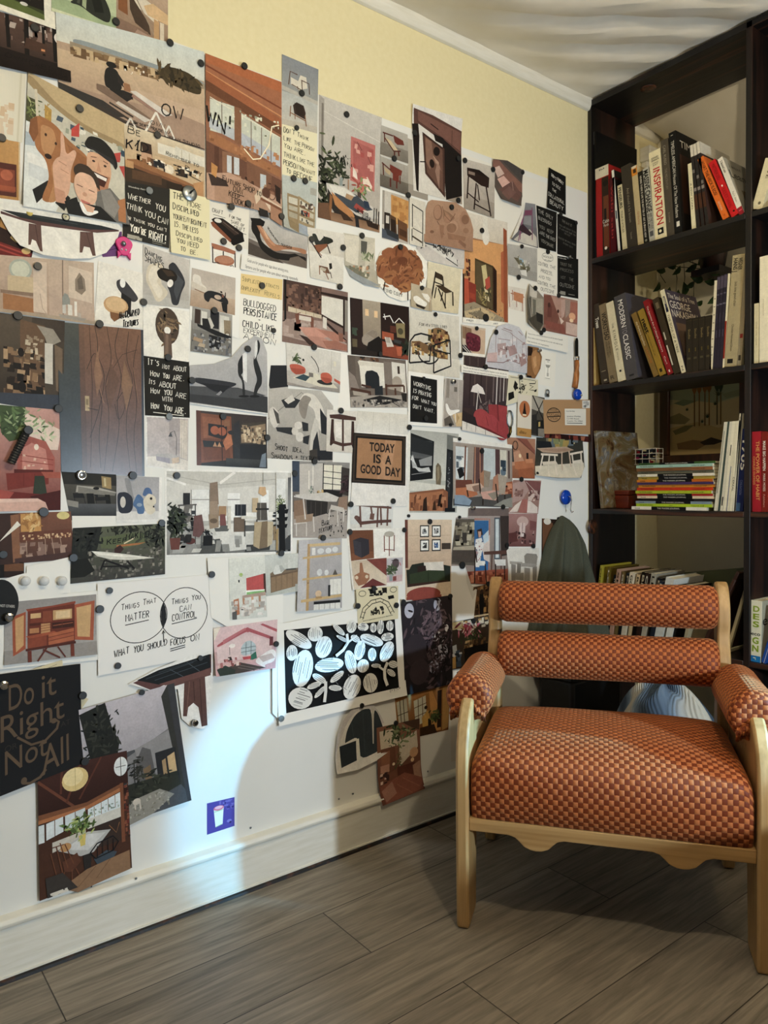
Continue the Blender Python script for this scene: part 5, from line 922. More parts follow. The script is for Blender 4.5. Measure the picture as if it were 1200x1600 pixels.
P('photo', 'cabinkit', 'photo of a timber kitchen with round lamp and spindle chairs', [57, 1204, 196, 1171, 203, 1352, 60, 1405], '4a2a1a', '''G 45231a 30170f 0 0 100 36;L 6d3a22 3 0 8 40 36;L 5d2f1c 2.4 26 0 24 22;L 5d2f1c 2.4 46 2 30 30;L 5d2f1c 2 70 0 44 30;P 7d4a28 0 34 52 34 94 26 94 30 52 38 0 38;P b06a34 0 38 52 37 94 29 94 32 52 40 0 41;E e0c274 40 13 14.5 9.4;E edd694 38 11 11 7;L c0a056 .5 40 4 40 22;E dfe3e2 92 12 8 8;L 6a6a66 1 92 4 92 20;L 6a6a66 1 86 12 98 12;R d8e0e0 0 42 6 56;P dce4e6 8 42 26 40 26 52 8 55;P d3dee0 28 40 50 38 50 50 28 52;P dbe5e8 53 40 92 33 92 46 53 50;L 6d4a30 .8 17 41 17 54;L 6d4a30 .8 39 39 39 51;L 8a6a4a .7 60 39 60 48;L 8a6a4a .7 68 37 68 47;L 8a6a4a .7 76 36 76 46;L 8a6a4a .7 84 34 84 45;N 24 a9b8a8,7d9080 54 40 92 46 1.5 3;P d5d2c6 52 48 92 46 92 54 52 56;P 3a2a22 52 56 92 54 92 74 56 74;N 30 6d2a1c,3a1c12,8a4a2c,2a3438 94 24 100 74 2 5;P 7d4626 90 26 94 26 94 76 90 76;P c9c1b2 14 58 50 56 50 62 14 66
P b9b8b4 20 66 52 58 78 62 58 76 44 76;P d3d3d0 24 66 52 60 72 63 52 73;P 2a2624 46 76 56 76 54 92 48 92;P d9c04c 42 59 50 59 49 68 44 68;V 70 6d8a3c,a9b85c,4a6228 30 42 58 60 4;E c08a48 28 65 6 3.4;P 5d3420 24 76 40 72 44 80 34 86 26 84;L 6d3d22 1.4 18 62 24 84;L 6d3d22 1.2 22 60 30 82;L 6d3d22 1.2 27 62 36 80;L 6d3d22 1.2 12 66 18 86;L 6d3d22 1.2 14 62 26 62;L 6d3d22 1.2 26 84 22 98;L 6d3d22 1.2 38 84 44 94;L 6d3d22 1.2 34 84 34 94;P 3d4a56 58 82 72 78 84 82 78 88 62 88;L 17171a 1.6 54 76 62 70 80 68 86 74 80 80 60 82 54 76;L 17171a .9 62 72 62 82;L 17171a .9 68 70 68 80;L 17171a .9 74 70 74 80;L 17171a .9 80 70 80 80;L 17171a 1.6 62 88 54 104;L 17171a 1.6 76 88 84 100;L 17171a 1.6 66 88 70 98;L 17171a 1.2 58 98 80 94;L 8a5a30 1 76 58 84 66 88 58;P 8f6a48 22 96 50 88 98 84 98 100 40 104;L 6a4a30 .6 40 100 60 88;L 6a4a30 .6 60 98 76 86;P 3a3430 6 84 24 84 40 100 8 100;N 14 d8d0c0 10 97 30 100 2 6''', curl=('br', .006, .3))
# --- big pictures along the lower middle
P('sheet', 'back_b', 'tall blank white sheet behind the pink attic photo', [322, 872, 440, 866, 440, 1130, 331, 1020], W_, out=[0, 0, 100, 0, 100, 100, 84, 100, 84, 62, 0, 62])
P('photo', 'redoffice', 'washed out photo of wooden desks below a red panel', [355, 872, 411, 869, 415, 963, 357, 968], 'e3e4dc', 'G e0e2d8 d5d8d0 0 0 100 100;P c24a48 46 34 98 28 98 54 46 54;P 4a2a22 94 28 100 28 100 60 94 60;R f2f6ea 44 54 96 60;P 7dbf6c 46 57 96 56 96 60 46 61;E a9c858 32 28 5 3;R 2a2a2a 24 36 28 40;L c9ccc4 .8 10 30 50 28;P b59a8a 34 62 98 58 98 64 34 66;P b5714a 10 68 24 66 26 92 14 94;P c08a66 34 66 40 66 42 90 36 90;P c99a78 58 64 64 64 64 86 58 86;P b98a68 78 64 84 64 84 84 78 84;N 40 c9bcb0,d8cfc6,a9a49e,e6e2dc 4 70 98 96 6 14;P 5a5a5a 6 88 18 86 18 100 6 100')
P('photo', 'sideboard', 'photo of a ribbed walnut sideboard with a stone lamp', [411, 867, 465, 864, 466, 923, 413, 931], 'c3c8c2', 'G ccd0ca b9beb6 0 0 100 100;P 7d6a54 14 46 26 40 100 38 100 84 14 94;P 6d5844 14 52 100 44 100 48 14 56;P 8f7455 16 56 98 48 98 84 16 92;L 57422e .8 30 54 30 90;L 57422e .8 46 52 46 88;L 57422e .8 62 50 62 86;L 57422e .8 78 50 78 86;P d8dad4 22 44 30 26 48 28 56 40 46 48 26 50;P b0b3ae 40 28 48 28 56 40 44 46;R d3d6d0 66 16 72 38;L d3d6d0 2 56 26 88 22;R 4a4a46 60 38 90 42;R a9aca6 86 80 100 100')
P('photo', 'oakshelf', 'photo of open oak shelves with white books and glass domes', [464, 844, 531, 840, 531, 949, 461, 955], 'a9a6a8', 'G b4b1b2 9d9a9c 0 0 100 100;R c0bec0 0 0 22 100;P b8935a 20 6 26 6 25 100 19 100;R cdb07a 24 6 96 10;P c9a86c 10 24 100 21 100 24 10 27;P c9a86c 10 54 100 51 100 54 10 57;P c9a86c 8 84 100 80 100 84 8 88;R e0dfda 30 12 38 22;E d3d6d6 50 17 8 4;E d9dcdc 68 17 7 4;E d5d8d8 84 16 7 4;E cfd2d2 48 47 6 5;E d3d6d6 64 48 5 4;P 55504a 78 52 84 44 90 52;R e3e1d8 72 58 98 80;L b0aea6 .6 80 58 80 80;L b0aea6 .6 89 58 89 80;R 2a2a2c 68 66 73 82;E d8b890 46 77 7 4.6;R b08a50 40 81 54 84;R 1f1f20 36 88 96 92;R dfded8 36 92 96 100;L 4a4a4a .8 48 92 48 100;L 4a4a4a .8 60 92 60 100;L 4a4a4a .8 72 92 72 100;L 4a4a4a .8 84 92 84 100;R 8a6a40 21 60 24 62')
P('photo', 'attic', 'photo of a pink attic room with exposed beams and an arched window', [331, 981, 431, 967, 428, 1043, 332, 1055], 'd8aeb2', '''G e3c3c5 cf9fa4 0 0 100 100;P b0505a 4 36 50 8 54 8 54 20 50 16 6 42;P b4545e 52 8 92 34 92 40 52 16;P c06a72 14 28 48 8 50 12 14 36;P b4545e 76 4 100 20 100 26 72 6;P e0c4c4 4 44 48 20 92 42 92 70 4 74;P 6d3038 88 34 94 34 94 52 88 52;P b4c6cc 42 66 42 46 50 36 58 36 66 46 66 64;L 5a6a70 .8 42 50 66 49;L 5a6a70 .8 50 38 50 66;L 5a6a70 .8 58 38 58 65;L 5a6a70 .8 42 58 66 57;E efe6e0 28 42 5 4.4;P 3a2a2a 20 74 21 64 26 64 28 72;L 2a2a2a .7 24 44 24 60;P 27705c 58 66 66 60 68 74 56 78;P c0454c 44 68 58 68 58 74 46 74;P d3a8a4 4 78 40 74 60 76 40 88 4 90;P efe9e6 66 76 92 58 100 66 98 86 80 90 84 98 66 84;P c9b8b4 70 72 92 68 98 78 78 84;P 4a3f3c 16 86 40 78 84 96 40 100 30 100;L 7d706a .7 40 84 74 98;L 7d706a .7 36 88 64 99;P 2f3a34 2 86 16 80 32 92 30 100 6 100;N 16 b56a6a,8a4a4a,e0c8c0 4 66 44 84 2 5;P ece0cc 0 0 10 0 2 24 0 26;R c9a0a0 0 50 4 78''', curl=('bl', .016, .5))
def leafprint():
    bl = [441, 984, 614, 967, 620, 1073, 444, 1113]
    rr = random.Random(12); ops = ['Q '+' '.join(map(str, bl)), 'R 0f1011 0 0 100 100']
    def cr(x, y): s = (x-458)/655; return s*100, (y-(540-s*65))/(485-s*85)*100
    for x, y, rx, ry, an in ((537, 595, 80, 36, 33), (627, 562, 42, 44, 0), (497, 672, 30, 44, 0), (672, 640, 46, 65, 25), (553, 763, 55, 105, 12), (700, 745, 82, 42, 2), (535, 938, 66, 60, 20), (823, 727, 32, 75, -14), (880, 658, 32, 62, 18), (895, 750, 36, 42, 15), (953, 682, 26, 42, 0), (955, 598, 75, 34, 22), (835, 518, 30, 40, 20), (905, 520, 34, 26, 10), (967, 525, 21, 30, 0), (1012, 520, 21, 46, 8), (1072, 512, 24, 34, 0), (1052, 577, 40, 27, 0), (1043, 663, 38, 72, 35), (820, 872, 50, 76, 28), (930, 848, 44, 62, -8)):
        p = cr(x, y); ops.append('E e6e5de %g %g %g %g %g' % (*p, rx/6.55, ry/4.58, an))
        a = math.radians(an); dx, dy = (math.cos(a), math.sin(a)) if rx > ry else (-math.sin(a), math.cos(a)); L_, B_ = max(rx, ry), min(rx, ry)
        for k in range(8):
            q = -.8+1.6*k/7+rr.uniform(-.08, .08); l = (1-q*q)**.5*L_*.92; f0, f1 = rr.uniform(-1, -.2), rr.uniform(.2, 1); g = rr.choice(['8d8d88', '6d6e70', 'b5b5ae', '4a4b4e'])
            ops.append('L %s .45 %g %g %g %g' % (g, *cr(x+dx*l*f0-dy*q*B_, y+dy*l*f0+dx*q*B_), *cr(x+dx*l*f1-dy*q*B_, y+dy*l*f1+dx*q*B_)))
    for (x, y, rx, ry, an) in ((635, 822, 44, 20, 35), (735, 812, 44, 21, -28), (606, 862, 40, 17, -8), (722, 878, 38, 17, 15), (637, 900, 40, 15, -35), (755, 537, 44, 17, 42), (850, 588, 30, 20, 30), (775, 590, 42, 11, 30), (1076, 737, 30, 24, 20), (1060, 787, 32, 19, 40), (968, 746, 30, 13, 10)):
        p = cr(x, y); ops.append('E e2e1da %g %g %g %g %g' % (*p, rx/6.55, ry/4.58, an))
        for q in (-.5, 0, .5):
            a = math.radians(an); ops.append('L 9a9a96 .5 %g %g %g %g' % (*cr(x-rx*.7*math.cos(a)-q*ry*math.sin(a), y-rx*.7*math.sin(a)+q*ry*math.cos(a)), *cr(x+rx*.7*math.cos(a)-q*ry*math.sin(a), y+rx*.7*math.sin(a)+q*ry*math.cos(a))))
    for pl, wd in (((668, 840, 666, 900, 656, 960), 2.6), ((800, 560, 805, 610, 775, 655, 732, 690), 2.4), ((805, 610, 860, 570), 1.6), ((1040, 725, 1018, 770, 1018, 820, 1030, 862), 2.8), ((1020, 775, 985, 752), 1.6)):
        ops.append('L e2e1da %g %s' % (wd, ' '.join('%g %g' % cr(pl[k], pl[k+1]) for k in range(0, len(pl), 2))))
    for k in range(16): ops.append('L 77787a .4 %g %g %g %g' % ((lambda x, y: (x, y, x+rr.uniform(-3, 3), y+rr.uniform(2, 6)))(rr.choice([47, 52, 40, 36, 48, 94, 87]), rr.uniform(14, 90))))
    ops += ['Q 430 975 622 937 632 1085 432 1133', 'T 55555a 2.4 84 91.5 9 -1 oyster']
    P('poster', 'leaf', 'black and white block print of leaves and pebbles on a white sheet', [430, 975, 622, 937, 632, 1085, 432, 1133], 'f0eee6', ';'.join(ops), curl=('b', .006, .3))
leafprint()
# --- upper middle
P('photo', 'barn', 'tall photo of a timber workshop with clerestory windows, FUTURE SHOP written', [319, 85, 438, 130, 438, 338, 321, 312], '8a5a3c', '''G a9643a 8a5f48 0 0 100 100;P b5622c 0 0 100 0 100 8 0 6;L 7d3a18 2 0 8 100 20;L d08a4a 1.6 0 12 100 26;P a35a2c 0 12 100 28 100 36 0 20;P 6d3f22 0 18 100 34 100 40 0 25;P 8d5a38 0 25 100 41 100 48 0 32
R cfd2c0 5 30 36 52;P c8ccba 45 33 98 42 98 62 45 54;P bac0c4 4 42 36 46 36 54 4 50;P b3bac2 45 47 98 56 98 64 45 56;L 6d5a48 1 20 29 20 52;L 6d5a48 1 58 36 58 58;L 6d5a48 1 72 38 72 60;L 6d5a48 1 85 40 85 62;L e6e0c8 1 5 29 98 42;R 8a5a3a 36 30 45 56;N 40 d9dcc0,a0a48a,e0e0c8 4 30 98 46 1 4
P a5693a 4 52 98 66 98 72 4 60;N 30 8a5428,b87a44 4 54 98 70 2 5;P 6d4430 0 60 100 74 100 84 0 82;R 5a3624 10 62 16 84;R 8f6244 20 64 42 84;R c9cdd0 26 66 42 78;R 6a4630 32 66 35 84;P 7d5238 52 66 86 72 84 84 52 82;R b9c2c6 70 73 78 84;N 20 4a2c1c,3a2218,a9805c 4 78 98 88 2 6
P c0967a 0 82 30 78 100 88 100 100 0 100;P b08668 10 86 50 80 90 92 90 100 10 100;P 3a2a24 2 82 24 84 28 88 6 90;P c98a3a 6 74 14 76 12 84 6 82;E 5a3624 78 86 6 4;C 6d4430 1 78 86 5 4;C 5a3626 1 86 86 5 4;P 2a1a14 90 78 98 80 98 92 92 90;P d8c0a0 62 90 72 82 72 90 64 96;P d6bfa4 70 88 100 94 100 99 84 99;P a87858 84 92 100 96 100 108 84 104;P 7d4a2c 70 90 100 95 100 97 70 92;P 24201e 68 98 80 99 82 104 70 104
L f4e6c0 1.6 96 33 86 36 82 50 70 62 60 64 52 60 48 58
T 15100d*1.2 10 0 46 12 3 W;T 15100d*1.2 9 14 48 10 4 N;T 15100d*1.2 9 26 47 4 0 !;T 140f0c 4 20 85 24 2 Future;T 140f0c 4 47 87.6 24 2 SHOP to;T 140f0c 4 34 90.6 12 1 OWN;L 140f0c .8 33 91.6 48 92.6;T 140f0c 4 28 94.6 14 1 Keep;T 140f0c 4 32 99 28 1 LOOKING!''')
P('photo', 'chairs2', 'strip photo of a white and a dark armchair on pale grey, above a handwritten note', [440, 85, 497, 109, 495, 209, 440, 194], 'b5b8b4', 'G 868c94 9a9c98 0 0 100 52;G b8bcb8 c5c0b2 0 52 100 100;P b9b4a8 0 44 100 50 100 56 0 50;P bfb6a4 0 92 100 90 100 100 0 100;P ddd5c2 24 28 44 30 50 20 66 20 70 36 56 40 54 44 24 38;L 5a3a24 2.4 18 40 22 20 42 21;L 5a3a24 2.4 52 27 74 28 76 44;L 5a3a24 2.4 54 28 56 46;L 5a3a24 2 26 38 56 42;L 5a3a24 2 42 38 44 42;P 3a2a22 30 68 40 62 60 64 66 74 64 84 34 80;P 2c1f18 34 64 58 65 62 80 40 80;L 8a5a34 2.4 24 70 22 86;L 8a5a34 2.4 64 78 68 94;L 8a5a34 2.4 22 80 66 86;L 8a5a34 2 36 80 36 88', curl=None)
P('note', 'dontthink', "yellow note reading DON'T THINK LIKE THE PERSON YOU ARE", [440, 194, 495, 208, 495, 287, 440, 274], 'ebe2b8', "T 1c1a14 11 5 15 30 0 Don't;T 1c1a14 9 42 17 32 4 Think;T 1c1a14 9 5 31 20 0 Like;T 1c1a14 8 34 34 18 2 THE;T 1c1a14 9 56 35 34 4 Person;T 1c1a14 9 6 45 20 2 You;T 1c1a14 9 34 47 30 4 ARE.;T 1c1a14 9 5 62 32 3 THINK;T 1c1a14 8 42 65 24 2 LIKE;T 1c1a14 8 70 67 22 2 THE;T 1c1a14 10 4 78 40 4 PERSON;T 1c1a14 9 48 81 16 2 You;T 1c1a14 8 68 84 26 2 WANT;T 1c1a14 9 12 93 12 0 To;T 1c1a14 11 32 97 58 4 BECOME.")
P('photo', 'longchair', 'photo of a leather rocking chaise, captioned Rocking Lounger', [389, 327, 481, 352, 479, 420, 387, 400], 'c0bab2', '''G ccc8c0 a8a29a 0 0 100 60;P 6d625a 0 62 40 74 100 66 100 100 0 96;P 4a4038 0 70 30 80 60 100 30 100 0 96;P 14110f 4 20 24 18 24 28 20 32 18 50 22 64 44 80 70 76 98 74 98 84 64 92 40 94 20 80 12 56 4 44;P a8704a 10 24 20 28 36 54 44 62 58 60 98 56 98 70 76 64 60 68 44 78 32 70 20 48;P c58a60 14 28 22 34 36 56 46 64 40 66 28 54;P d8a880 22 34 26 38 34 54 30 54;P 100e0d 2 18 18 14 26 18 24 28 6 32;P 1a1613 60 80 78 72 98 78 98 92 70 92;P 6a5c50 70 84 84 76 98 84 98 98 66 98;T 15110f 6 31 33 18 26 Rocking;T 15110f 7 50 62 22 2 Lounger''')
P('photo', 'bookcase', 'curled photo of a tall pale bookcase on a light blue wall', [440, 273, 495, 286, 492, 374, 440, 356], 'b5b9b0', '''G bac2bc a9aca2 0 0 100 100;P 97805a 14 32 48 34 48 86 14 80;P a08a62 46 32 96 44 96 88 46 90;R c9c4b0 18 38 44 50;R b5ae98 18 54 44 62;R a9a088 18 66 44 76;P d5cfba 50 38 92 48 92 54 50 48;P c6beA6 50 52 92 58 92 66 50 62;P c6bea6 50 68 92 72 92 78 50 76;P 9aa4b0 48 82 96 84 96 100 48 98;L 7d8894 .8 72 83 72 99;P 8f7a54 14 80 48 86 48 100 20 96;L 6d5838 1 14 50 46 52;L 6d5838 1 14 64 46 66;L 6d5838 1 48 50 96 56;L 6d5838 1 48 66 96 70;N 18 6d4a34,3a3a3a,d8d0c0,55483a 52 40 90 52 3 8;N 14 6d4a34,2a2f34,b5583a 54 56 80 66 4 9;N 8 4a4a44,c9c0a8 56 70 84 78 3 7;R a9a69a 80 12 98 24'''.replace('A6', 'a6'), curl=('bl', .012, .5))
P('photo', 'pinkart', 'photo of a dining room with a pink abstract painting and plants', [498, 148, 596, 184, 592, 364, 496, 340], 'b5aca0', '''G c9c4ba b5aea4 0 0 100 60;P a9a298 0 0 8 2 8 50 0 50;R 7d766c 4 6 7 60;L d8d4ca 1 8 12 100 22;P c26a62 50 25 90 26 90 66 50 62;P b05a54 54 28 88 30 88 62 54 58;L 5d2520 .8 60 28 68 34;L 5d2520 .8 78 38 86 46;N 10 e0a090,b04a44 54 30 88 58 3 8;P e8d8c8 54 50 60 54 62 60 54 58;P ead6c0 70 58 78 55 86 62 84 67 72 66;V 120 3a4228,242a1a,55603a,181c12 0 42 24 100 6;V 60 2f3824,4a5638,202618 20 44 46 66 5;L 2a2a22 .7 36 52 42 42;N 16 2a2a22 40 42 54 52 .6 1.6;R 8f9a96 33 62 38 73;R a9805c 46 62 48 72;V 50 5f7a44,a04436,7d9a58,c96a58 56 60 80 72 4;R 4a3a34 62 70 68 80;P c9c4ba 12 70 40 69 90 80 98 88 70 92 30 86 14 78;P 3d4650 20 71 60 73 88 82 60 88 30 82;P dcd8cc 16 71 40 70 60 74 46 78 24 76;P a03a30 60 80 78 84 72 88 56 84;P b08a60 44 74 56 75 52 79 42 78;P 24344a 72 76 80 76 84 82 74 82;P 2a2420 14 74 20 78 60 90 88 92 88 100 30 96 16 86
P b97a3a 20 76 54 88 58 92 50 96 26 86;P 8f5a28 18 78 22 80 20 104 16 104;P 8a5426 52 92 58 93 58 118 52 116;R c9c4b8 72 84 78 90'''.replace('104', '99').replace('118', '100').replace('116', '99')+''';P 6d4a30 0 88 16 86 20 100 0 100;G 7d5a3e 9a7350 20 93 100 100;P 3a2618 30 88 46 92 56 96 40 97;P 2c1c12 76 92 98 94 98 98 80 97;P 1d1f24 58 90 64 92 66 100 60 100;L 151515 1.4 90 80 90 92;L 151515 1.4 94 80 94 94;L 151515 1.4 98 82 98 94;T 0f0d0c 4 62 88 18 1 Recycled;T 0f0d0c 4 70 92.4 14 0 paper''')
P('sheet', 'greyback', 'grey photo edge showing behind the desk drawer photo', [636, 216, 668, 228, 668, 314, 636, 304], '8f8678', 'R b5ac9c 0 0 30 100;R 6d6456 30 0 40 100;P 9a9082 0 80 100 80 100 100 0 100')
P('photo', 'redchair_a', 'upper of two photos of a red plywood armchair on concrete', [595, 196, 636, 211, 637, 258, 593, 243], '9f988c', 'G b5afa3 a09a8e 0 0 100 55;G 857d70 746c60 0 55 100 100;P 6d2a1c 44 18 82 26 86 40 60 46 50 40;P c9b48a 14 36 36 40 62 64 46 68;L 5a2114 4 6 22 44 22;L 5a2114 4 12 22 14 52;L 5a2114 4 14 38 48 72 72 64;L 5a2114 5 50 70 50 88;L 5a2114 5 64 66 66 82;R d8d4c8 0 97 100 100')
P('photo', 'redchair_b', 'lower of two photos of a red plywood armchair, back view', [593, 244, 637, 260, 637, 306, 593, 291], '8f887c', 'G aaa498 938c80 0 0 100 60;G 6d6458 5d554a 0 60 100 100;L 8a8276 1.4 84 0 84 60;P 74291a 34 16 78 24 74 42 66 44 66 66 44 66 44 44 34 38;P b8a078 12 32 36 38 34 54 20 48;L 5a2114 4 6 20 38 36;L 5a2114 4 10 24 12 60;L 5a2114 5 36 62 36 92;L 5a2114 5 58 64 58 90;L 5a2114 4 70 44 70 70')
P('photo', 'drawer', 'photo of a carved walnut desk drawer front with dark legs', [642, 164, 719, 188, 721, 320, 645, 298], 'd8d2c6', '''G e3dfd6 d8d1c4 0 0 100 100;P 9a8a78 60 92 100 84 100 100 70 100;P 5d3a30 2 4 40 6 100 14 100 42 70 34 12 20 4 28;P 7a4f42 10 6 98 16 98 38 66 30 12 18;L 3f241c .8 10 17 70 30 98 38;L 3f241c .8 80 16 80 34;L 2a1510 1.6 36 16 52 20;P 1c110e 0 22 12 20 14 34 10 100 6 98 2 50;P 1a110e 42 26 62 28 64 36 46 34;P 17100e 60 28 100 42 100 90 66 100 62 60;P 4a2e24 20 28 64 40 64 98 24 76;P 6d4a3a 24 32 60 42 60 92 28 74;P 8a6450 26 34 38 36 40 50 50 58 58 68 50 64 40 58 34 70 26 62;E 1a0f0c 48 46 6 6 40;E 22130e 38 62 5 5;P b08a72 40 52 52 58 52 62 46 60;P 9a7460 44 70 48 60 54 62 52 90;L 2a1812 .7 22 30 62 41;L 1c110e 1.6 14 64 26 62''', curl=('t', .010, .35))
P('sheet', 'bigback', 'large blank white sheet behind the bar stool photo', [720, 240, 862, 290, 840, 520, 722, 500], 'e9e4d6')
P('cut', 'slatcut', 'dark grey cutout photo of slanting wooden boards, curled, upper right', [766, 250, 816, 268, 816, 326, 768, 287], '5a4c44', 'P 8a5c4c 767 251 776 252 815 288 815 302 797 290 769 266;P d0b0a0 770 263 778 260 787 272 777 278;P d8a898 776 280 786 275 797 287 785 295;P 6d4a42 778 297 800 283 814 305 806 317;P 77534a 782 302 795 291 806 301 791 314;L c9a090 .8 799 284 801 298;P 4a4440 790 254 814 269 814 284 782 254', px=True, out=[767, 250, 788, 253, 815, 268, 815, 307, 810, 324, 781, 313, 770, 288], curl=('b+t', .012, .4))
P('photo', 'barstool', 'photo of a dark wood bar stool with tapering legs', [722, 248, 772, 262, 771, 342, 724, 326], 'b9ad9e', 'G c6bcae b0a496 0 0 100 70;G a39788 978b7c 0 70 100 100;P 2a1812 12 16 50 14 82 24 80 44 56 44 12 32;P 1c100c 14 16 50 14 80 24 50 24;R 8a7464 16 22 36 28;L 2a1812 4 16 30 10 78;L 2a1812 4 40 42 32 96;L 2a1812 4 72 44 88 98;L 2a1812 3.4 44 44 50 74;L 2a1812 3 10 66 48 78;L 2a1812 3 34 84 84 90')
P('photo', 'purplechair', 'curled photo of a purple wooden chair on grey, upper right', [806, 316, 836, 318, 840, 388, 793, 380], '6d6a6e', out=[46, 0, 98, 2, 100, 100, 0, 92, 20, 50], ops='G 85868c 55565a 0 0 100 55;P c9c2b4 30 78 70 60 96 76 96 98 10 92;P 7d3f5c 46 18 78 16 78 28 46 30;P 8a8a8c 44 32 76 30 76 52 46 50;L 7d3f62 4 80 10 80 84;L 8a4a6d 4 36 26 36 88;L 8a4a6d 4 44 28 30 92;P 3a2630 20 64 42 50 80 70 70 76;P e6e0d2 0 92 20 50 46 0 40 34 24 70', curl=('l', .014, .5))
P('photo', 'wardrobe', 'photo of an orange room with a flower painted wardrobe and a red chair', [722, 330, 792, 348, 793, 512, 722, 504], 'a5714a', '''G dcd2c0 cfc2ac 0 0 100 22;P c98a48 0 24 90 22 90 100 0 100;P d9984e 14 24 92 22 92 50 14 52;P 9a4a20 90 6 98 8 98 100 90 92;P b35a2a 84 30 90 28 90 78 84 76;E e3dccc 50 18 8 8;R e0d9c8 44 0 54 12;P 4a3a1c 26 40 66 44 66 86 26 82;P 5a4a2c 28 42 64 46 64 84 28 80;P c9b87a 40 46 50 44 54 58 46 66;P b0402a 48 58 58 54 60 64 50 68;P d8c898 46 66 54 68 58 78 48 76;V 40 3a3a22,7d6a3a,9a8a4a 30 66 64 82 4;P 2a160d 66 44 74 48 74 88 66 86;P 301a10 24 82 74 90 70 94 24 86;P b5451f 0 60 12 60 14 82 4 84;P 8a2a14 12 62 28 64 28 84 14 84;P 9a3518 14 72 26 73 26 78 14 77;N 14 3a2a1c,6d2a1c 4 42 16 62 3 6;P 9a8a6c 0 84 24 80 90 92 92 100 0 100;P c2a878 2 90 40 84 72 90 60 98 10 98;P 7d6f55 10 91 36 87 52 91 40 96;N 90 7d705a,a89878,5d5240 4 84 90 99 1 2.4;R 1a1512 0 56 3 95;R ece6d6 0 95.4 100 100;T 222 1.8 8 98.4 14 0 from;T 222 1.8 66 98.6 10 0 art''')
P('photo', 'marblebench', 'photo of a slim marble bench on pale lilac, partly hidden by the relief cutout', [650, 344, 725, 361, 724, 421, 650, 403], 'b5a8a4', 'G b8aca8 cdc6bc 0 0 100 100;P 8f8480 4 62 20 50 30 56 10 72;P d5d0c6 10 56 50 48 86 88 84 98;P d8d4ca 16 54 60 56 88 86 50 80;L 2a2826 1.6 8 74 14 56 40 58;L 2a2826 1.6 60 82 86 96 84 80;V 40 2a2826,3a3836,6d6a66 36 52 72 74 4;T 222 6 2 26 8 0 Jw')
P('cut', 'relief', 'tan cutout photo of a wooden carved relief with rounded shapes', [660, 313, 738, 313, 738, 396, 660, 396], 'a87c60', out=[9, 4, 16, 0, 64, 5, 84, 18, 94, 36, 100, 56, 98, 98, 0, 80, 2, 26], ops='''G b08666 9a7054 0 0 100 100;E 8a6248 28 24 9 15;E a87c5e 27 23 7 13;E b88c6c 58 50 10 11;E 8f664a 55 53 10 9;E a5785a 80 34 9 13;E 8a6044 83 37 8 9;P 8f684c 38 18 50 24 62 34 50 44 38 36;P a07456 40 22 48 26 54 34 46 38;E a37658 46 36 7 8;L 6d4a34 1 36 12 42 30 52 40 60 30 66 18;L 6d4a34 1 26 40 34 52 40 66;P 95694c 30 46 40 48 38 70 34 74;P 95694c 46 62 84 70 82 78 48 74;E 9a6e50 84 58 6 5;E 7d553c 16 60 4 3;P 8a6046 70 74 84 84 82 92 68 80;P b08464 62 18 76 22 72 30 58 24''', curl=('b', .006, .3))
P('photo', 'amberpanel', 'photo of three dark chairs against an amber wooden panel', [597, 297, 638, 309, 637, 382, 596, 373], 'b8b0a4', 'R c8c1b4 0 0 34 100;R 9d958a 0 0 8 70;P c58a38 32 4 100 8 100 66 34 62;N 14 b0742a,d09a4a 36 8 98 60 8 20;R 2a2018 8 44 30 84;R c9c2b6 14 50 26 66;P 5a3a1c 30 46 52 50 56 84 32 82;P 6d4422 60 52 96 58 98 96 64 92;P 2c1a0e 32 54 50 56 52 82 34 80;P 4a2c16 66 70 94 74 94 88 66 84;L 3a2412 3 60 50 62 98;P 4a5260 0 78 60 92 60 100 0 98;P 2a2e34 10 76 60 84 64 96 20 90')
P('photo', 'outline', 'narrow photo of a black outlined cabinet on white', [638, 309, 663, 317, 662, 388, 638, 382], 'd8d0be', 'L 22201c 5 18 12 18 62;L 22201c 5 18 14 84 22;L 22201c 5 84 22 84 78;L 22201c 4 20 64 84 70;L 22201c 5 16 66 16 92;L 22201c 5 84 76 84 98;L 22201c 5 14 82 80 90;P 4a3c2c 20 80 80 88 80 92 20 84')
# --- third band, middle
P('note', 'craft', 'white sheet with a black wooden sled photo, CRAFT written on it', [326, 314, 389, 328, 387, 390, 326, 378], 'e6e0d0', 'P 1a120e 6 44 14 38 34 36 86 62 88 82 62 96 54 90 56 84 16 56;P 8a4a28 4 52 10 48 56 84 54 92 8 60;P 3a2a22 20 42 36 40 76 64 66 72;E e0dcd0 22 44 9 5;P 0f0b09 56 84 66 70 86 68 90 82 62 98 56 94;L 6d5a50 1.4 34 44 74 66;T 171310 9 8 25 26 2 CRAFT;L 171310 1 10 31 40 34;T 171310 8 50 30 30 4 For the;T 171310 8 54 43 34 3 SAKE of;T 171310 9 62 56 28 2 CRAFT;L 171310 1 62 60 94 64')
P('cut', 'curvechair', 'cutout of a low back chair with three dark legs and tan leather seat', [326, 378, 372, 378, 372, 452, 326, 452], 'ece8dc', out=[4, 2, 50, 8, 92, 16, 96, 92, 84, 100, 40, 96, 14, 86, 4, 70], ops='P a86444 8 2 50 10 90 20 90 28 50 20 10 14;L 3f3432 4 12 10 14 78;L 3f3432 4 48 20 49 94;L 3f3432 4 88 24 90 90;E a5623f 52 40 34 11 6;E b87a58 52 38 30 8 6;L 3f3432 3 14 44 30 44 44 52;L 3f3432 3 60 54 80 50 88 60')
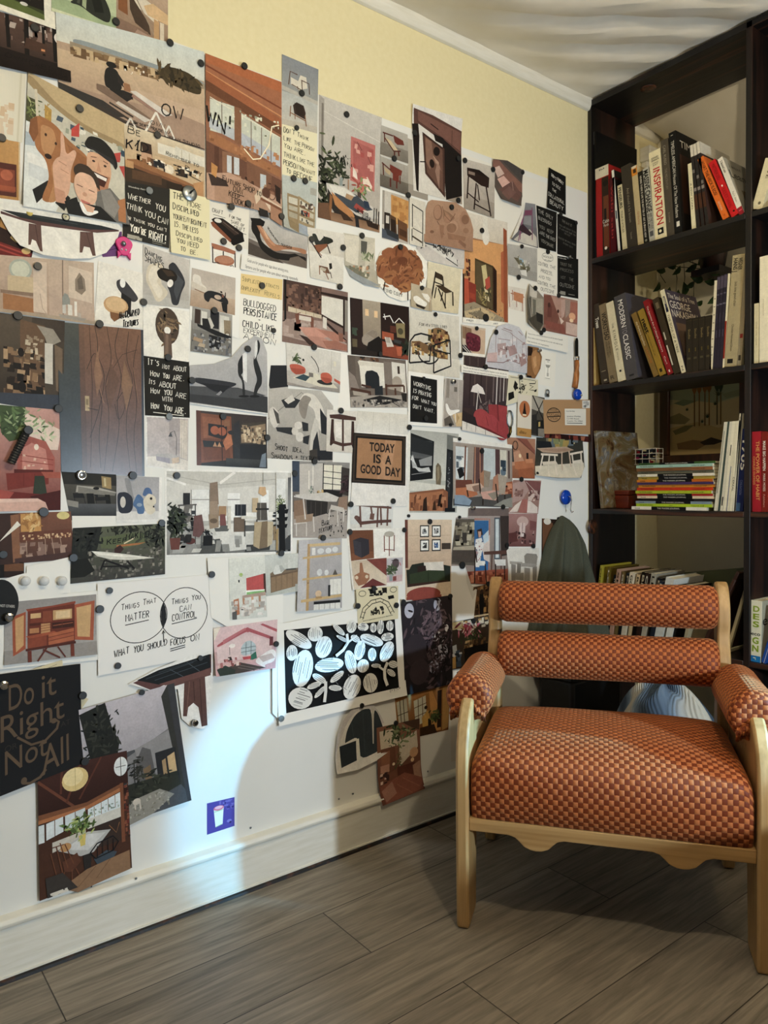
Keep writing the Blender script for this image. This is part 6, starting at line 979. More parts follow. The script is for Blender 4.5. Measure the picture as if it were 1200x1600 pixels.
P('film', 'goals', 'white paper strip with two printed lines about goals and systems', [376, 398, 480, 420, 478, 441, 374, 421], 'e9e5da', 'F 2a2824 22 9 40 62 17 Goals are for people who care about winning once.;F 2a2824 22 7 84 80 18 Systems are for people who care about winning repeatedly.;E 55524a 44 50 1.6 2.2', curl=('l', .006, .3))
P('note', 'simplicity', 'orange yellow note, Simplicity Attracts Complexity Repels in pencil', [372, 427, 441, 437, 440, 469, 369, 458], 'e6c87c', 'T 6a5c3c*.8 22 10 36 40 6 Simplicity;T 6a5c3c*.8 20 56 44 36 6 Attracts;T 6a5c3c*.8 24 4 78 46 8 Complexity;T 6a5c3c*.8 22 60 88 34 8 Repels')
P('note', 'bulldog', 'white note in black pen, BULLDOGGED PERSISTANCE CHILD-LIKE', [374, 460, 441, 469, 437, 537, 373, 528], 'eeeade', 'T 1a1a1a 15 9 24 76 6 BULLDOGGED;T 1a1a1a*1.3 15 10 44 78 5 PERSISTANCE;T 1a1a1a 8 42 56 8 0 +;T 1a1a1a*1.2 14 8 72 74 5 CHILD-LIKE;T 1a1a1a 11 10 86 76 6 EXPERIMENT;T 1a1a1a 22 10 110 78 6 ATION'.replace('22 10 110 78', '13 10 100 78'))
P('sheet', 'back_c', 'blank white sheet between the coffee table photo and bulldog note', [296, 404, 376, 420, 372, 530, 296, 500], W_)
P('photo', 'coffee', 'photo of a low black coffee table with a hole beside a cream sofa', [299, 419, 367, 435, 366, 493, 296, 478], 'b7a694', 'G b8aca0 c5b8a8 0 0 100 60;G bfa68c a98d72 0 58 100 100;P ded6c8 2 14 20 16 22 36 34 42 34 56 4 50;P cfc4b2 0 34 34 46 34 58 0 50;L 8a6a4c 2 8 54 34 60;P 1c1e22 28 60 40 48 70 50 84 64 84 76 76 74 60 72 44 66 40 82 30 76;E c0a890 60 62 8 6;P 17181b 68 74 82 72 82 100 72 96;N 6 2a1c18,7d4a34 64 44 78 60 3 7')
P('photo', 'pedestal', 'photo of a black pedestal dining table on a patterned rug', [300, 479, 362, 493, 361, 558, 297, 549], '77746e', '''G a29f98 85827c 0 0 100 50;R 3a2a22 6 4 20 36;R d6d3c8 22 6 36 44;P 1b1c1f 24 22 44 20 44 46 26 44;R 202126 44 0 66 40;P c9c4b8 38 20 44 16 54 34 48 44;R d0cdc2 68 6 92 50;P 8a7a60 78 16 96 14 96 46 80 48;C 6d5c44 2 88 52 6 10;P 15171b 12 36 50 42 98 52 96 58 60 56 14 42;P 17181b 42 56 72 58 72 84 62 90 44 86;N 60 5d6066,8f9296,44474c,a9a8a4 2 56 98 98 3 7;P a98d6c 6 66 28 70 26 78 4 74;P b5a184 20 78 34 80 32 88 16 86''')
P('cut', 'ship', 'grey cutout photo of a bowl table and wavy black totems', [295, 524, 417, 524, 417, 648, 295, 648], 'a9a8a8', out=[0, 38, 30, 36, 52, 28, 66, 12, 82, 1, 92, 4, 99, 22, 100, 100, 0, 86], ops='''G b5b4b4 a2a2a4 0 0 100 70;P 35373b 0 68 60 68 100 78 100 98 0 84;P 4a4c50 0 64 60 66 98 76 60 80 0 74;P 2c2f36 4 55 10 53 58 60 58 63 46 68 40 74 32 72 24 68 20 64 6 59;P 1f2126 14 60 50 64 42 72 30 70 22 66;P 8a8c90 32 75 38 70 40 72 36 76;P 24262a 66 24 72 20 70 40 64 52 60 44 60 34;P 26282b 66 24 62 34 62 46 68 56 70 76 66 76 66 58 60 50 60 34;P e0e0de 66 24 72 20 72 60 67 56;P 26282b 86 4 90 12 88 22 84 28 88 38 92 50 92 62 86 70 84 78 80 78 82 66 86 56 82 44 80 32 84 20;P d8d8d6 82 8 86 6 86 24 80 34 84 46 86 54 82 62;E 1a1b1e 68 77 7 1.6;E 1a1b1e 82 77 7 1.6;L e6e4de 1.4 0 86 100 99''')
P('photo', 'mask', 'photo of carved wooden doors with a mask face and dark wall panel', [306, 641, 416, 651, 417, 732, 307, 727], '4a3326', '''G 3a2f2c 22211f 0 0 100 100;P 7d4526 2 4 48 6 50 86 4 96;P 5d2f1a 0 0 6 0 6 100 0 100;P 8d5230 8 10 46 12 46 40 10 50;P 6d3a1f 8 50 44 50 46 84 10 90;P 1f1a1a 16 22 42 24 42 44 36 50 16 44;E a5532c 25 34 6 8;E a5532c 35 35 6 8;P 20201f 8 54 44 54 44 64 10 66;P c08a5c 22 64 25 55 28 64;P c08a5c 28 64 31 55 34 64;L 2a1810 1.2 34 6 35 90;P b5693c 36 56 46 30 50 58 40 70;P 8a5a38 38 14 46 14 46 24 38 26;E 262628 48 36 5 4;P 27292e 52 20 60 10 60 90 52 80;P 3f382f 62 18 98 10 98 84 60 70;P 8d7558 62 26 98 14 98 50 62 54;N 60 a58c6a,5d4c3a,c9b490,3a3028 62 20 98 56 2 5;P 15181d 60 56 98 54 98 92 60 84;G 3a3d3c 1f2224 40 84 100 100;P 70808f 92 74 98 70 98 98 88 98''', mat='door_gloss')
P('photo', 'lamproom', 'pale photo of a plaster room with an arched floor lamp', [227, 650, 294, 653, 293, 735, 228, 729], 'b9aea6', 'R e9e6df 0 0 100 100;G bdb0ac b3a8a4 3 2 100 96;P a89c98 54 2 80 2 80 70 54 76;P d2c6b8 80 4 98 6 98 80 80 76;L a89880 .8 84 4 84 76;L a89880 .8 90 4 90 78;L a89880 .8 95 6 95 80;L 2a2826 1.2 71 74 72 40 66 26 58 30;P 3a3836 52 38 58 28 62 38;P d6cdbf 3 80 60 74 100 82 100 100 3 98;P a9a29e 22 74 60 70 80 76 80 88 56 90 24 86;P 8f8892 24 78 56 80 56 90 24 86;P c5ab8c 60 80 78 76 78 86 62 90', mat='door_gloss')
P('photo', 'gallery', 'wide photo of a white gallery full of wooden sculptures and plants', [257, 733, 457, 736, 456, 864, 258, 870], 'f0eee8', '''Q 260 736 455 739 454 861 260 867;G dcdad2 d3d1ca 0 0 100 50;P c8c6be 0 0 100 0 100 14 40 20 0 12;L ece9e2 2 40 14 52 0;L b0aea6 .6 0 4 40 16 100 6;L f0eee8 1.6 0 8 14 16;R e8e8e4 18 22 32 62;L a09e98 .8 18 22 18 62;L a09e98 .8 32 22 32 62;L a09e98 .7 18 34 32 34;R f2f2ee 46 26 56 58;L a09e98 .7 46 34 56 34;R eef0ee 73 22 80 60;R f0f2f0 92 14 100 52;L 8d8b86 .7 92 28 100 28
G b9b8b2 6d6e6c 0 60 100 100;P e0dfd8 30 66 60 62 90 70 80 92 40 96;P 4a4c4b 26 84 40 82 44 100 24 100;P 3a3c3c 64 76 84 74 92 96 60 100;P d8d8d2 48 78 58 76 62 96 46 98;P 8f908c 2 88 20 84 24 98 2 100;N 30 c9c9c2,8d8e8a,a9aaa6,5d5f5e 4 66 98 98 3 10
L 4a4a48 .8 9 40 9 84;L 4a4a48 .8 21 40 21 88;L 55524e 1 8 41 22 40;L 55524e .8 8 54 22 54;L 55524e .8 8 70 22 70;R 25262a 12 26 17 40;N 16 3a3c40,6d6a66,1f2022 9 40 21 72 2 5;V 120 22281f,353f2e,161a14,4a5540 1 44 12 80 3;P 6d3a30 2 80 10 80 9 94 3 94;P 6d4a48 20 54 26 52 28 72 24 80 19 78
P 8a7664 32 14 38 12 39 40 32 40;P a08a74 32 36 38 36 39 52 32 52;P 9a846c 31 52 39 52 39 68 32 70;E 6d5a48 35 60 3 3;R a9845c 39 42 45 54;P 7d4a48 40 52 44 52 45 66 40 66;R 22262e 52 40 61 54;L 55585c .6 54 40 54 54;L 55585c .6 57 40 57 54;P 6d5c4c 51 56 60 56 60 74 51 74;R d6d2c6 46 42 48.6 70;R c9b08a 66 32 71 50;L 6d6d68 .6 58 57 70 57;L 3a3a38 1 60 60 60 80;L 3a3a38 1 70 58 70 78;P d8d6cc 57 54 72 56 72 59 57 58
L 9d9b94 .5 75 0 75 14;P d0a878 71 26 72 18 77 18 78 27 75 30;P 55504a 70 38 78 38 79 60 70 60;L 8f8a82 .7 73 38 73 60;L 2a2826 1.4 69 46 80 46;P b3a07c 68 62 74 62 72 96 67 92;P 7d6a50 74 62 79 61 79 94 72 96;P c2b290 79 62 84 62 83 90 79 94
P 44443f 94 14 98 14 97 40 93 40;R 1c1d20 84 50 92 52;P 1a1b1e 83 54 90 52 89 56 84 56;P 1a1b1e 83 60 91 58 90 62 84 62;P 1a1b1e 84 66 91 64 90 68 84 68;P 8f7858 84 68 92 66 92 82 84 86;E 3a2a1c 88 76 2.4 2.4;R 15161a 93 44 98 70'''.replace('93 44 98 70', '91.5 46 96 68')+''';P b09668 92 80 97 74 98 98 91 98;L 2a2826 .8 92 70 91 99;P 0f1012 96.5 44 100 44 100 100 97 100;V 50 4a5a34,7d8d5a,a9b886 92 28 100 44 2.6;P 121315 27 78 34 78 34 90 27 90;V 14 15181a 28 72 33 78 1.6;E 5a2f2a 17 84 4 4;N 8 222,1a1a1a 10 76 18 86 3 5;Q 430 738 455 739 454 861 430 862;G dad9d2 77797a 0 0 74 100;G 55575a a9aaa8 74 6 100 80;R e3e4e0 4 8 60 60;R f0eee8 94 0 100 100;V 90 5d6e3c,8d9d66,b5c090,3a4a26 0 30 56 52 9;P 0e0f11 20 40 60 40 66 46 14 46;P 0e0f11 4 48 80 46 72 52 14 52;P 0e0f11 2 57 76 56 68 61 12 61;P 0e0f11 2 66 74 65 66 70 10 70;P 0e0f11 16 46 56 46 60 100 20 100;P a98d58 0 72 16 70 14 98 0 98;P 3a3d40 60 84 94 78 94 98 60 98''', curl=None)
P('photo', 'roundtable', 'photo of a fluted round table with cane chairs and candles', [456, 720, 546, 723, 541, 841, 457, 840], '6d6660', '''G 8d8a86 6a635e 0 0 100 40;R 3a4658 0 0 12 40;P c0bab2 12 4 52 2 52 44 12 44;L a09a92 1 36 2 36 44;R e3ddc8 53 4 86 36;L 1d1d1e 1.6 53 2 53 38;L 1d1d1e 1.4 70 3 70 38;L 1d1d1e 1.6 86 6 86 40;L 1d1d1e 1 53 12 86 14;L 1d1d1e 1 53 20 86 22;L 1d1d1e 1 53 28 86 30;P 1b1a1a 53 36 88 38 88 50 53 46;P 3a3430 86 6 100 8 100 44 88 42;V 40 2f1f22,4a3034,1f1a18 86 20 100 40 6;P e6e0d4 34 5 36 5 36 32 34 32;P e6e0d4 27 12 29 12 29 36 27 36;N 8 8a9a8a,6d7a70 26 32 38 44 2 3;N 10 c9a868,8a6a3a 42 36 56 46 2 4
P c9c4bc 4 44 60 40 82 46 78 52 40 52 10 48;P 2a2623 24 50 62 52 60 84 26 78;L 4a4440 .8 32 52 32 80;L 4a4440 .8 40 52 40 82;L 4a4440 .8 50 52 50 84;P a39a92 0 66 30 74 98 60 100 100 0 100;N 30 1c1c1d 60 64 98 98 1.2 2.6;P 8a6c54 2 52 20 50 24 70 2 76;P 9a8068 4 72 36 68 34 78 6 82;L cbc6bf 2.2 2 46 18 48 22 76;L cbc6bf 2 2 82 24 80 24 98;L cbc6bf 2 36 72 38 92;L cbc6bf 2 6 82 6 98;P 8f7460 82 46 98 44 98 62 80 62;P c3bdb4 68 56 92 60 92 66 66 62;L cbc6bf 2 66 62 64 80;L cbc6bf 2 80 64 82 84;L cbc6bf 2 92 62 92 78;T 0f0e0d*1.1 7 52 84 14 -2 Base;T 0f0e0d*1.1 7 46 94 26 -6 texture''')
P('cut', 'shoot', 'grey cutout photo of cast bowls with hard shadows, shoot idea written', [417, 571, 521, 571, 521, 722, 417, 722], 'aba69e', out=[5, 0, 30, 0, 30, 24, 80, 26, 99, 42, 98, 100, 0, 96, 2, 22], ops='''G b8b3aa 9d978e 0 20 100 100;P 1f2126 5 0 30 0 30 22 4 24 0 16;L 6d6860 .7 0 56 50 28 98 60;P d8d2c6 46 36 54 28 70 30 82 42 88 58 80 70 72 60 70 46 58 40;P 8a8278 46 38 54 30 66 34 60 40 56 56 50 54 46 46;P 24262b 78 44 90 56 88 72 80 70;P c9c4ba 64 70 70 54 76 58 76 88 62 88;P 26282d 68 78 74 68 78 88 66 90;P 3a3632 62 88 74 86 74 98 62 98;P 22242a 74 88 98 88 98 98 74 98;P d2ccc2 2 46 8 42 16 48 18 60 10 66 4 58;P 4a4744 8 44 16 50 18 60 14 60;P 2b2d31 12 64 36 64 36 72 14 68;P 2b2d31 20 36 34 32 48 36 40 44 26 44;P cfc9be 24 36 36 30 40 36 30 40;E d6d0c6 45 62 6 4;E d0cabf 40 68 5 4;E d3cdc3 47 74 6 5;P 2a2c30 50 58 60 60 60 68 52 68;P 2a2c30 52 74 62 72 60 82 52 80;T 131211 6 11 87 18 2 Shoot;T 131211 6 36 89 16 2 idea,;T 131211 6 6 96 30 2 Shadows;T 131211 6 40 97.4 4 0 +;T 131211 5 48 97.6 30 1 textures''')
P('sheet', 'sofaback', 'white sheet edge under the fireplace photo', [528, 553, 636, 560, 638, 640, 528, 641], 'eeeae0')
P('photo', 'redsofas', 'photo of orange sofas in a white loft with an arc lamp', [446, 535, 532, 552, 530, 614, 448, 602], 'c9c3b8', 'G d6d2c8 cdc7bc 0 0 100 60;G a9a29a 8f8880 0 78 100 100;L b5afa4 .8 82 0 82 66;P b8b2a8 0 66 20 60 80 82 40 98 0 92;P d6cfb8 10 80 46 60 74 66 96 90 60 92;P 2c4650 14 80 30 68 42 72 34 84;E 2d2b2c 70 80 15 6;P c2553a 4 50 20 46 34 52 34 66 16 72 8 66;P a8452c 6 58 32 56 32 66 16 72;P c2553a 62 58 76 54 84 62 84 76 72 82 62 74;P a8452c 62 68 82 68 82 76 72 80;V 24 3a4a2a,5d6d44 12 22 24 42 4;E 2a2826 30 34 2 3;L 2a2826 1.2 58 58 58 48 52 32 44 22;R e0d8c0 86 24 91 36;R 77706a 40 62 48 72;P c2553a 88 66 100 72 100 80 88 72')
P('photo', 'pinktables', 'photo of pink low tables before a brick wall and long window', [442, 436, 543, 457, 543, 551, 440, 534], '7d6258', '''G 4a322a 5d4136 0 0 58 50;N 70 6d4a3a,3a261f,7d5a48 4 4 58 46 3 6;P d9d4c6 58 14 94 14 92 58 58 44;P 2c1c16 56 8 100 8 100 14 56 12;R 2c1c16 92 12 95 72;P 8a8478 95 14 100 14 100 66 95 66;P 2c1c16 56 44 94 58 94 62 56 48;P 2a1c16 64 54 98 80 98 84 64 60;P c9b89a 8 42 58 46 58 52 8 50;L 8a7a60 .8 20 42 20 50;L 8a7a60 .8 34 43 34 51;L 8a7a60 .8 46 44 46 52;L 15100e 3 3 0 4 66;E 15100e 4 68 4 3;P a99084 0 68 20 58 60 56 98 86 98 100 0 90;N 26 9a8276,b59e92 2 62 50 90 6 14;P 7d4a36 18 52 26 48 26 66 20 68;P 7d4a36 40 50 46 54 46 70 42 70;P d8cec0 24 50 42 50 42 60 24 60;L 6d3f2e 1.6 20 52 44 52;P c98d78 24 72 50 68 80 76 58 84 34 84;P b0745f 50 70 78 70 98 82 78 86;P b8806c 36 84 58 82 96 94 66 100 44 94;P a06652 60 88 80 84 98 88 98 98 66 98;P 3a2620 24 84 36 86 50 96 40 98;P 8a5a46 84 70 92 70 92 84 86 84;P dcd4c6 60 48 66 50 66 68 60 66''')
P('photo', 'twotone', 'pair of dark photos, a striped armchair and an orange lounge', [546, 465, 638, 480, 639, 563, 548, 554], '2a1d18', '''R 2b1b18 0 0 20 100;G a99a84 8a7a66 20 0 50 80;R e6c08a 24 16 30 28;R e6c08a 39 17 45 29;P 9a8c7c 18 66 34 50 44 54 46 62 30 84 18 78;P 8a7c6c 26 60 36 52 44 54 44 70;P 17120f 28 76 46 62 50 66 50 94 24 92;P 241a16 0 86 50 92 50 100 0 100;N 6 3a4a3a 2 52 12 66 3 6;R 5d5238 2 72 10 86;G 21120e 2c1812 51 0 100 100;L e9e6df 1.6 54 26 66 22 72 34;L e9e6df 1.4 74 34 82 24 92 34;L e9e6df 1.4 56 20 58 30;P 8a7a4c 76 34 92 32 92 60 78 60;E 4a442c 84 48 5 6;P a24a24 52 52 72 54 72 66 52 66;P 8a3a1c 52 70 98 80 98 100 52 96;P cdc2b4 56 62 66 62 72 78 60 80;P a9a094 58 62 64 62 66 72 58 72;P b3532c 76 78 86 76 86 94 78 94;P 3a3a3a 72 64 86 66 84 72 72 70;V 30 1a2218,2a3424 88 62 99 92 6;R 5a2a1a 66 40 76 52''')
P('photo', 'fireplace', 'photo of a white marble fireplace with two wooden armchairs', [542, 555, 633, 563, 637, 637, 547, 637], '6d5f55', '''R 6a5e54 0 0 30 100;R 5f534a 0 0 12 100;P e0dacb 18 8 60 10 60 60 20 60;P d5cebe 16 10 62 12 60 18 18 18;P 1d2228 27 36 30 28 40 26 48 30 51 38 51 62 27 62;P 7d7066 60 6 74 8 74 62 60 62;P d9d3c6 74 6 98 8 98 70 74 62;R 3a2c24 84 14 88 30;N 12 5d3a22,2a2420,8a5a34 20 0 52 8 3 6;P 8a7c72 0 30 10 40 16 64 0 66;P a59a8c 4 62 30 68 30 78 6 76;L 4a2c1e 4 2 64 34 70 34 92;L 4a2c1e 3 20 56 36 60;P 22262b 42 58 56 56 56 80 42 80;E a59888 82 48 9 13;P a39788 64 54 90 58 88 66 66 62;L 4f2f20 3 62 52 62 82;L 4f2f20 3 62 56 94 54;L 4f2f20 3 78 60 78 86;L 4f2f20 3 94 54 94 68;P a0968a 0 80 30 76 98 74 100 100 0 100;P 1d1c1e 24 84 50 76 90 84 60 94 34 94;P 26231f 88 70 98 70 98 88 90 88;N 50 b5aca0,8a8076,77706a 2 84 98 99 2 5;L 1a1a1a 1 40 96 70 88 84 98''')
# --- right of centre
P('cut', 'library', 'cutout photo of a model library seen from above, curved edge', [536, 364, 597, 364, 597, 452, 536, 452], 'b8b09c', out=[0, 0, 80, 10, 80, 66, 98, 84, 90, 98, 50, 92, 16, 78, 2, 56], ops='G c5bda8 a9a18c 0 0 100 100;P d8d0bc 2 4 40 6 36 58 24 56 6 50;P 55544c 44 14 60 16 58 40 44 36;P cfc6b0 60 22 80 16 80 40 52 66;V 20 6d7850,a9b08a 46 34 74 50 6;P 77745e 4 58 40 62 66 74 60 82 20 72;N 26 b5845c,8a8c76,d6ccb4,6d6a58 6 58 66 78 4 9;P 8f9698 2 58 30 72 90 94 60 96 20 80 4 64', curl=('b', .006, .3))
P('photo', 'huntchair', 'white sheet with two photos of slung leather hunting chairs', [479, 355, 537, 366, 535, 446, 484, 434], 'd6d0c2', 'G ddd7ca cfc8b8 0 0 100 46;G dfdacd d2ccbd 0 47 100 100;P 2c302c 10 12 22 10 30 26 44 12 66 14 70 20 56 26 40 34 28 42 20 34;P 22261f 42 12 68 16 66 22 50 26 44 32;P 8a4f2c 14 34 52 26 54 30 30 46 22 44;L 2a1a12 3 8 28 34 56;L 2a1a12 3 52 28 60 44;L 8a4f2c 2 20 40 36 52;P 1d1c1b 56 64 64 62 66 72 58 76;P 6d4a34 26 72 52 72 60 84 40 84;L 8a5a38 2.4 28 72 28 90;L 8a5a38 2.4 44 80 54 96;L 3a2a20 2 60 80 64 92;P b9ae98 32 74 48 76 44 82 30 80')
P('cut', 'fluffy', 'round white cutout of a fluffy brown armchair, find cozy written', [584, 382, 668, 382, 668, 472, 584, 472], 'ece8da', out=[2, 34, 10, 14, 30, 2, 55, 0, 78, 10, 96, 30, 99, 55, 90, 78, 74, 94, 50, 100, 24, 90, 6, 68], ops='E 8a4f24 46 40 43 32;E 9a5c2c 14 30 13 11;E 94552a 26 16 14 10;E 8a4c22 46 12 15 11;E 9a5c2c 64 22 13 12;E 8f5226 74 40 12 13;E a0622f 80 54 11 12;E 94552a 16 48 14 12;E a0622f 30 58 15 13;E 8a4c22 46 66 16 12;E 985a2c 62 62 15 13;E 7d431c 42 34 16 12;E 6d3818 50 30 10 8;E a5672f 54 76 13 8;E 9a5c2c 72 68 11 9;V 70 a8693a,7a4420,6a3818 6 6 86 80 5;L 2a1a12 2 18 66 14 86;L 2a1a12 2 60 82 60 98;L 2a1a12 2 78 78 84 90;T 1a1612 7 16 82 34 10 find cozy')
P('photo', 'woodchair', 'photo of an angular dark wooden chair on cream', [667, 409, 719, 421, 714, 491, 663, 484], 'd9cba6', 'G ddd2b0 d2c29a 0 0 100 100;P 3a2c1c 22 18 44 22 44 34 22 30;L 2a2014 4 24 18 14 84;L 2a2014 4 44 24 50 50;P 3f301c 24 46 46 44 78 54 56 60;L 2a2014 4 78 54 82 84;L 2a2014 4 34 52 60 92;L 2a2014 3 48 58 44 78;L 2a2014 3 56 60 58 92;L 2a2014 2.6 22 40 50 44;L 2a2014 3 28 50 24 74', bord=None)
P('photo', 'whitesofa', 'small photo of a white bean shaped sofa, overlapping the dark wooden chair', [640, 443, 672, 452, 673, 488, 640, 480], 'b9a98a', 'G bfae90 b0a080 0 0 100 100;P ece6d8 10 54 30 46 60 60 78 66 70 86 30 82 12 70;P e6dfd0 50 30 80 28 96 46 86 62 64 50;P 2a2018 20 82 70 88 60 98 26 92;L b08a5a 3 92 40 86 96')
P('photo', 'tubular', 'photo of a black tube framed chair with floral cushions', [640, 483, 716, 495, 717, 591, 636, 583], 'd3cbb8', 'G d8d2c2 c9c1ae 0 0 100 60;G d8d2c2 d0c8b6 0 60 100 100;R c5beae 84 40 100 70;C 17161a 2.4 38 66 20 16;E 7d5a34 58 38 22 15;E 8a6638 56 38 19 13;P 7d5a30 4 50 20 48 46 56 76 62 76 72 60 72 30 66 4 58;N 60 b58a44,5d3a24,3a3420,c9a868,8a3a24 36 26 76 52 3 7;N 60 b58a44,5d3a24,3a3420,c9a868 6 50 76 70 3 7;L 17161a 2.6 2 84 2 50 10 40 22 36 44 38;L 17161a 2.6 2 84 40 78 42 54;L 17161a 2.6 48 96 48 52 80 40;L 17161a 2.6 80 40 82 82 48 96;L 17161a 2 50 60 80 62;T 1a1814 5 18 24 56 -2 For new steel lines')
P('sheet', 'worryback', 'white sheet around the WORRYING card', [636, 580, 692, 588, 690, 668, 636, 664], 'eeeae0')
P('card', 'worrying', 'black card reading WORRYING IS PRAYING', [640, 587, 681, 594, 681, 662, 639, 659], '151413', "T f0ece0 9 10 20 66 6 WORRYING;T f0ece0 8 8 36 14 0 IS;T f0ece0 9 30 38 48 4 PRAYING;T f0ece0 8 6 52 22 0 FOR;T f0ece0 8 40 55 30 3 WHAT;T f0ece0 7 78 58 18 2 YOU;T f0ece0 8 10 70 30 2 DON'T;T f0ece0 8 52 73 36 4 WANT.")
P('photo', 'whitechair', 'photo of a white moulded chair on a beige floor', [693, 591, 725, 595, 726, 668, 689, 667], 'a89c90', 'G b0a69c a0968c 0 0 100 70;R 8a8074 10 0 24 40;R c0b6aa 64 0 68 60;R 6d655c 46 16 60 26;P cfae78 40 74 100 66 100 98 60 98;P b08f5a 60 70 72 80 60 92;P ece8e0 8 52 18 52 30 66 70 62 74 66 50 72 30 78 14 68;L e6e2da 3 52 70 56 90;P 5d544a 6 84 30 76 50 96 10 98;R d8d0c4 0 0 3 100')
P('photo', 'redsofa', 'photo of a plump red velvet sofa, brown curtain and mushroom lamp', [724, 553, 793, 566, 788, 686, 719, 672], '3a2a28', '''G 4a3a38 33262a 0 0 100 70;L 2a1e1e 2 14 0 14 66;L 5d4c48 2 24 0 24 66;L 2a1e1e 2 38 0 38 60;L 5d4c48 2 50 0 50 56;L 6d5c5a 3 66 10 66 56;L d0c6c0 2.4 74 12 74 58;L 8f827e 2 82 12 82 54;L c9beb8 2 90 14 90 52;L 6d605c 2 96 14 96 50;P e2d8cf 16 48 20 40 30 36 42 40 48 48;L d5cbc2 1.8 32 46 30 70;L b0a69e 1.4 32 46 40 60;V 40 241c1e,3d3234,6d5c5a 36 54 64 74 5;P 942d31 56 60 76 58 82 84 60 84;P 9d3236 78 58 100 58 100 84 82 84;P 7a2226 76 60 79 60 83 82 79 82;E a53639 44 80 20 12 12;E a0343a 66 84 18 11 16;E 9a3035 90 90 16 13 18;P a53639 26 78 46 72 62 78 60 86 30 88;L 6d1c20 1 52 76 58 88;L 6d1c20 1 78 80 80 94;P 6a1a1e 34 89 62 92 98 99 98 100 60 99;P 2a2022 0 74 28 80 34 92 0 88;P d9d0c4 0 88 40 92 98 100 0 100;L 2a2a2a .8 10 86 10 98;L 2a2a2a .8 30 88 30 99;L 2a2a2a .8 52 92 52 100''')
P('photo', 'velvetchair', 'small white edged photo of a dark red velvet box chair', [719, 508, 756, 514, 755, 559, 720, 555], 'c9b49c', 'R ece6d8 0 90 100 100;P 8a6a4c 2 4 40 8 40 50 2 44;P c9a888 40 6 98 8 98 90 40 90;L 6d4a34 2 16 4 16 44;P 5d1a28 16 28 30 20 74 28 80 40 78 84 30 84 14 60;P 6d2030 20 24 72 30 76 38 24 36;N 30 4a1220,7a2a3c 18 34 76 80 4 8;P 1c1a1c 0 66 16 66 40 90 0 90;L e0d8cc 2 0 72 24 90;L e0d8cc 2 4 66 34 90')
P('photo', 'curtainbit', 'sliver of a dark curtain photo between two strips, right of centre', [725, 557, 757, 562, 757, 577, 725, 572], '3a2c2c', 'L 554644 4 20 0 20 100;L 554644 4 60 0 60 100')
P('cut', 'archsketch', 'arch shaped cutout of a faint red pencil sketch of a workshop', [755, 505, 824, 505, 824, 587, 755, 587], 'c3c1c6', out=[2, 68, 12, 30, 28, 6, 50, 1, 76, 8, 90, 26, 95, 42, 99, 97, 0, 83], ops='G cac8cc bcbac0 0 0 100 100;L 8f6a68 .8 24 14 22 66;L 8f6a68 .8 36 12 60 20 62 60;L 8f6a68 .8 56 20 92 42 94 70;L 8f6a68 .7 28 30 60 34;L 8f6a68 .7 60 34 60 60;L 8f6a68 .7 70 30 70 56;L 8f6a68 .7 84 40 84 62;P b59a98 26 40 46 38 46 60 28 62;P a98886 50 46 66 42 72 58 54 64;P c9a8a4 4 58 26 56 26 74 4 74;P a5827e 74 60 88 58 94 76 80 84;L 8a5f5c 1 76 78 80 60 92 62 98 80;L 8a5f5c 1 4 74 40 76 52 70 78 78;L 7d5552 .8 32 48 44 52 50 44;L 9a7a78 1.2 40 10 60 16;L 9a7a78 1.2 74 16 84 24;N 20 a58886,d5cfd0 26 30 90 74 3 7')
P('cut', 'woodvase', 'curved cutout of a brown turned wooden vase beside the pencil sketch', [819, 541, 844, 541, 844, 592, 819, 592], '8a5c2c', out=[10, 0, 76, 6, 98, 34, 88, 70, 54, 100, 4, 96], ops='P 2a1a10 10 2 40 6 36 30 8 30;P b07a40 30 20 70 10 90 36 84 66 56 94 36 70;P c9955a 40 36 60 30 64 60 48 70;P 1a120c 2 90 30 92 34 98 4 98')
P('photo', 'deskchair', 'pale photo of a cane armchair at the right, partly covered', [793, 447, 820, 452, 818, 488, 793, 482], 'ded4c4', 'L a8623a 4 14 30 96 36;P c07a4c 30 20 90 24 90 64 34 58;L a8623a 4 24 14 28 60;L a8623a 3.4 4 24 10 92;L a8623a 3.4 50 58 52 86;L a8623a 3.4 86 60 88 98')
P('photo', 'glassdesk', 'grey photo of a sculptural desk with a blue lamp top', [791, 381, 838, 389, 838, 441, 793, 429], 'aaa69e', 'G b2aea6 a19d95 0 0 100 100;R 9c988f 0 72 100 100;P 6d6548 20 40 34 40 50 58 76 62 72 72 50 76 36 60;P 8fb0c4 38 38 54 42 58 64 42 60;P 57533a 50 66 72 60 66 78 48 80;P d8d4ca 40 76 62 72 64 92 44 90;L 55513e 2 22 42 74 70;N 20 c9c6b8,6d6a55 34 30 72 76 3 8')
P('card', 'beauty', 'black card reading TO SEE THE COLLATERAL BEAUTY, highest of the black cards', [856, 262, 883, 276, 883, 336, 852, 325], '0f0f0e', "T ece8dc*1.1 7 18 17 28 6 DON'T;T ece8dc*1.1 7 52 20 34 6 FORGET;T d8d4c8 7 24 37 14 2 TO;T d8d4c8 7 44 39 26 3 SEE;T d8d4c8 6 26 52 22 2 THE;T d8d4c8 9 4 68 88 8 COLLATERAL;T d8d4c8 10 16 86 70 6 BEAUTY", curl=('l', .005, .4))
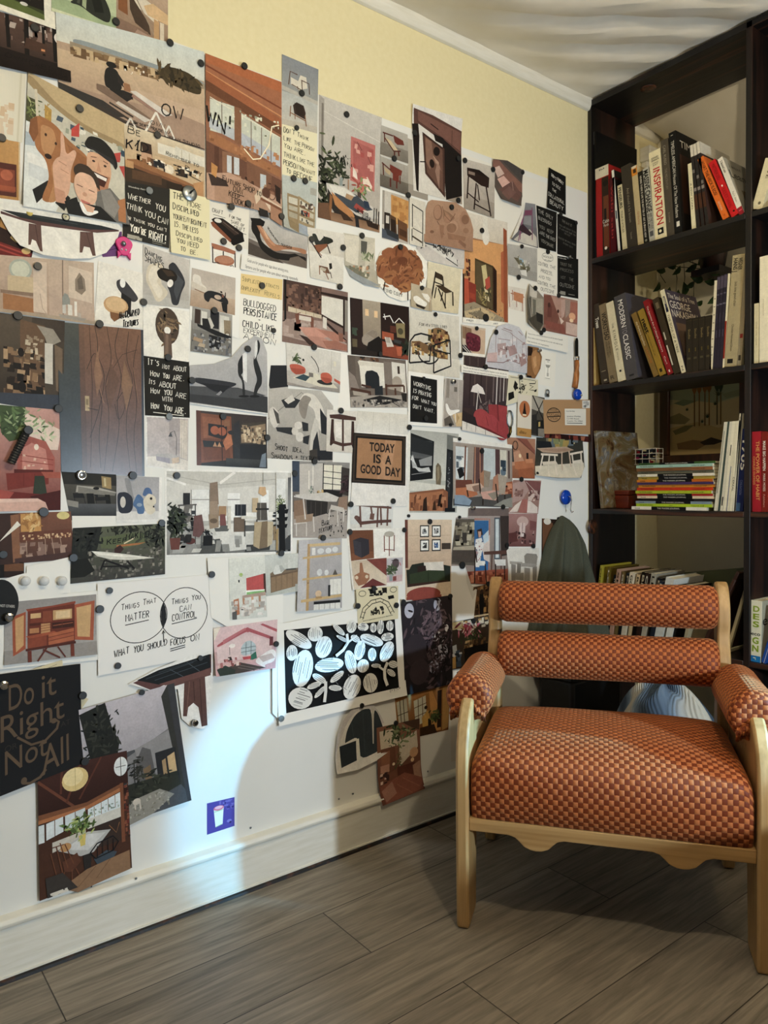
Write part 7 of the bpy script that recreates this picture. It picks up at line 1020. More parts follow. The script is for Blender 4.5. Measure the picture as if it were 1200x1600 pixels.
P('card', 'blessings', 'black card with faint white writing, left of two joined black cards', [837, 321, 869, 332, 868, 394, 841, 387], '11110f', "T a9a69c 9 8 17 28 0 THE;T a9a69c 9 46 19 34 4 ONLY;T b5b2a8 8 6 32 66 6 BLESSINGS;T 8f8c82 8 10 52 26 2 YOU;T 8f8c82 8 50 56 32 2 KEEP;T a9a69c 8 8 67 28 2 ARE;T a9a69c 8 42 71 50 4 THE ONES;T 8f8c82 8 14 85 26 2 YOU;T 8f8c82 8 44 89 40 3 SHARE")
P('card', 'rightcard', 'black card with very faint writing, right of two joined black cards', [870, 334, 901, 346, 900, 405, 870, 397], '11110f', "T 77746a 6 24 16 50 4 THE WAY IT;T 5d5b53 4 10 28 84 5 YOU ARE GOING TO DO;T 5d5b53 4 10 36 84 5 IT AND MAKE SURE YOU;T 5d5b53 4 36 44 30 3 DO NOT;T 5d5b53 4 6 60 88 6 PRACTICE THE SMALL THINGS;T 5d5b53 4 30 70 50 5 EVERY DAY")
P('card', 'process', 'black card reading NOT THE OUTCOME in faint pencil, lowest black card', [870, 400, 903, 405, 903, 467, 870, 461], '121210', "F e0dccf 3 4 5 40 1 woodsey atelier;T 77746a 7 14 22 54 2 TRUST THE;T 77746a 7 14 36 62 2 PROCESS;T 77746a 7 16 56 22 1 NOT;T 77746a 7 56 58 20 1 THE;T 8f8c82 9 12 76 72 2 OUTCOME.;N 10 8a877c 6 88 38 97 6 12;R 77746a 52 92 82 94")
P('note', 'controlnote', 'white note reading CONTROL THE PROCESS beside the black cards', [839, 390, 870, 396, 870, 463, 838, 456], 'ece6d6', "F 2a2824 5 26 16 50 0 WOOLSEY;F 2a2824 3 34 22 34 0 studio;C 2a2824 1 50 14 28 10;T 1c1a16 8 4 36 50 2 CONTROL;T 1c1a16 7 62 38 28 1 THE;T 1c1a16 8 18 52 58 3 PROCESS,;T 1c1a16 7 8 66 28 1 AND;T 1c1a16 7 42 67 22 1 YOU;T 1c1a16 8 4 81 50 2 CONTROL;T 1c1a16 7 60 83 30 1 THE;T 1c1a16 8 18 95 66 2 OUTCOME")
P('photo', 'pinkroom', 'photo of a dusky pink room with a bright lamp at the right edge', [849, 459, 902, 470, 901, 527, 847, 516], '9a6a58', '''G a57a68 8a5848 0 0 100 100;P 7d4a3c 0 4 20 0 50 40 40 80 0 84;P b58a78 20 0 50 4 60 40 46 56;P 6d3a30 12 30 24 28 24 60 12 62;P d8c0b0 46 54 60 64 52 74;P c09a8a 50 6 66 2 60 50 52 60;P 9d8678 62 4 78 2 76 40 64 56;P a86450 78 6 100 6 100 60 78 64;E e8a878 84 46 10 10;E f4d0a0 82 58 6 5;P d0b0a0 66 64 100 66 100 98 66 96;P 8a4a3c 6 72 60 74 66 98 10 92;E 4a2a22 16 28 4 7;E 4a2a22 42 40 3 5''')
P('photo', 'curledroom', 'narrow curled photo of a loft interior, right of the orange room', [818, 444, 850, 444, 850, 522, 818, 522], '8a8070', out=[18, 0, 66, 14, 96, 28, 94, 84, 72, 98, 6, 78, 2, 26], ops='P d0c6b4 18 2 62 16 60 30 20 24;P 5d584c 6 30 30 26 28 70 8 74;P a59c88 30 26 90 30 90 60 34 60;P 6d6a5c 40 30 56 32 54 70 40 70;P 4a4438 10 72 60 60 92 80 70 96;P 2a2824 56 56 90 62 90 80 60 74;L cfc6b4 2 10 30 30 66', curl=('l', .016, .5))
P('film', 'quotestrip', 'narrow white strip with two printed lines about what happens to you', [718, 570, 792, 581, 792, 592, 718, 582], 'ece6d8', 'F 2a2824 24 4 44 92 8 You are not the cause of everything that happens to you, but you are;F 2a2824 24 4 84 92 8 responsible for how you respond to everything that happens to you.')
P('note', 'quoteprint', 'white sheet with three lines of printed quote below the dusky pink room', [820, 518, 884, 527, 884, 552, 818, 537], 'eae5d8', 'F 3a3832 11 3 24 84 6 There is more wisdom in the lessons you tell the ones of yourself.;F 3a3832 11 3 54 84 6 This is where what is expected of us is met with what we can.;F 3a3832 11 3 84 50 4 High standards, not expectations')
P('card', 'lampcard', 'white card with a small lamp drawing beside the knife', [843, 548, 868, 552, 866, 605, 842, 601], 'ebe6d8', 'R dcd6c6 32 20 70 82;R f2ede0 34 21 68 81;R 77746a 36 22 64 25;P a29e90 36 38 68 38 60 46 42 46;L 8a867a 3 52 44 52 66;P b5b1a4 46 62 58 62 58 72 46 72;L 8a867a 2 36 78 66 78;R aaa698 44 28 60 30')
P('card', 'doodle', 'cream card with black ink plant and creature doodles', [792, 586, 838, 594, 838, 619, 788, 634], 'd8cfae', 'P 15130f 4 60 20 56 24 80 6 86;P 1b1813 22 16 32 30 26 56 18 40;L 1b1813 2 36 10 40 40 44 70;V 26 1b1813,3f3c2c 36 16 60 70 5;L 1b1813 2 70 26 90 24 92 10;L 1b1813 2 72 34 84 40 70 56 86 62;P 1b1813 86 62 96 56 94 72 88 72;L 1b1813 1 6 6 90 8;E 1b1813 30 44 4 5;E 3a3628 56 84 5 5')
P('photo', 'darkroom', 'dark photo of an indoor room with diagonal beams behind the envelope', [828, 618, 848, 622, 848, 684, 827, 680], '4a443c', 'P a59c8c 0 0 100 4 100 40 0 34;L 1c1a18 8 6 0 96 60;L 1c1a18 6 90 6 20 60;P 2a2826 0 50 40 44 40 96 0 96;P 1c1c1c 40 60 100 56 100 98 40 98;P b89a4a 52 64 66 62 66 74 52 76;P 7d766a 50 80 98 78 98 100 50 100')
P('card', 'bottlecard', 'white card with an orange oval bottle picture and amber foot', [806, 616, 828, 619, 827, 684, 805, 681], 'd9cdb9', 'R b5802c 0 80 100 100;E b5652a 50 34 38 20;P 20150f 46 20 52 20 56 34 62 44 62 50 36 50 36 44 42 34;R e0c9a0 36 46 62 50;N 8 8a5f1c 14 86 84 94 8 20')
P('photo', 'burgundy', 'strip of a dark burgundy photo under the brown envelope', [848, 676, 920, 682, 920, 691, 848, 684], '4a1712', 'N 20 7d3020,2a0d0a,a05a3a 2 10 98 90 6 14')
P('env', 'envelope', 'brown paper envelope with postage stamp and white address label', [845, 625, 919, 625, 919, 679, 847, 678], 'b08452', "R e0dacb 44 26 90 74;R d8d5cc 82 2 99 24;N 20 8f8d8a,b5b2ac 84 4 97 22 2 4;C 3a2c1c 1.2 21 44 14 20;L 3a2c1c 1.4 8 38 34 36;L 3a2c1c 1.4 8 50 34 48;F 3a2c1c 7 10 47 22 0 PORTLAND;F 3a2c1c 6 13 33 16 0 WOODSEY;F 3a2c1c 6 13 58 16 0 ATELIER;F 555 4 47 35 18 0 from the shop;F 444 4 48 50 30 0 Jonathan Woolsey;F 444 4 48 57 26 0 12 Mill Road;F 444 4 48 64 34 0 Franklin TN 37064;L 333 .8 48 68 82 68")
P('photo', 'amberroom', 'photo of a warm terracotta room with a curved sofa', [791, 683, 836, 686, 835, 748, 798, 747], '9c6444', 'G b07a5a 8d5230 0 0 100 100;P 8a4c3a 30 0 70 2 100 30 100 40;L 6d3a2c 2 40 2 98 38;P c08a68 4 40 40 30 60 60 10 70;E f0d0a0 42 44 5 5;P 2a1c18 66 36 74 36 74 54 66 54;P b5683a 20 60 60 56 96 62 96 76 40 80 18 76;P a0562c 30 78 90 72 96 98 34 98;P c88050 60 52 90 50 94 60 64 62;R 3a3a3a 0 20 18 60')
P('cut', 'dining', 'cutout photo of pale ash chairs around a round table', [834, 682, 914, 682, 914, 748, 834, 748], '3f3d34', out=[4, 2, 94, 10, 98, 72, 86, 98, 40, 99, 0, 92], ops='G 33342c 3a382f 0 0 100 60;N 16 7d8450,a58a3a,5d6a70,c9b98a 24 4 86 26 5 12;R 6d6a55 22 4 26 26;P 1d2024 4 10 30 12 34 28 6 26;P d5c9b0 0 70 96 62 98 78 84 98 40 98 0 92;P b5977c 4 28 60 24 76 32 50 40 16 38;P a58268 6 30 60 28 74 33 40 37;L c9ad92 2.4 52 36 52 80;L c9ad92 2.4 66 34 70 72;L e0d2bd 2.6 12 42 44 44;L e0d2bd 2.6 16 42 10 78;L e0d2bd 2.6 38 44 40 92;L e0d2bd 2.2 28 44 24 94;P dccdb6 14 60 40 58 44 66 16 68;L e0d2bd 2.6 68 42 94 36;L e0d2bd 2.6 72 42 78 94;L e0d2bd 2.6 90 38 92 80;P e2d5c0 72 58 92 54 94 62 74 64', curl=('b', .012, .4))
P('photo', 'corridor', 'upper pink photo of a long corridor with white benches', [801, 750, 845, 751, 840, 803, 793, 801], '9c7468', 'P 7d4a48 40 0 100 4 100 60 60 30;P b08f86 0 10 40 0 60 30 40 60 10 70;P d8c8bc 40 60 30 96 4 98 20 76;P dccdc2 60 56 96 80 98 98 60 98;P a8645a 40 58 60 56 62 98 34 98;N 20 5d3a38,b5948c,d0b8ac 60 30 98 62 5 10;N 12 8a625a,6d4a44 10 20 40 50 5 10;L c9b0a4 1.6 46 4 96 44')
P('photo', 'corridor2', 'lower pink photo of an arched dining room', [793, 802, 839, 803, 836, 854, 792, 854], '8d5c58', 'G a87a74 6d403e 0 0 100 100;E c9a8a0 50 24 20 16;P d8c0b8 40 28 60 28 60 62 40 62;L 6d403e 1.6 50 28 50 62;N 24 4a2a2a,b08a84,3a2020 8 50 92 92 4 9;P e0cdc4 44 60 56 60 56 70 44 70;P 7d4a48 74 20 98 24 98 50 76 50;P 5d302e 4 60 30 56 36 84 6 88')
P('photo', 'mountain', 'photo of a dark framed seascape above a carved wooden sideboard', [638, 671, 716, 678, 713, 801, 637, 801], 'b3b5ab', '''G a9aaa2 c9c9be 0 0 100 60;R ece8dc 0 0 3 100;P 6d6f6a 76 2 98 4 98 40 76 40;P 191b1d 4 4 50 12 48 58 3 62;G 3a3d40 55585a 6 12 46 34;P 24272a 5 8 47 14 47 30 5 26;P 8d8f8f 20 36 46 30 46 44 24 46;P 15171a 5 44 46 42 46 58 5 60;P a9aaa8 4 30 14 40 18 46 8 46;P c0c2c0 10 44 26 46 40 44 44 50 20 50;P d0d2d0 4 36 8 30 14 42;L 8a8c8c 1 6 54 40 50;P 1c1e22 76 20 92 22 90 98 74 98;P 2b2d31 78 24 84 24 84 80 78 80;N 14 8d8f92 78 30 84 70 1 2
P 6d5f48 54 42 58 38 64 42 66 52 64 70 56 72 54 56;P 8f8062 56 44 60 42 62 56 58 62;R 4a3c28 54 70 66 73;P d2d0c4 2 62 74 66 74 72 2 74;P 8a5230 2 76 70 70 80 74 80 98 2 98;P a8683c 2 78 70 73 70 98 2 98;N 26 8d5430,b5784a,6d3c20 4 78 78 97 4 9;P 2a170d 30 84 36 80 38 98 28 98;P 22130c 62 78 68 76 64 92 58 92;P 3a2010 50 88 54 84 56 97 48 97;R 15171a 74 94 96 99''')
P('photo', 'striped', 'photo of two patchwork armchairs by curtained windows', [707, 684, 799, 695, 800, 793, 707, 790], 'a3968a', '''R e6e2d8 0 0 100 6;R 9a8c80 4 8 100 100;P c9d0d0 4 12 24 12 22 62 4 60;N 14 8fa0a8,e6e6e0,55606a 5 26 18 56 4 9;L 6d3f2c 2.4 20 10 18 62;P 5d3f3c 34 10 50 10 48 68 32 66;L b07a58 1.6 36 10 35 66;L b07a58 1.6 44 10 44 66;P b9c3c4 50 10 70 10 70 56 50 60;P 54393a 70 10 78 10 78 56 70 56;P d0cbb8 78 10 90 10 90 54 78 54;N 10 5d7080,2a3a48 79 26 89 50 5 10;L 4a302c 2.4 94 10 94 54;P 15171a 6 46 14 42 18 54 10 60;P 6d3a2a 4 62 30 60 34 74 4 76;P b5683a 4 74 34 70 40 82 20 90 4 84;P a8572c 84 62 100 58 100 84 80 84;N 20 c9825a,8a4428 84 62 99 82 4 8;P 4c4a48 0 90 98 78 98 100 0 100
P a97450 44 50 50 44 52 70 42 70;P 8f8270 50 44 62 46 58 70 50 70;P c9a890 20 68 44 64 50 70 36 78 22 76;P 8a6a5a 30 70 44 66 46 76 34 78;L 2a1c16 2 22 76 24 86;L 2a1c16 2 42 58 44 80;P b0785a 66 54 74 48 76 74 64 76;P a89a88 74 48 90 52 86 80 76 78;P c99888 44 78 68 74 76 78 70 90 48 88;P 8d8272 56 80 70 76 76 82 66 90;L 2a1c16 2 48 88 48 98;L 2a1c16 2 70 64 74 98;L 2a1c16 2 86 80 86 92;P 7d93a8 2 84 18 84 30 92 26 100 2 100;L 2a2c30 1 2 98 26 100 30 92;P 8a8a80 66 98 84 88 98 84 98 100''')
P('photo', 'bluepaint', 'photo of a room with a large blue figure painting and two chairs', [702, 794, 794, 794, 794, 915, 702, 915], '8d7d74', out=[30, 0, 100, 0, 99, 94, 76, 99, 34, 97, 22, 80, 0, 74, 10, 12, 29, 12], ops='''G a89a94 8d8078 0 0 100 60;R 6d5d58 30 0 100 10;P 5a5246 8 14 40 14 40 74 2 72;N 50 8a806a,b5ab90,3a3530,6d6450 8 18 40 48 4 9;P a89c84 6 50 40 48 40 54 4 56;P 4a4038 4 54 40 54 40 70 4 70;P 24639c 40 16 64 16 64 84 40 84;L b06a5a 1.6 40 14 66 14 64 84 40 84;P d3c2b8 52 46 66 34 66 70 56 66;P b8ccd8 54 36 64 28 64 42 56 46;P e0dcd6 42 40 52 38 56 48 52 58 48 76 42 76 40 56;P 3a2a26 44 28 52 26 54 34 46 38;P c99a84 46 30 51 30 51 37 47 38;N 16 6d6a80,b58a8a 42 42 54 72 1.4 3;R 55606a 74 12 84 68;P c9d3d4 76 14 82 14 82 64 76 64;P 3a302c 84 10 100 10 100 60 86 62;P 5a3a30 56 56 98 54 98 59 56 60;L 5a3a30 2 70 58 68 96;L 5a3a30 2 86 58 86 96;P 9a4a30 24 82 98 78 98 94 76 99 34 97;N 30 b5603c,6d2c1e,c98060 26 82 96 96 3 7;P e0dcd4 40 68 58 68 58 74 40 74;L 2c1c18 2 41 50 40 98;L 2c1c18 2 58 72 60 96;L 2c1c18 2 41 54 44 70;P e0dcd4 74 66 94 66 94 74 76 74;L 2c1c18 2 76 72 76 94;L 2c1c18 2 92 74 92 92''')
P('photo', 'greensofa', 'photo of a dark green sofa under four framed pictures', [632, 812, 703, 812, 702, 932, 633, 938], 'c9ad8e', '''G d8c0a2 c0a284 0 0 100 60;R 6d3a2c 0 0 6 60;L b0947a .6 8 20 98 20;L b0947a .6 8 40 98 40;L b0947a .6 8 52 98 52;R 1c1a18 32 7 52 22;R eceae2 34 8.4 50 20.6;R 1c1a18 58 7 78 22;R eceae2 60 8.4 76 20.6;R 1c1a18 32 25 52 40;R eceae2 34 26.4 50 38.6;R 1c1a18 58 25 78 40;R eceae2 60 26.4 76 38.6;N 10 222,555,999 37 11 47 18 3 6;N 10 222,555,999 63 11 73 18 3 6;N 10 222,555,999 37 29 47 36 3 6;N 10 1a3a6a,4a6a9a,ccc 63 29 73 36 3 6;P 3f3228 80 30 98 30 98 38 80 38;P 22281f 4 66 14 56 40 54 44 60 40 70 8 74;P d8cfc0 40 54 62 54 62 66 42 66;P d8cfc0 62 54 84 54 84 66 62 66;P 2c1a16 26 58 44 58 46 66 26 66;P 2d3a22 8 68 50 64 94 66 92 80 10 80;L 1c2616 1.4 50 66 50 80;P 1d2418 84 58 98 60 98 82 88 80;P 20251a 2 62 8 62 10 84 4 84;P 3a2018 6 80 94 78 94 82 6 84;P d3bda0 2 84 98 80 98 100 2 100;E 8d3a2c 40 94 38 9;P 8d3a2c 2 96 80 96 80 100 2 100''', curl=('r', .008, .3))
P('photo', 'brownwood', 'dark brown photo of scorched wooden boards left of the jacket', [846, 810, 874, 812, 876, 912, 845, 912], '2a1910', 'P 6d4426 4 0 60 6 70 30 40 60 6 50;P 120b07 30 40 60 40 56 98 26 98;P 4a2c18 64 40 96 36 98 98 70 98;E d8d0c0 30 4 20 5;P 150d08 4 60 24 56 24 98 4 98')
P('photo', 'greychair', 'photo of a chunky grey wooden armchair behind the orange armchair', [790, 856, 842, 856, 841, 925, 793, 925], 'ded8cc', out=[0, 6, 8, 0, 98, 0, 100, 100, 8, 100], ops='P 8d857a 52 18 60 12 90 14 94 20 90 40 54 40;P 9c948a 44 34 92 36 90 44 42 42;P a39b90 8 30 46 32 46 38 8 36;P 8a8278 12 36 26 38 22 98 10 98;P 958d82 52 44 70 46 68 98 50 98;P 857d72 78 44 92 42 90 92 78 94;P 8f877c 24 56 50 56 50 74 24 72;P 7d756a 30 34 42 36 40 56 28 56')
# --- lower right
P('photo', 'collage', 'four picture sheet with a dark cube, stool, jug and vase of leaves', [541, 827, 632, 825, 629, 913, 549, 922], 'e6e0d4', 'R 6d3f24 3 2 44 50;P 7d4a2c 3 40 44 38 44 50 3 52;P 2e2c34 9 18 22 14 36 18 36 42 22 48 10 42;P 3a3840 9 18 22 22 22 48 10 42;R ece8de 45 0 100 50;E b0a89a 72 10 9 5;L 7d3a28 1.6 63 12 63 40;L 7d3a28 1.6 81 12 81 40;L 7d3a28 1.6 72 14 72 48;L 7d3a28 1.2 63 36 81 38;G c9b498 d8c8ae 3 52 67 98;P 7d3a30 30 51 67 51 67 82;P 6d2f2c 14 98 40 84 67 98;P 9c6644 18 56 22 56 24 72 34 76 34 84 26 92 12 94 6 84 6 76 16 72;E d8c4a4 10 80 3 3;E d8c4a4 29 80 3 3;G b9b4b8 c2b2b4 67 52 98 92;P c9a8a8 67 84 98 82 98 94 67 94;E 55464c 84 62 7 9;L 2a2426 1 76 56 90 56;V 30 4a5d3a,6d805a,3a4a30 68 64 84 84 5;P 8d9a9c 72 80 78 80 78 92 72 92;P 8a4440 79 84 86 84 86 92 79 92;L b0545c 1.4 92 60 94 66', curl=('bl', .006, .4))
P('photo', 'trestle', 'photo of a spindly wooden rocking workbench on grey', [546, 768, 614, 771, 613, 826, 547, 826], 'd8d8d4', 'R d3cfc6 0 88 96 100;G e0e0dc ced0cc 0 0 100 88;P 6d4a40 10 32 40 34 96 38 96 44 60 42 12 38;L 6d4a40 4 22 34 24 96;L 6d4a40 4 46 30 50 60;P 6d4a40 46 58 56 58 54 76 44 74;L 6d4a40 4 64 40 62 96;L 6d4a40 4 70 38 72 90;L 6d4a40 4 88 4 86 92;P 5d3c34 8 70 20 66 26 80 60 76 96 74 96 82 50 86 22 90;E 5d3c34 50 34 5 4;E 6d4a40 14 70 5 6')
P('photo', 'stool', 'photo of a three legged dark wooden stool, beside TODAY sign', [510, 640, 559, 643, 559, 709, 509, 705], 'd5cec2', 'G ded8cc cdc5b8 0 0 100 100;P 4a2f28 8 12 40 9 92 14 92 22 50 22 10 20;P 3a231e 14 22 22 22 22 50 26 76 14 86 10 84;P 3a231e 78 24 86 24 88 84 82 88 76 76;L 4a2f28 6 50 22 51 96;P 4a2f28 18 72 50 78 84 74 84 80 50 86 18 80;P e6e0d6 26 28 46 28 46 68 28 64')
P('photo', 'today', 'white sheet with a framed print TODAY IS A GOOD DAY', [558, 642, 637, 648, 635, 791, 546, 790], 'eae6dc', 'G d5cfc0 dedad0 0 0 100 22;L b8b0a0 .5 30 0 30 22;L b8b0a0 .5 62 0 62 22;R e4e0d8 0 76 100 100;Q 551 676 633 682 632 759 548 754;R 241c16 0 0 100 100;R 3a2e24 2 3 98 97;R 15110d 5 6 95 94;R a5764a 8 10 92 90;P b5855a 60 10 80 10 70 90 46 90;F 1c1714 17 30 34 48 1 ^TODAY;F 1c1714 17 38 57 14 1 ^IS;F 1c1714 17 60 58 12 1 ^A;F 1c1714 17 15 79 38 2 ^GOOD;F 1c1714 17 61 81 29 2 ^DAY')
P('card', 'arkdoodle', 'cream card with black ink doodle of an arch and animals', [553, 920, 619, 915, 619, 966, 556, 975], 'd8cca4', "L 1c1a14 1.6 6 84 14 56 34 36 56 32 76 46 90 80;L 1c1a14 1.6 12 88 20 62 36 46 56 42 70 54 82 84;L 1c1a14 1 8 80 16 84;L 1c1a14 1 12 66 20 70;L 1c1a14 1 24 48 30 54;L 1c1a14 1 44 34 46 44;L 1c1a14 1 64 38 60 46;L 1c1a14 1 80 58 74 62;L 1c1a14 1 86 74 80 78;N 26 1c1a14,3a362a 32 56 66 80 2 7;N 12 15130f 28 2 72 24 3 9;P 15130f 30 4 42 2 44 16 32 18;P 15130f 60 2 72 2 72 16 62 18;P 15130f 74 28 88 26 90 36 76 38;C 1c1a14 1 14 14 8 8;C 1c1a14 1 88 10 8 8;F 2a261c 4 12 94 74 -6 here is a good place to put your best work")
P('photo', 'lilac', 'dark photo of purple lilac leaves with blurred white lights', [624, 941, 703, 929, 704, 1067, 630, 1086], '241f24', 'G 2a242a 1c181c 0 0 100 100;E b5b6c6 14 10 9 8;E a5a6b8 70 8 8 7;E c0c2d0 66 42 9 7;E b0b2c4 76 62 14 9;E 9a9cb0 60 76 10 7;E d0d0dc 88 36 4 4;V 220 3a2c34,4a3a42,2a2026,5d4a50,1c161a 4 4 98 98 7;V 60 6d5860,57464c 30 8 96 40 6;E 2f272d 24 54 22 18;E 362c32 30 78 20 14;V 40 191519,120f12,3a3036 60 40 98 96 6;V 20 b0a8b4,8a8494 60 34 98 80 2.4')
P('sheet', 'flap', 'blank white curling flap of paper left of the orange armchair', [703, 884, 744, 884, 744, 972, 703, 972], 'dcd9d2', out=[0, 0, 54, 0, 78, 34, 96, 42, 78, 92, 0, 100], ops='P c9c6be 54 0 78 34 98 42 80 60 60 30', curl=('br', .02, .5))
P('photo', 'people', 'dark photo of a person in a wooden workshop behind the orange armchair', [737, 917, 764, 911, 764, 968, 737, 972], '5d3f22', 'N 40 8a5a2c,3a2414,b58a4a,22160e 2 2 98 98 8 20;P 141417 40 24 60 20 66 50 60 84 40 84 36 50;E 3a2a22 50 18 9 7;R d0b88a 2 82 98 86', curl=('t', .006, .3))
P('photo', 'market', 'photo of a market stall with flowers and a dark table behind the armchair', [703, 973, 765, 960, 765, 1036, 704, 1046], '3a2f26', 'R c9b98a 0 0 30 16;N 30 d0c8b0,8a7d60,b58a4a 0 2 96 22 5 10;V 50 b53a5a,d87a98,8a1f3a,e6e0d8,6d1a30 20 4 66 40 7;V 30 2f3a22,55603a 24 22 70 50 6;N 50 c9a870,8a6434,3a2a1a,6d5030 30 44 96 70 4 9;P 15120f 30 60 96 56 96 100 34 100;P b5bcc4 2 50 12 48 14 70 4 74;P 3a4a5d 10 62 20 60 24 96 12 96;N 16 1c2430,d0d0d0,4a5a70 2 66 26 98 4 9;P b58a3c 0 76 10 72 10 98 0 98;P 8d949c 60 84 96 78 98 98 64 98')
P('sheet', 'lowsheet', 'blank white sheet low on the wall behind the left arm of the armchair', [704, 1046, 765, 1036, 765, 1180, 704, 1190], 'e0dacb', 'P 3a2a26 14 4 24 2 26 18 16 22')
P('photo', 'goldwindow', 'photo of a golden panelled room with tall windows', [616, 1088, 703, 1067, 700, 1140, 622, 1158], '8a5a1c', 'G a06a24 7d4a18 0 0 100 100;P b8b49a 2 14 20 10 22 76 4 80;L 3a2410 1.2 8 12 8 78;L 3a2410 1.2 14 11 14 77;L 3a2410 1 2 44 22 40;P c9c8b0 32 20 54 14 56 70 34 76;L 5d3c18 1.2 40 18 40 74;L 5d3c18 1.2 48 16 48 72;L 5d3c18 1 32 36 56 30;L 5d3c18 1 32 56 56 50;P b0742a 24 4 60 0 60 10 24 16;P c98a34 60 6 66 6 80 50 84 96 66 96;R 2c1a0c 76 10 84 90;P b58434 86 6 100 6 98 94 86 98;E 2a1c10 54 40 3 4;P c9962c 46 60 58 46 62 66 60 92 48 92;P 22180e 58 66 64 64 64 94 58 94;V 30 4a5a2a,2f3a1c,7d7a3a 60 56 78 78 5;P 3a2410 0 84 70 80 76 100 0 100')
P('cut', 'arch', 'cutout of dark slate blue arch panels on a pale board', [519, 1092, 606, 1092, 606, 1210, 519, 1210], 'e6e2da', out=[4, 98, 2, 74, 6, 46, 16, 26, 36, 8, 56, 3, 74, 10, 90, 30, 98, 52, 98, 68, 74, 80, 40, 92], ops='P d0cac8 2 74 6 46 16 26 36 8 56 3 74 10 90 30 86 32 60 10 40 14 22 30 12 52;P 323b42 18 58 22 40 36 20 52 12 66 12 68 56 70 58 70 12 78 18 88 38 92 56 84 66 44 80 42 48 22 56;P 2b333a 9 62 38 54 39 80 12 90;P e8e4d8 38 52 43 51 46 80 40 82;P c9c4b8 66 10 70 11 70 58 68 58;L 3f4a50 1 30 30 34 50;L 3f4a50 1 50 16 54 70', curl=('b', .005, .3))
P('photo', 'terracotta', 'photo of a terracotta living room with wild plants, curling at its foot', [585, 1136, 652, 1121, 655, 1228, 588, 1254], '7d4a34', '''G 8a5840 6d3c2a 0 0 100 100;P cdbfa4 6 6 40 6 60 30 8 30;P c9bca4 50 26 92 16 94 40 50 60;V 70 3f5030,566d42,24331c,7d8a5a 20 2 80 30 6;P 4a3426 58 0 100 0 98 16 80 10;V 14 2a3020 8 12 60 30 3;P 6d402c 8 30 40 30 42 62 8 66;L 57402c 1.4 48 30 46 64;V 24 7d6a44,4a5530 42 34 54 66 4;E d09a68 84 46 10 7;E f0c890 80 56 4 3;P 8f5a3c 8 36 28 34 28 56 8 58;E f0dcb0 36 54 3 2;P 5d2f22 44 60 86 60 80 76 44 72;P a8795c 80 64 98 60 98 84 82 82;P b9856a 6 52 26 52 26 62 6 64;N 12 3a2420,d8b8a0 4 60 28 76 4 8;P 8a4c38 2 78 60 70 98 84 98 98 8 100;L 9d6048 1 40 82 70 98;L 9d6048 1 54 76 90 94;P a5705a 4 84 30 76 36 92 10 98''', curl=('b', .022, .4))
P('sticker', 'sticker', 'small purple sticker with a drawing of a pink lidded cup, low on the wall', [323, 1255, 366, 1245, 366, 1290, 323, 1304], '4c3f9c', 'N 26 6d62b8,3a2f80 44 2 98 36 5 12;P e6ecd8 24 26 60 22 56 80 30 84;E e06a8a 42 24 19 8;E f0b0c0 42 22 14 5;L 9cc08a 2.4 26 34 58 32;L 9cc08a 2 30 84 56 80;E 7d74c0 80 76 9 5;E 2a2260 84 82 4 4')
P('cut', 'round', 'round black paper disc with small white lettering at the left edge', [-26, 905, 28, 905, 28, 976, -26, 976], '1c1c1d', out=[50+50*math.cos(k*PI/16) for k in range(0)] or sum([[50+50*math.cos(k*PI/16), 50+50*math.sin(k*PI/16)] for k in range(32)], []), ops='F d0cec8 6 46 60 42 2 NOT OTHERS')
P('cut', 'bench', 'half oval cutout of a long bench with black top and walnut legs', [-10, 316, 188, 350, 188, 410, -10, 372], 'ece8dc', 'P 22282a 0 329 20 332 90 343 156 354 184 361 140 360 60 347 30 341;P 5a3a36 0 331 30 341 60 347 140 360 184 361 184 363 150 365 60 353 28 344 0 335;P 63453e 44 350 63 353 65 395 61 394 55 378 49 375 46.5 384 43 384;P 63453e 124 363 144 364 148 401 143 401 139 388 130 386 127 396 123 396;L 4a302a 1 54 352 60 388;L 4a302a 1 134 364 141 390;L 3a4446 .8 30 335 120 352', px=True, out=[-10, 318, 0, 317, 60, 326, 140, 342, 180, 349, 187, 357, 182, 375, 165, 396, 140, 405, 110, 406, 65, 400, 30, 385, 12, 362, 0, 340, -10, 335], curl=('b+t', .006, .4))
# ---------------------------------------------------------------- magnets, pins and small things on the wall
def inside(p, poly):
    c = False
    for i in range(len(poly)):
        a, b = poly[i], poly[i-1]
        if (a[1] > p[1]) != (b[1] > p[1]) and p[0] < (b[0]-a[0])*(p[1]-a[1])/(b[1]-a[1])+a[0]: c = not c
    return c
def surf(px, py, r=.009):
    y, z = W2(px, py); best = -1; who = None
    for key, hull, lev, lab, out, o in SHEETS:
        for dy, dz in ((0, 0), (r, 0), (-r, 0), (0, r), (0, -r)):
            if inside((y+dy, z+dz), out) and lev > best: best, who = lev, (key, lab, out)
    return y, z, .0023+(best+1)*LV, who
def short(lab):
    for cut_ in (',', ' with ', ' beside ', ' on ', ' under ', ' behind ', ' before ', ' between ', ' at the ', ' below ', ' over', ' reading ', ' captioned ', ' right of ', ' left of ', ' in a ', ' seen ', ' around ', ' above ', ' used '):
        lab = lab.split(cut_)[0]
    return ' '.join(lab.split()[:6])
used = {}
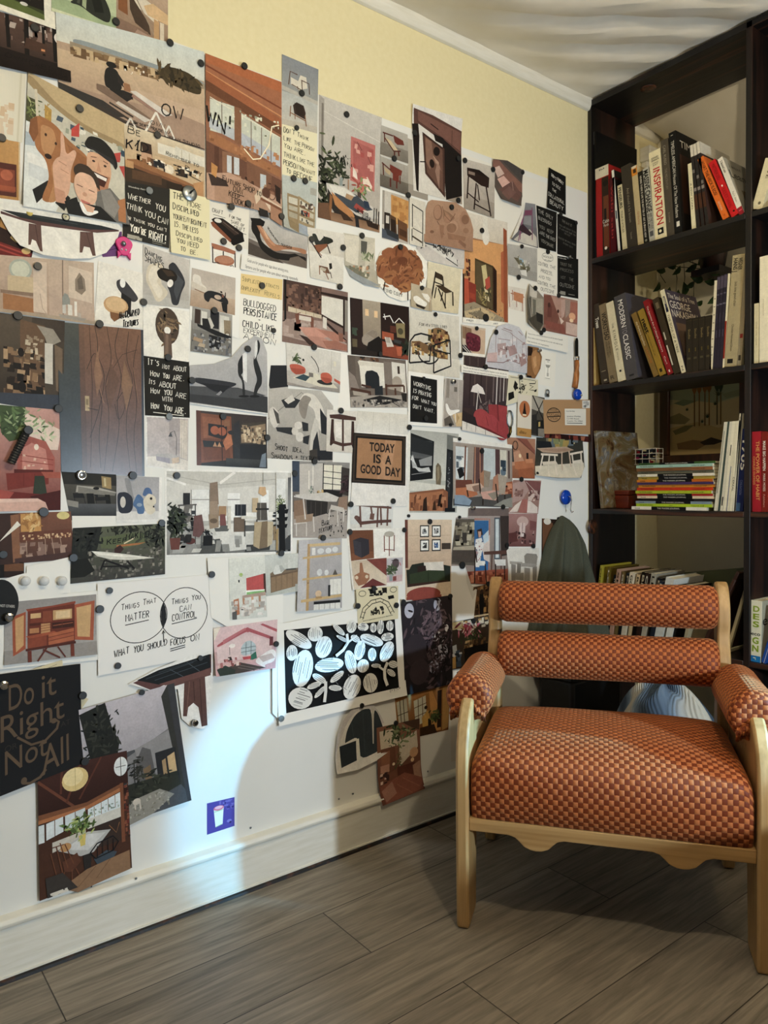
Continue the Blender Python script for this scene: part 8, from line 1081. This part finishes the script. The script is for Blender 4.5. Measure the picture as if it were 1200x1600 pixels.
def place_label(kind, y, z, who, px):
    if not who:
        s = kind+' on the bare white wall panel'
    else:
        ys = [p[0] for p in who[2]]; zs = [p[1] for p in who[2]]; s_ = (y-min(ys))/(max(ys)-min(ys)); t_ = (z-min(zs))/(max(zs)-min(zs))
        v = 'top' if t_ > .72 else 'bottom' if t_ < .28 else ''; h = 'left' if s_ < .3 else 'right' if s_ > .7 else ''
        pos = {('', ''): 'middle', ('top', ''): 'top middle', ('bottom', ''): 'bottom middle', ('', 'left'): 'left side', ('', 'right'): 'right side'}.get((v, h), v+' '+h+' corner')
        s = '%s on the %s of the %s' % (kind, pos, short(who[1]))
    return s
DISC = None
def bm_disc(r, h):
    bm = bmesh.new(); lathe(bm, [(r*.96, 0), (r, h*.15), (r, h*.8), (r*.93, h), (r*.5, h*1.0)], 'x', 20); return bm
bars = [(180, 36), (53, 46), (123, 172), (2, 217), (244, 213), (264, 69), (312, 101), (379, 106), (58, 417), (359, 325), (385, 320), (437, 340), (348, 378), (372, 388), (223, 473), (408, 447), (470, 147), (462, 201, .8), (540, 180), (457, 280), (475, 284), (614, 249), (485, 375), (564, 369), (534, 388), (529, 449), (426, 517, .8), (646, 209), (714, 249), (724, 252), (768, 266), (814, 270), (636, 306), (714, 314), (703, 325), (751, 361), (623, 387), (813, 386, .8), (854, 394), (808, 434), (834, 451), (871, 462), (898, 349, .9), (874, 336, .9), (656, 451, .8), (678, 492, .8), (757, 497, 1.5), (741, 514, .8), (771, 520), (717, 556), (755, 574), (592, 554, .9), (659, 592, .7), (848, 516), (841, 521), (810, 590), (27, 494, 1.1), (154, 507, 1.05), (90, 639, 1.05), (333, 486), (385, 546), (261, 559), (298, 595), (347, 651), (489, 543), (416, 684), (531, 642), (637, 668), (67, 800, 1.2), (206, 743, 1.1), (251, 817), (113, 871, 1.1), (4, 866), (275, 743), (328, 897), (436, 864), (490, 721), (459, 740), (612, 783), (546, 788), (501, 840), (545, 831), (630, 828, .9), (670, 815), (637, 806, .6), (751, 705), (784, 792), (813, 749), (662, 654), (701, 664, .6), (792, 681, .9), (837, 740, .8), (716, 686, .7), (720, 883, 1.4), (790, 852), (831, 853), (760, 912), (871, 811, .9), (716, 808, .6), (169, 922, .9), (154, 951, 1.1), (182, 1039, .9), (127, 1085, 1.05), (219, 1080, .8), (130, 1187, 1.05), (310, 1027, .8), (428, 1005, .9), (555, 946), (615, 945), (626, 940), (580, 919), (561, 1101, .9), (614, 1128, .9), (699, 931), (737, 970)]
labs = []
for b in bars:
    r = .0092*(b[2] if len(b) > 2 else 1); y, z, x, who = surf(b[0], b[1])
    if DISC is None or len(b) > 2: o = link('disc_magnet', bm_disc(r, .0055), M['magnet'], smooth=False)
    if len(b) == 2:
        if DISC is None: DISC = o
        else: o = DISC.copy(); C.objects.link(o)
    o.location = (x+.0002, y, z); labs.append([o, place_label('large black disc magnet' if r > .012 else 'black disc magnet', y, z, who, b), b])
greys = [(231, 300), (263, 651), (436, 1121)]
for g in greys:
    y, z, x, who = surf(*g); o = link('disc_magnet', bm_disc(.0092, .0055), MAT('grey_magnet', '6d7476', .4)); o.location = (x+.0002, y, z); labs.append([o, place_label('blue grey disc magnet', y, z, who, g), g])
from collections import Counter
cn = Counter(l[1] for l in labs)
for s in [s for s, n in cn.items() if n > 1]:
    grp = sorted([l for l in labs if l[1] == s], key=lambda l: (l[2][0], l[2][1]))
    dx = max(l[2][0] for l in grp)-min(l[2][0] for l in grp); dy = max(l[2][1] for l in grp)-min(l[2][1] for l in grp)
    if dy > dx: grp.sort(key=lambda l: l[2][1]); w_ = ['upper', 'middle', 'lower'] if len(grp) == 3 else ['upper', 'lower']
    else: w_ = ['left hand', 'middle', 'right hand'] if len(grp) == 3 else ['left hand', 'right hand']
    if len(grp) > 3: w_ = ['leftmost', 'second from left', 'third from left', 'fourth from left', 'fifth from left', 'sixth from left', 'seventh from left']; grp.sort(key=lambda l: l[2][0])
    for l, q_ in zip(grp, w_): l[1] = q_+' '+l[1]
for o, s, b in labs: tag(o, ' '.join(s.split()[:16]), 'magnet', 'disc magnets on the picture wall')
def onwall(name, px, py, lab, cat, group=None):
    y, z, x, who = surf(px, py); return tag(empty(name, (x+.0003, y, z)), lab, cat, group)
# shiny metal pins
for k, (px, py, r, lb) in enumerate([(886, 403, .007, 'shiny steel pin between the two lower black cards'), (704, 597, .008, 'shiny steel pin on top of the white chair photo'), (837, 549, .006, 'small shiny pin on the wooden vase cutout'), (736, 794, .007, 'clear ring pin below the patchwork armchairs photo'), (4, 1068, .010, 'faceted shiny pin on the left edge of the black poster'), (12, 963, .010, 'faceted shiny pin on the round black disc'), (300, 1127, .009, 'shiny steel pin at the foot of the bench leg cutout')]):
    o = onwall('push_pin', px, py, lb, 'pin', 'shiny steel pins'); lobj('head', [(r*.4, 0), (r*.45, .006), (r, .010), (r, .013), (r*.6, .015)], M['steel'], None, 0, o, n=10, smooth=False); lobj('base', [(r*.9, 0), (r*.9, .003), (r*.4, .0045)], M['silver'], None, 0, o)
for k, px in enumerate((38, 67, 95)):
    o = onwall('push_pin', px, 907, ['left', 'middle', 'right'][k]+' of three clear round push pins on the blank sheet', 'pin', 'clear round push pins')
    lobj('head', [(.004, .002), (.010, .004), (.0115, .008), (.010, .012), (.006, .014)], M['clear'], None, 0, o); lobj('core', [(.003, 0), (.003, .010)], M['steel'], None, 0, o, n=10)
o = onwall('eyelet_magnet', 126, 743, 'chrome ring magnet with dark centre on the door photo', 'magnet'); lobj('ring', [(.0075, .006), (.0115, .008), (.0125, .004), (.0125, 0), (.0075, 0)], M['steel'], None, 0, o); lobj('core', [(.0075, 0), (.0075, .0055)], M['black'], None, 0, o)
o = onwall('button_pin', 101, 341, 'black rimmed round button on the bench cutout', 'button'); lobj('rim', [(.0072, .003), (.0085, .0045), (.0095, .003), (.0095, 0)], M['black'], None, 0, o); lobj('face', [(.0072, 0), (.0072, .0032)], MAT('button_face', 'd8d0b0', .5), None, 0, o); lobj('stud', [(.0015, .003), (.0015, .0042)], M['black'], None, 0, o, n=8)
o = onwall('adhesive_dot', 45, 334, 'yellow paper dot on the bench cutout', 'sticker'); lobj('dot', [(.0072, 0), (.0072, .0006)], MAT('yellow_dot', 'd8c068', .7), None, 0, o)
o = onwall('metal_disc', 294, 304, 'large brushed metal disc with a central screw on the yellow note', 'disc'); lobj('plate', [(.0205, 0), (.0205, .003), (.019, .0045), (.004, .005)], M['silver'], None, 0, o); bm = bmesh.new(); tube(bm, [(.005, 0, 0), (.016, .002, .003)], .0022, 8); tube(bm, [(.0155, -.004, -.001), (.0155, .008, .008)], .0016, 6); link('screw', bm, M['magnet'], o)
# knurled black handle, pink creature, carabiner, knife, clip
a = W2(39, 676); b = W2(15, 724); y, z, x, who = surf(27, 700)
o = tag(empty('knurled_handle', (x+.011, a[0], a[1])), 'black ribbed cylinder handle stuck slanting on the red dining room photo', 'handle')
bm = bmesh.new(); d = Vector((0, b[0]-a[0], b[1]-a[1])); n = 26; tube(bm, [d*(i/n) for i in range(n+1)], [.0085 if i % 2 else .0098 for i in range(n+1)], 14); link('grip', bm, M['magnet'], o)
bm = bmesh.new(); lathe(bm, [(.0105, -.012), (.0105, .010), (.009, .012)], 'x', 18, -d*.06); link('cap', bm, M['magnet'], o)
o = onwall('creature_magnet', 192, 386, 'pink rubber creature magnet with pointed ears under the black card', 'magnet')
bm = bmesh.new(); prism(bm, [(0, .020*math.cos(t)*(1+.18*math.sin(3*t)), .024*math.sin(t)) for t in [2*PI*k/20 for k in range(20)]], (.008, 0, 0), 'x'); link('body', bm, M['pink'], o, bevel=.002)
for s in (-1, 1):
    bm = bmesh.new(); prism(bm, [(0, s*.006, -.020), (0, s*.017, -.014), (0, s*.016, -.032)], (.007, 0, 0), 'x'); link('ear', bm, M['pink'], o)
bm = bmesh.new(); bmesh.ops.create_uvsphere(bm, u_segments=14, v_segments=10, radius=.0065, matrix=Matrix.Translation((.011, -.003, .004))); link('ball', bm, M['silver'], o, smooth=True)
for s in (-1, 1):
    bm = bmesh.new(); bmesh.ops.create_uvsphere(bm, u_segments=10, v_segments=8, radius=.0026, matrix=Matrix.Translation((.009, s*.005-.002, -.010))); link('eye', bm, M['clear'], o, smooth=True)
o = onwall('carabiner', 794, 655, 'dark metal carabiner ring hanging by the doodle card', 'carabiner'); bm = bmesh.new()
c0 = W2(794, 655)
tube(bm, [(.006, .016*math.cos(t), .030*math.sin(t)) for t in [2*PI*k/24 for k in range(24)]], .003, 8, True); link('ring', bm, M['silver'], o, smooth=True)
bm = bmesh.new(); tube(bm, [(.006, .004, -.030), (.008, .002, -.045), (.006, -.002, -.060)], .005, 8); link('clasp', bm, MAT('brass', '7d6434', .3, 1), o, smooth=True)
o = onwall('cord_loop', 803, 696, 'black cord loop hanging over the terracotta room photo', 'cord'); bm = bmesh.new(); tube(bm, [(.004, .013*math.cos(t), .016*math.sin(t)) for t in [2*PI*k/24 for k in range(24)]], .0012, 6, True); link('loop', bm, M['black'], o, smooth=True)
ya, za = W2(896, 530); yb, zb = W2(897, 561); yc, zc = W2(892, 606)
o = tag(empty('folding_knife', (.012, yb, zb)), 'open folding knife with dark blade and beech handle hanging on the wall', 'knife')
bm = bmesh.new(); prism(bm, [(0, -.008, .006), (0, -.009, za-zb-.012), (0, -.004, za-zb+.002), (0, .004, za-zb+.004), (0, .009, za-zb-.006), (0, .009, .006)], (.0022, 0, 0), 'x'); link('blade', bm, M['blade'], o)
bm = bmesh.new(); lathe(bm, [(.0095, -.007), (.0105, -.006), (.0105, .007), (.0095, .008)], 'z', 16, (.001, 0, 0)); link('collar', bm, M['steel'], o, smooth=True)
L_ = zb-zc; bm = bmesh.new(); tube(bm, [(.001, .000, -.006), (.001, .001, -.25*L_), (.001, 0, -.5*L_), (.001, -.004, -.75*L_), (.001, -.012, -L_)], [.0088, .0098, .0105, .0108, .0116], 14); link('handle', bm, M['knife_wood'], o, smooth=True)
o = tag(empty('ball_magnet', (.010, W2(897, 617)[0], W2(897, 617)[1])), 'shiny blue round magnet holding the brown envelope', 'magnet'); lobj('cap', [(.020, 0), (.0225, .006), (.0205, .013), (.013, .018), (.004, .0195)], M['blue'], None, 0, o); bm = bmesh.new(); bmesh.ops.create_uvsphere(bm, u_segments=12, v_segments=8, radius=.005, matrix=Matrix.Translation((.020, .006, -.004))); link('stud', bm, M['steel'], o, smooth=True)
o = onwall('clip', 853, 617, 'small silver bulldog clip at the top of the brown envelope', 'clip'); BOX('jaw', M['silver'], 0, -.011, -.008, .006, .011, .004, o, bevel=.001); bm = bmesh.new(); tube(bm, [(.006, .009*math.cos(t), .010+.009*math.sin(t)) for t in [2*PI*k/16 for k in range(16)]], .0022, 6, True); link('handle', bm, M['silver'], o, smooth=True)
# screws of the steel panels
for k, (px, py, lb) in enumerate([(202, 1349, 'small screw in the panel right of the cabin kitchen photo'), (207, 1366, 'small screw in the baseboard cap under the kitchen photo'), (391, 1293, 'small screw low on the panel right of the purple sticker'), (529, 1248, 'small screw left of the panel seam under the arch cutout'), (551, 1240, 'small screw right of the panel seam under the arch cutout'), (668, 1205, 'small screw on the panel right of the terracotta photo'), (549, 975, 'small screw in the panel left of the ark doodle card')]):
    y, z = W2(px, py); o = tag(lobj('screw', [(.0032, 0), (.0032, .0012), (.002, .0018)], M['silver'], None, 0, None, n=10), lb, 'screw', 'panel screws'); o.location = (.0016, y, z)
    if z < .16: o.location.x = .0262; o.location.z = max(z, .10) if z < .128 else z
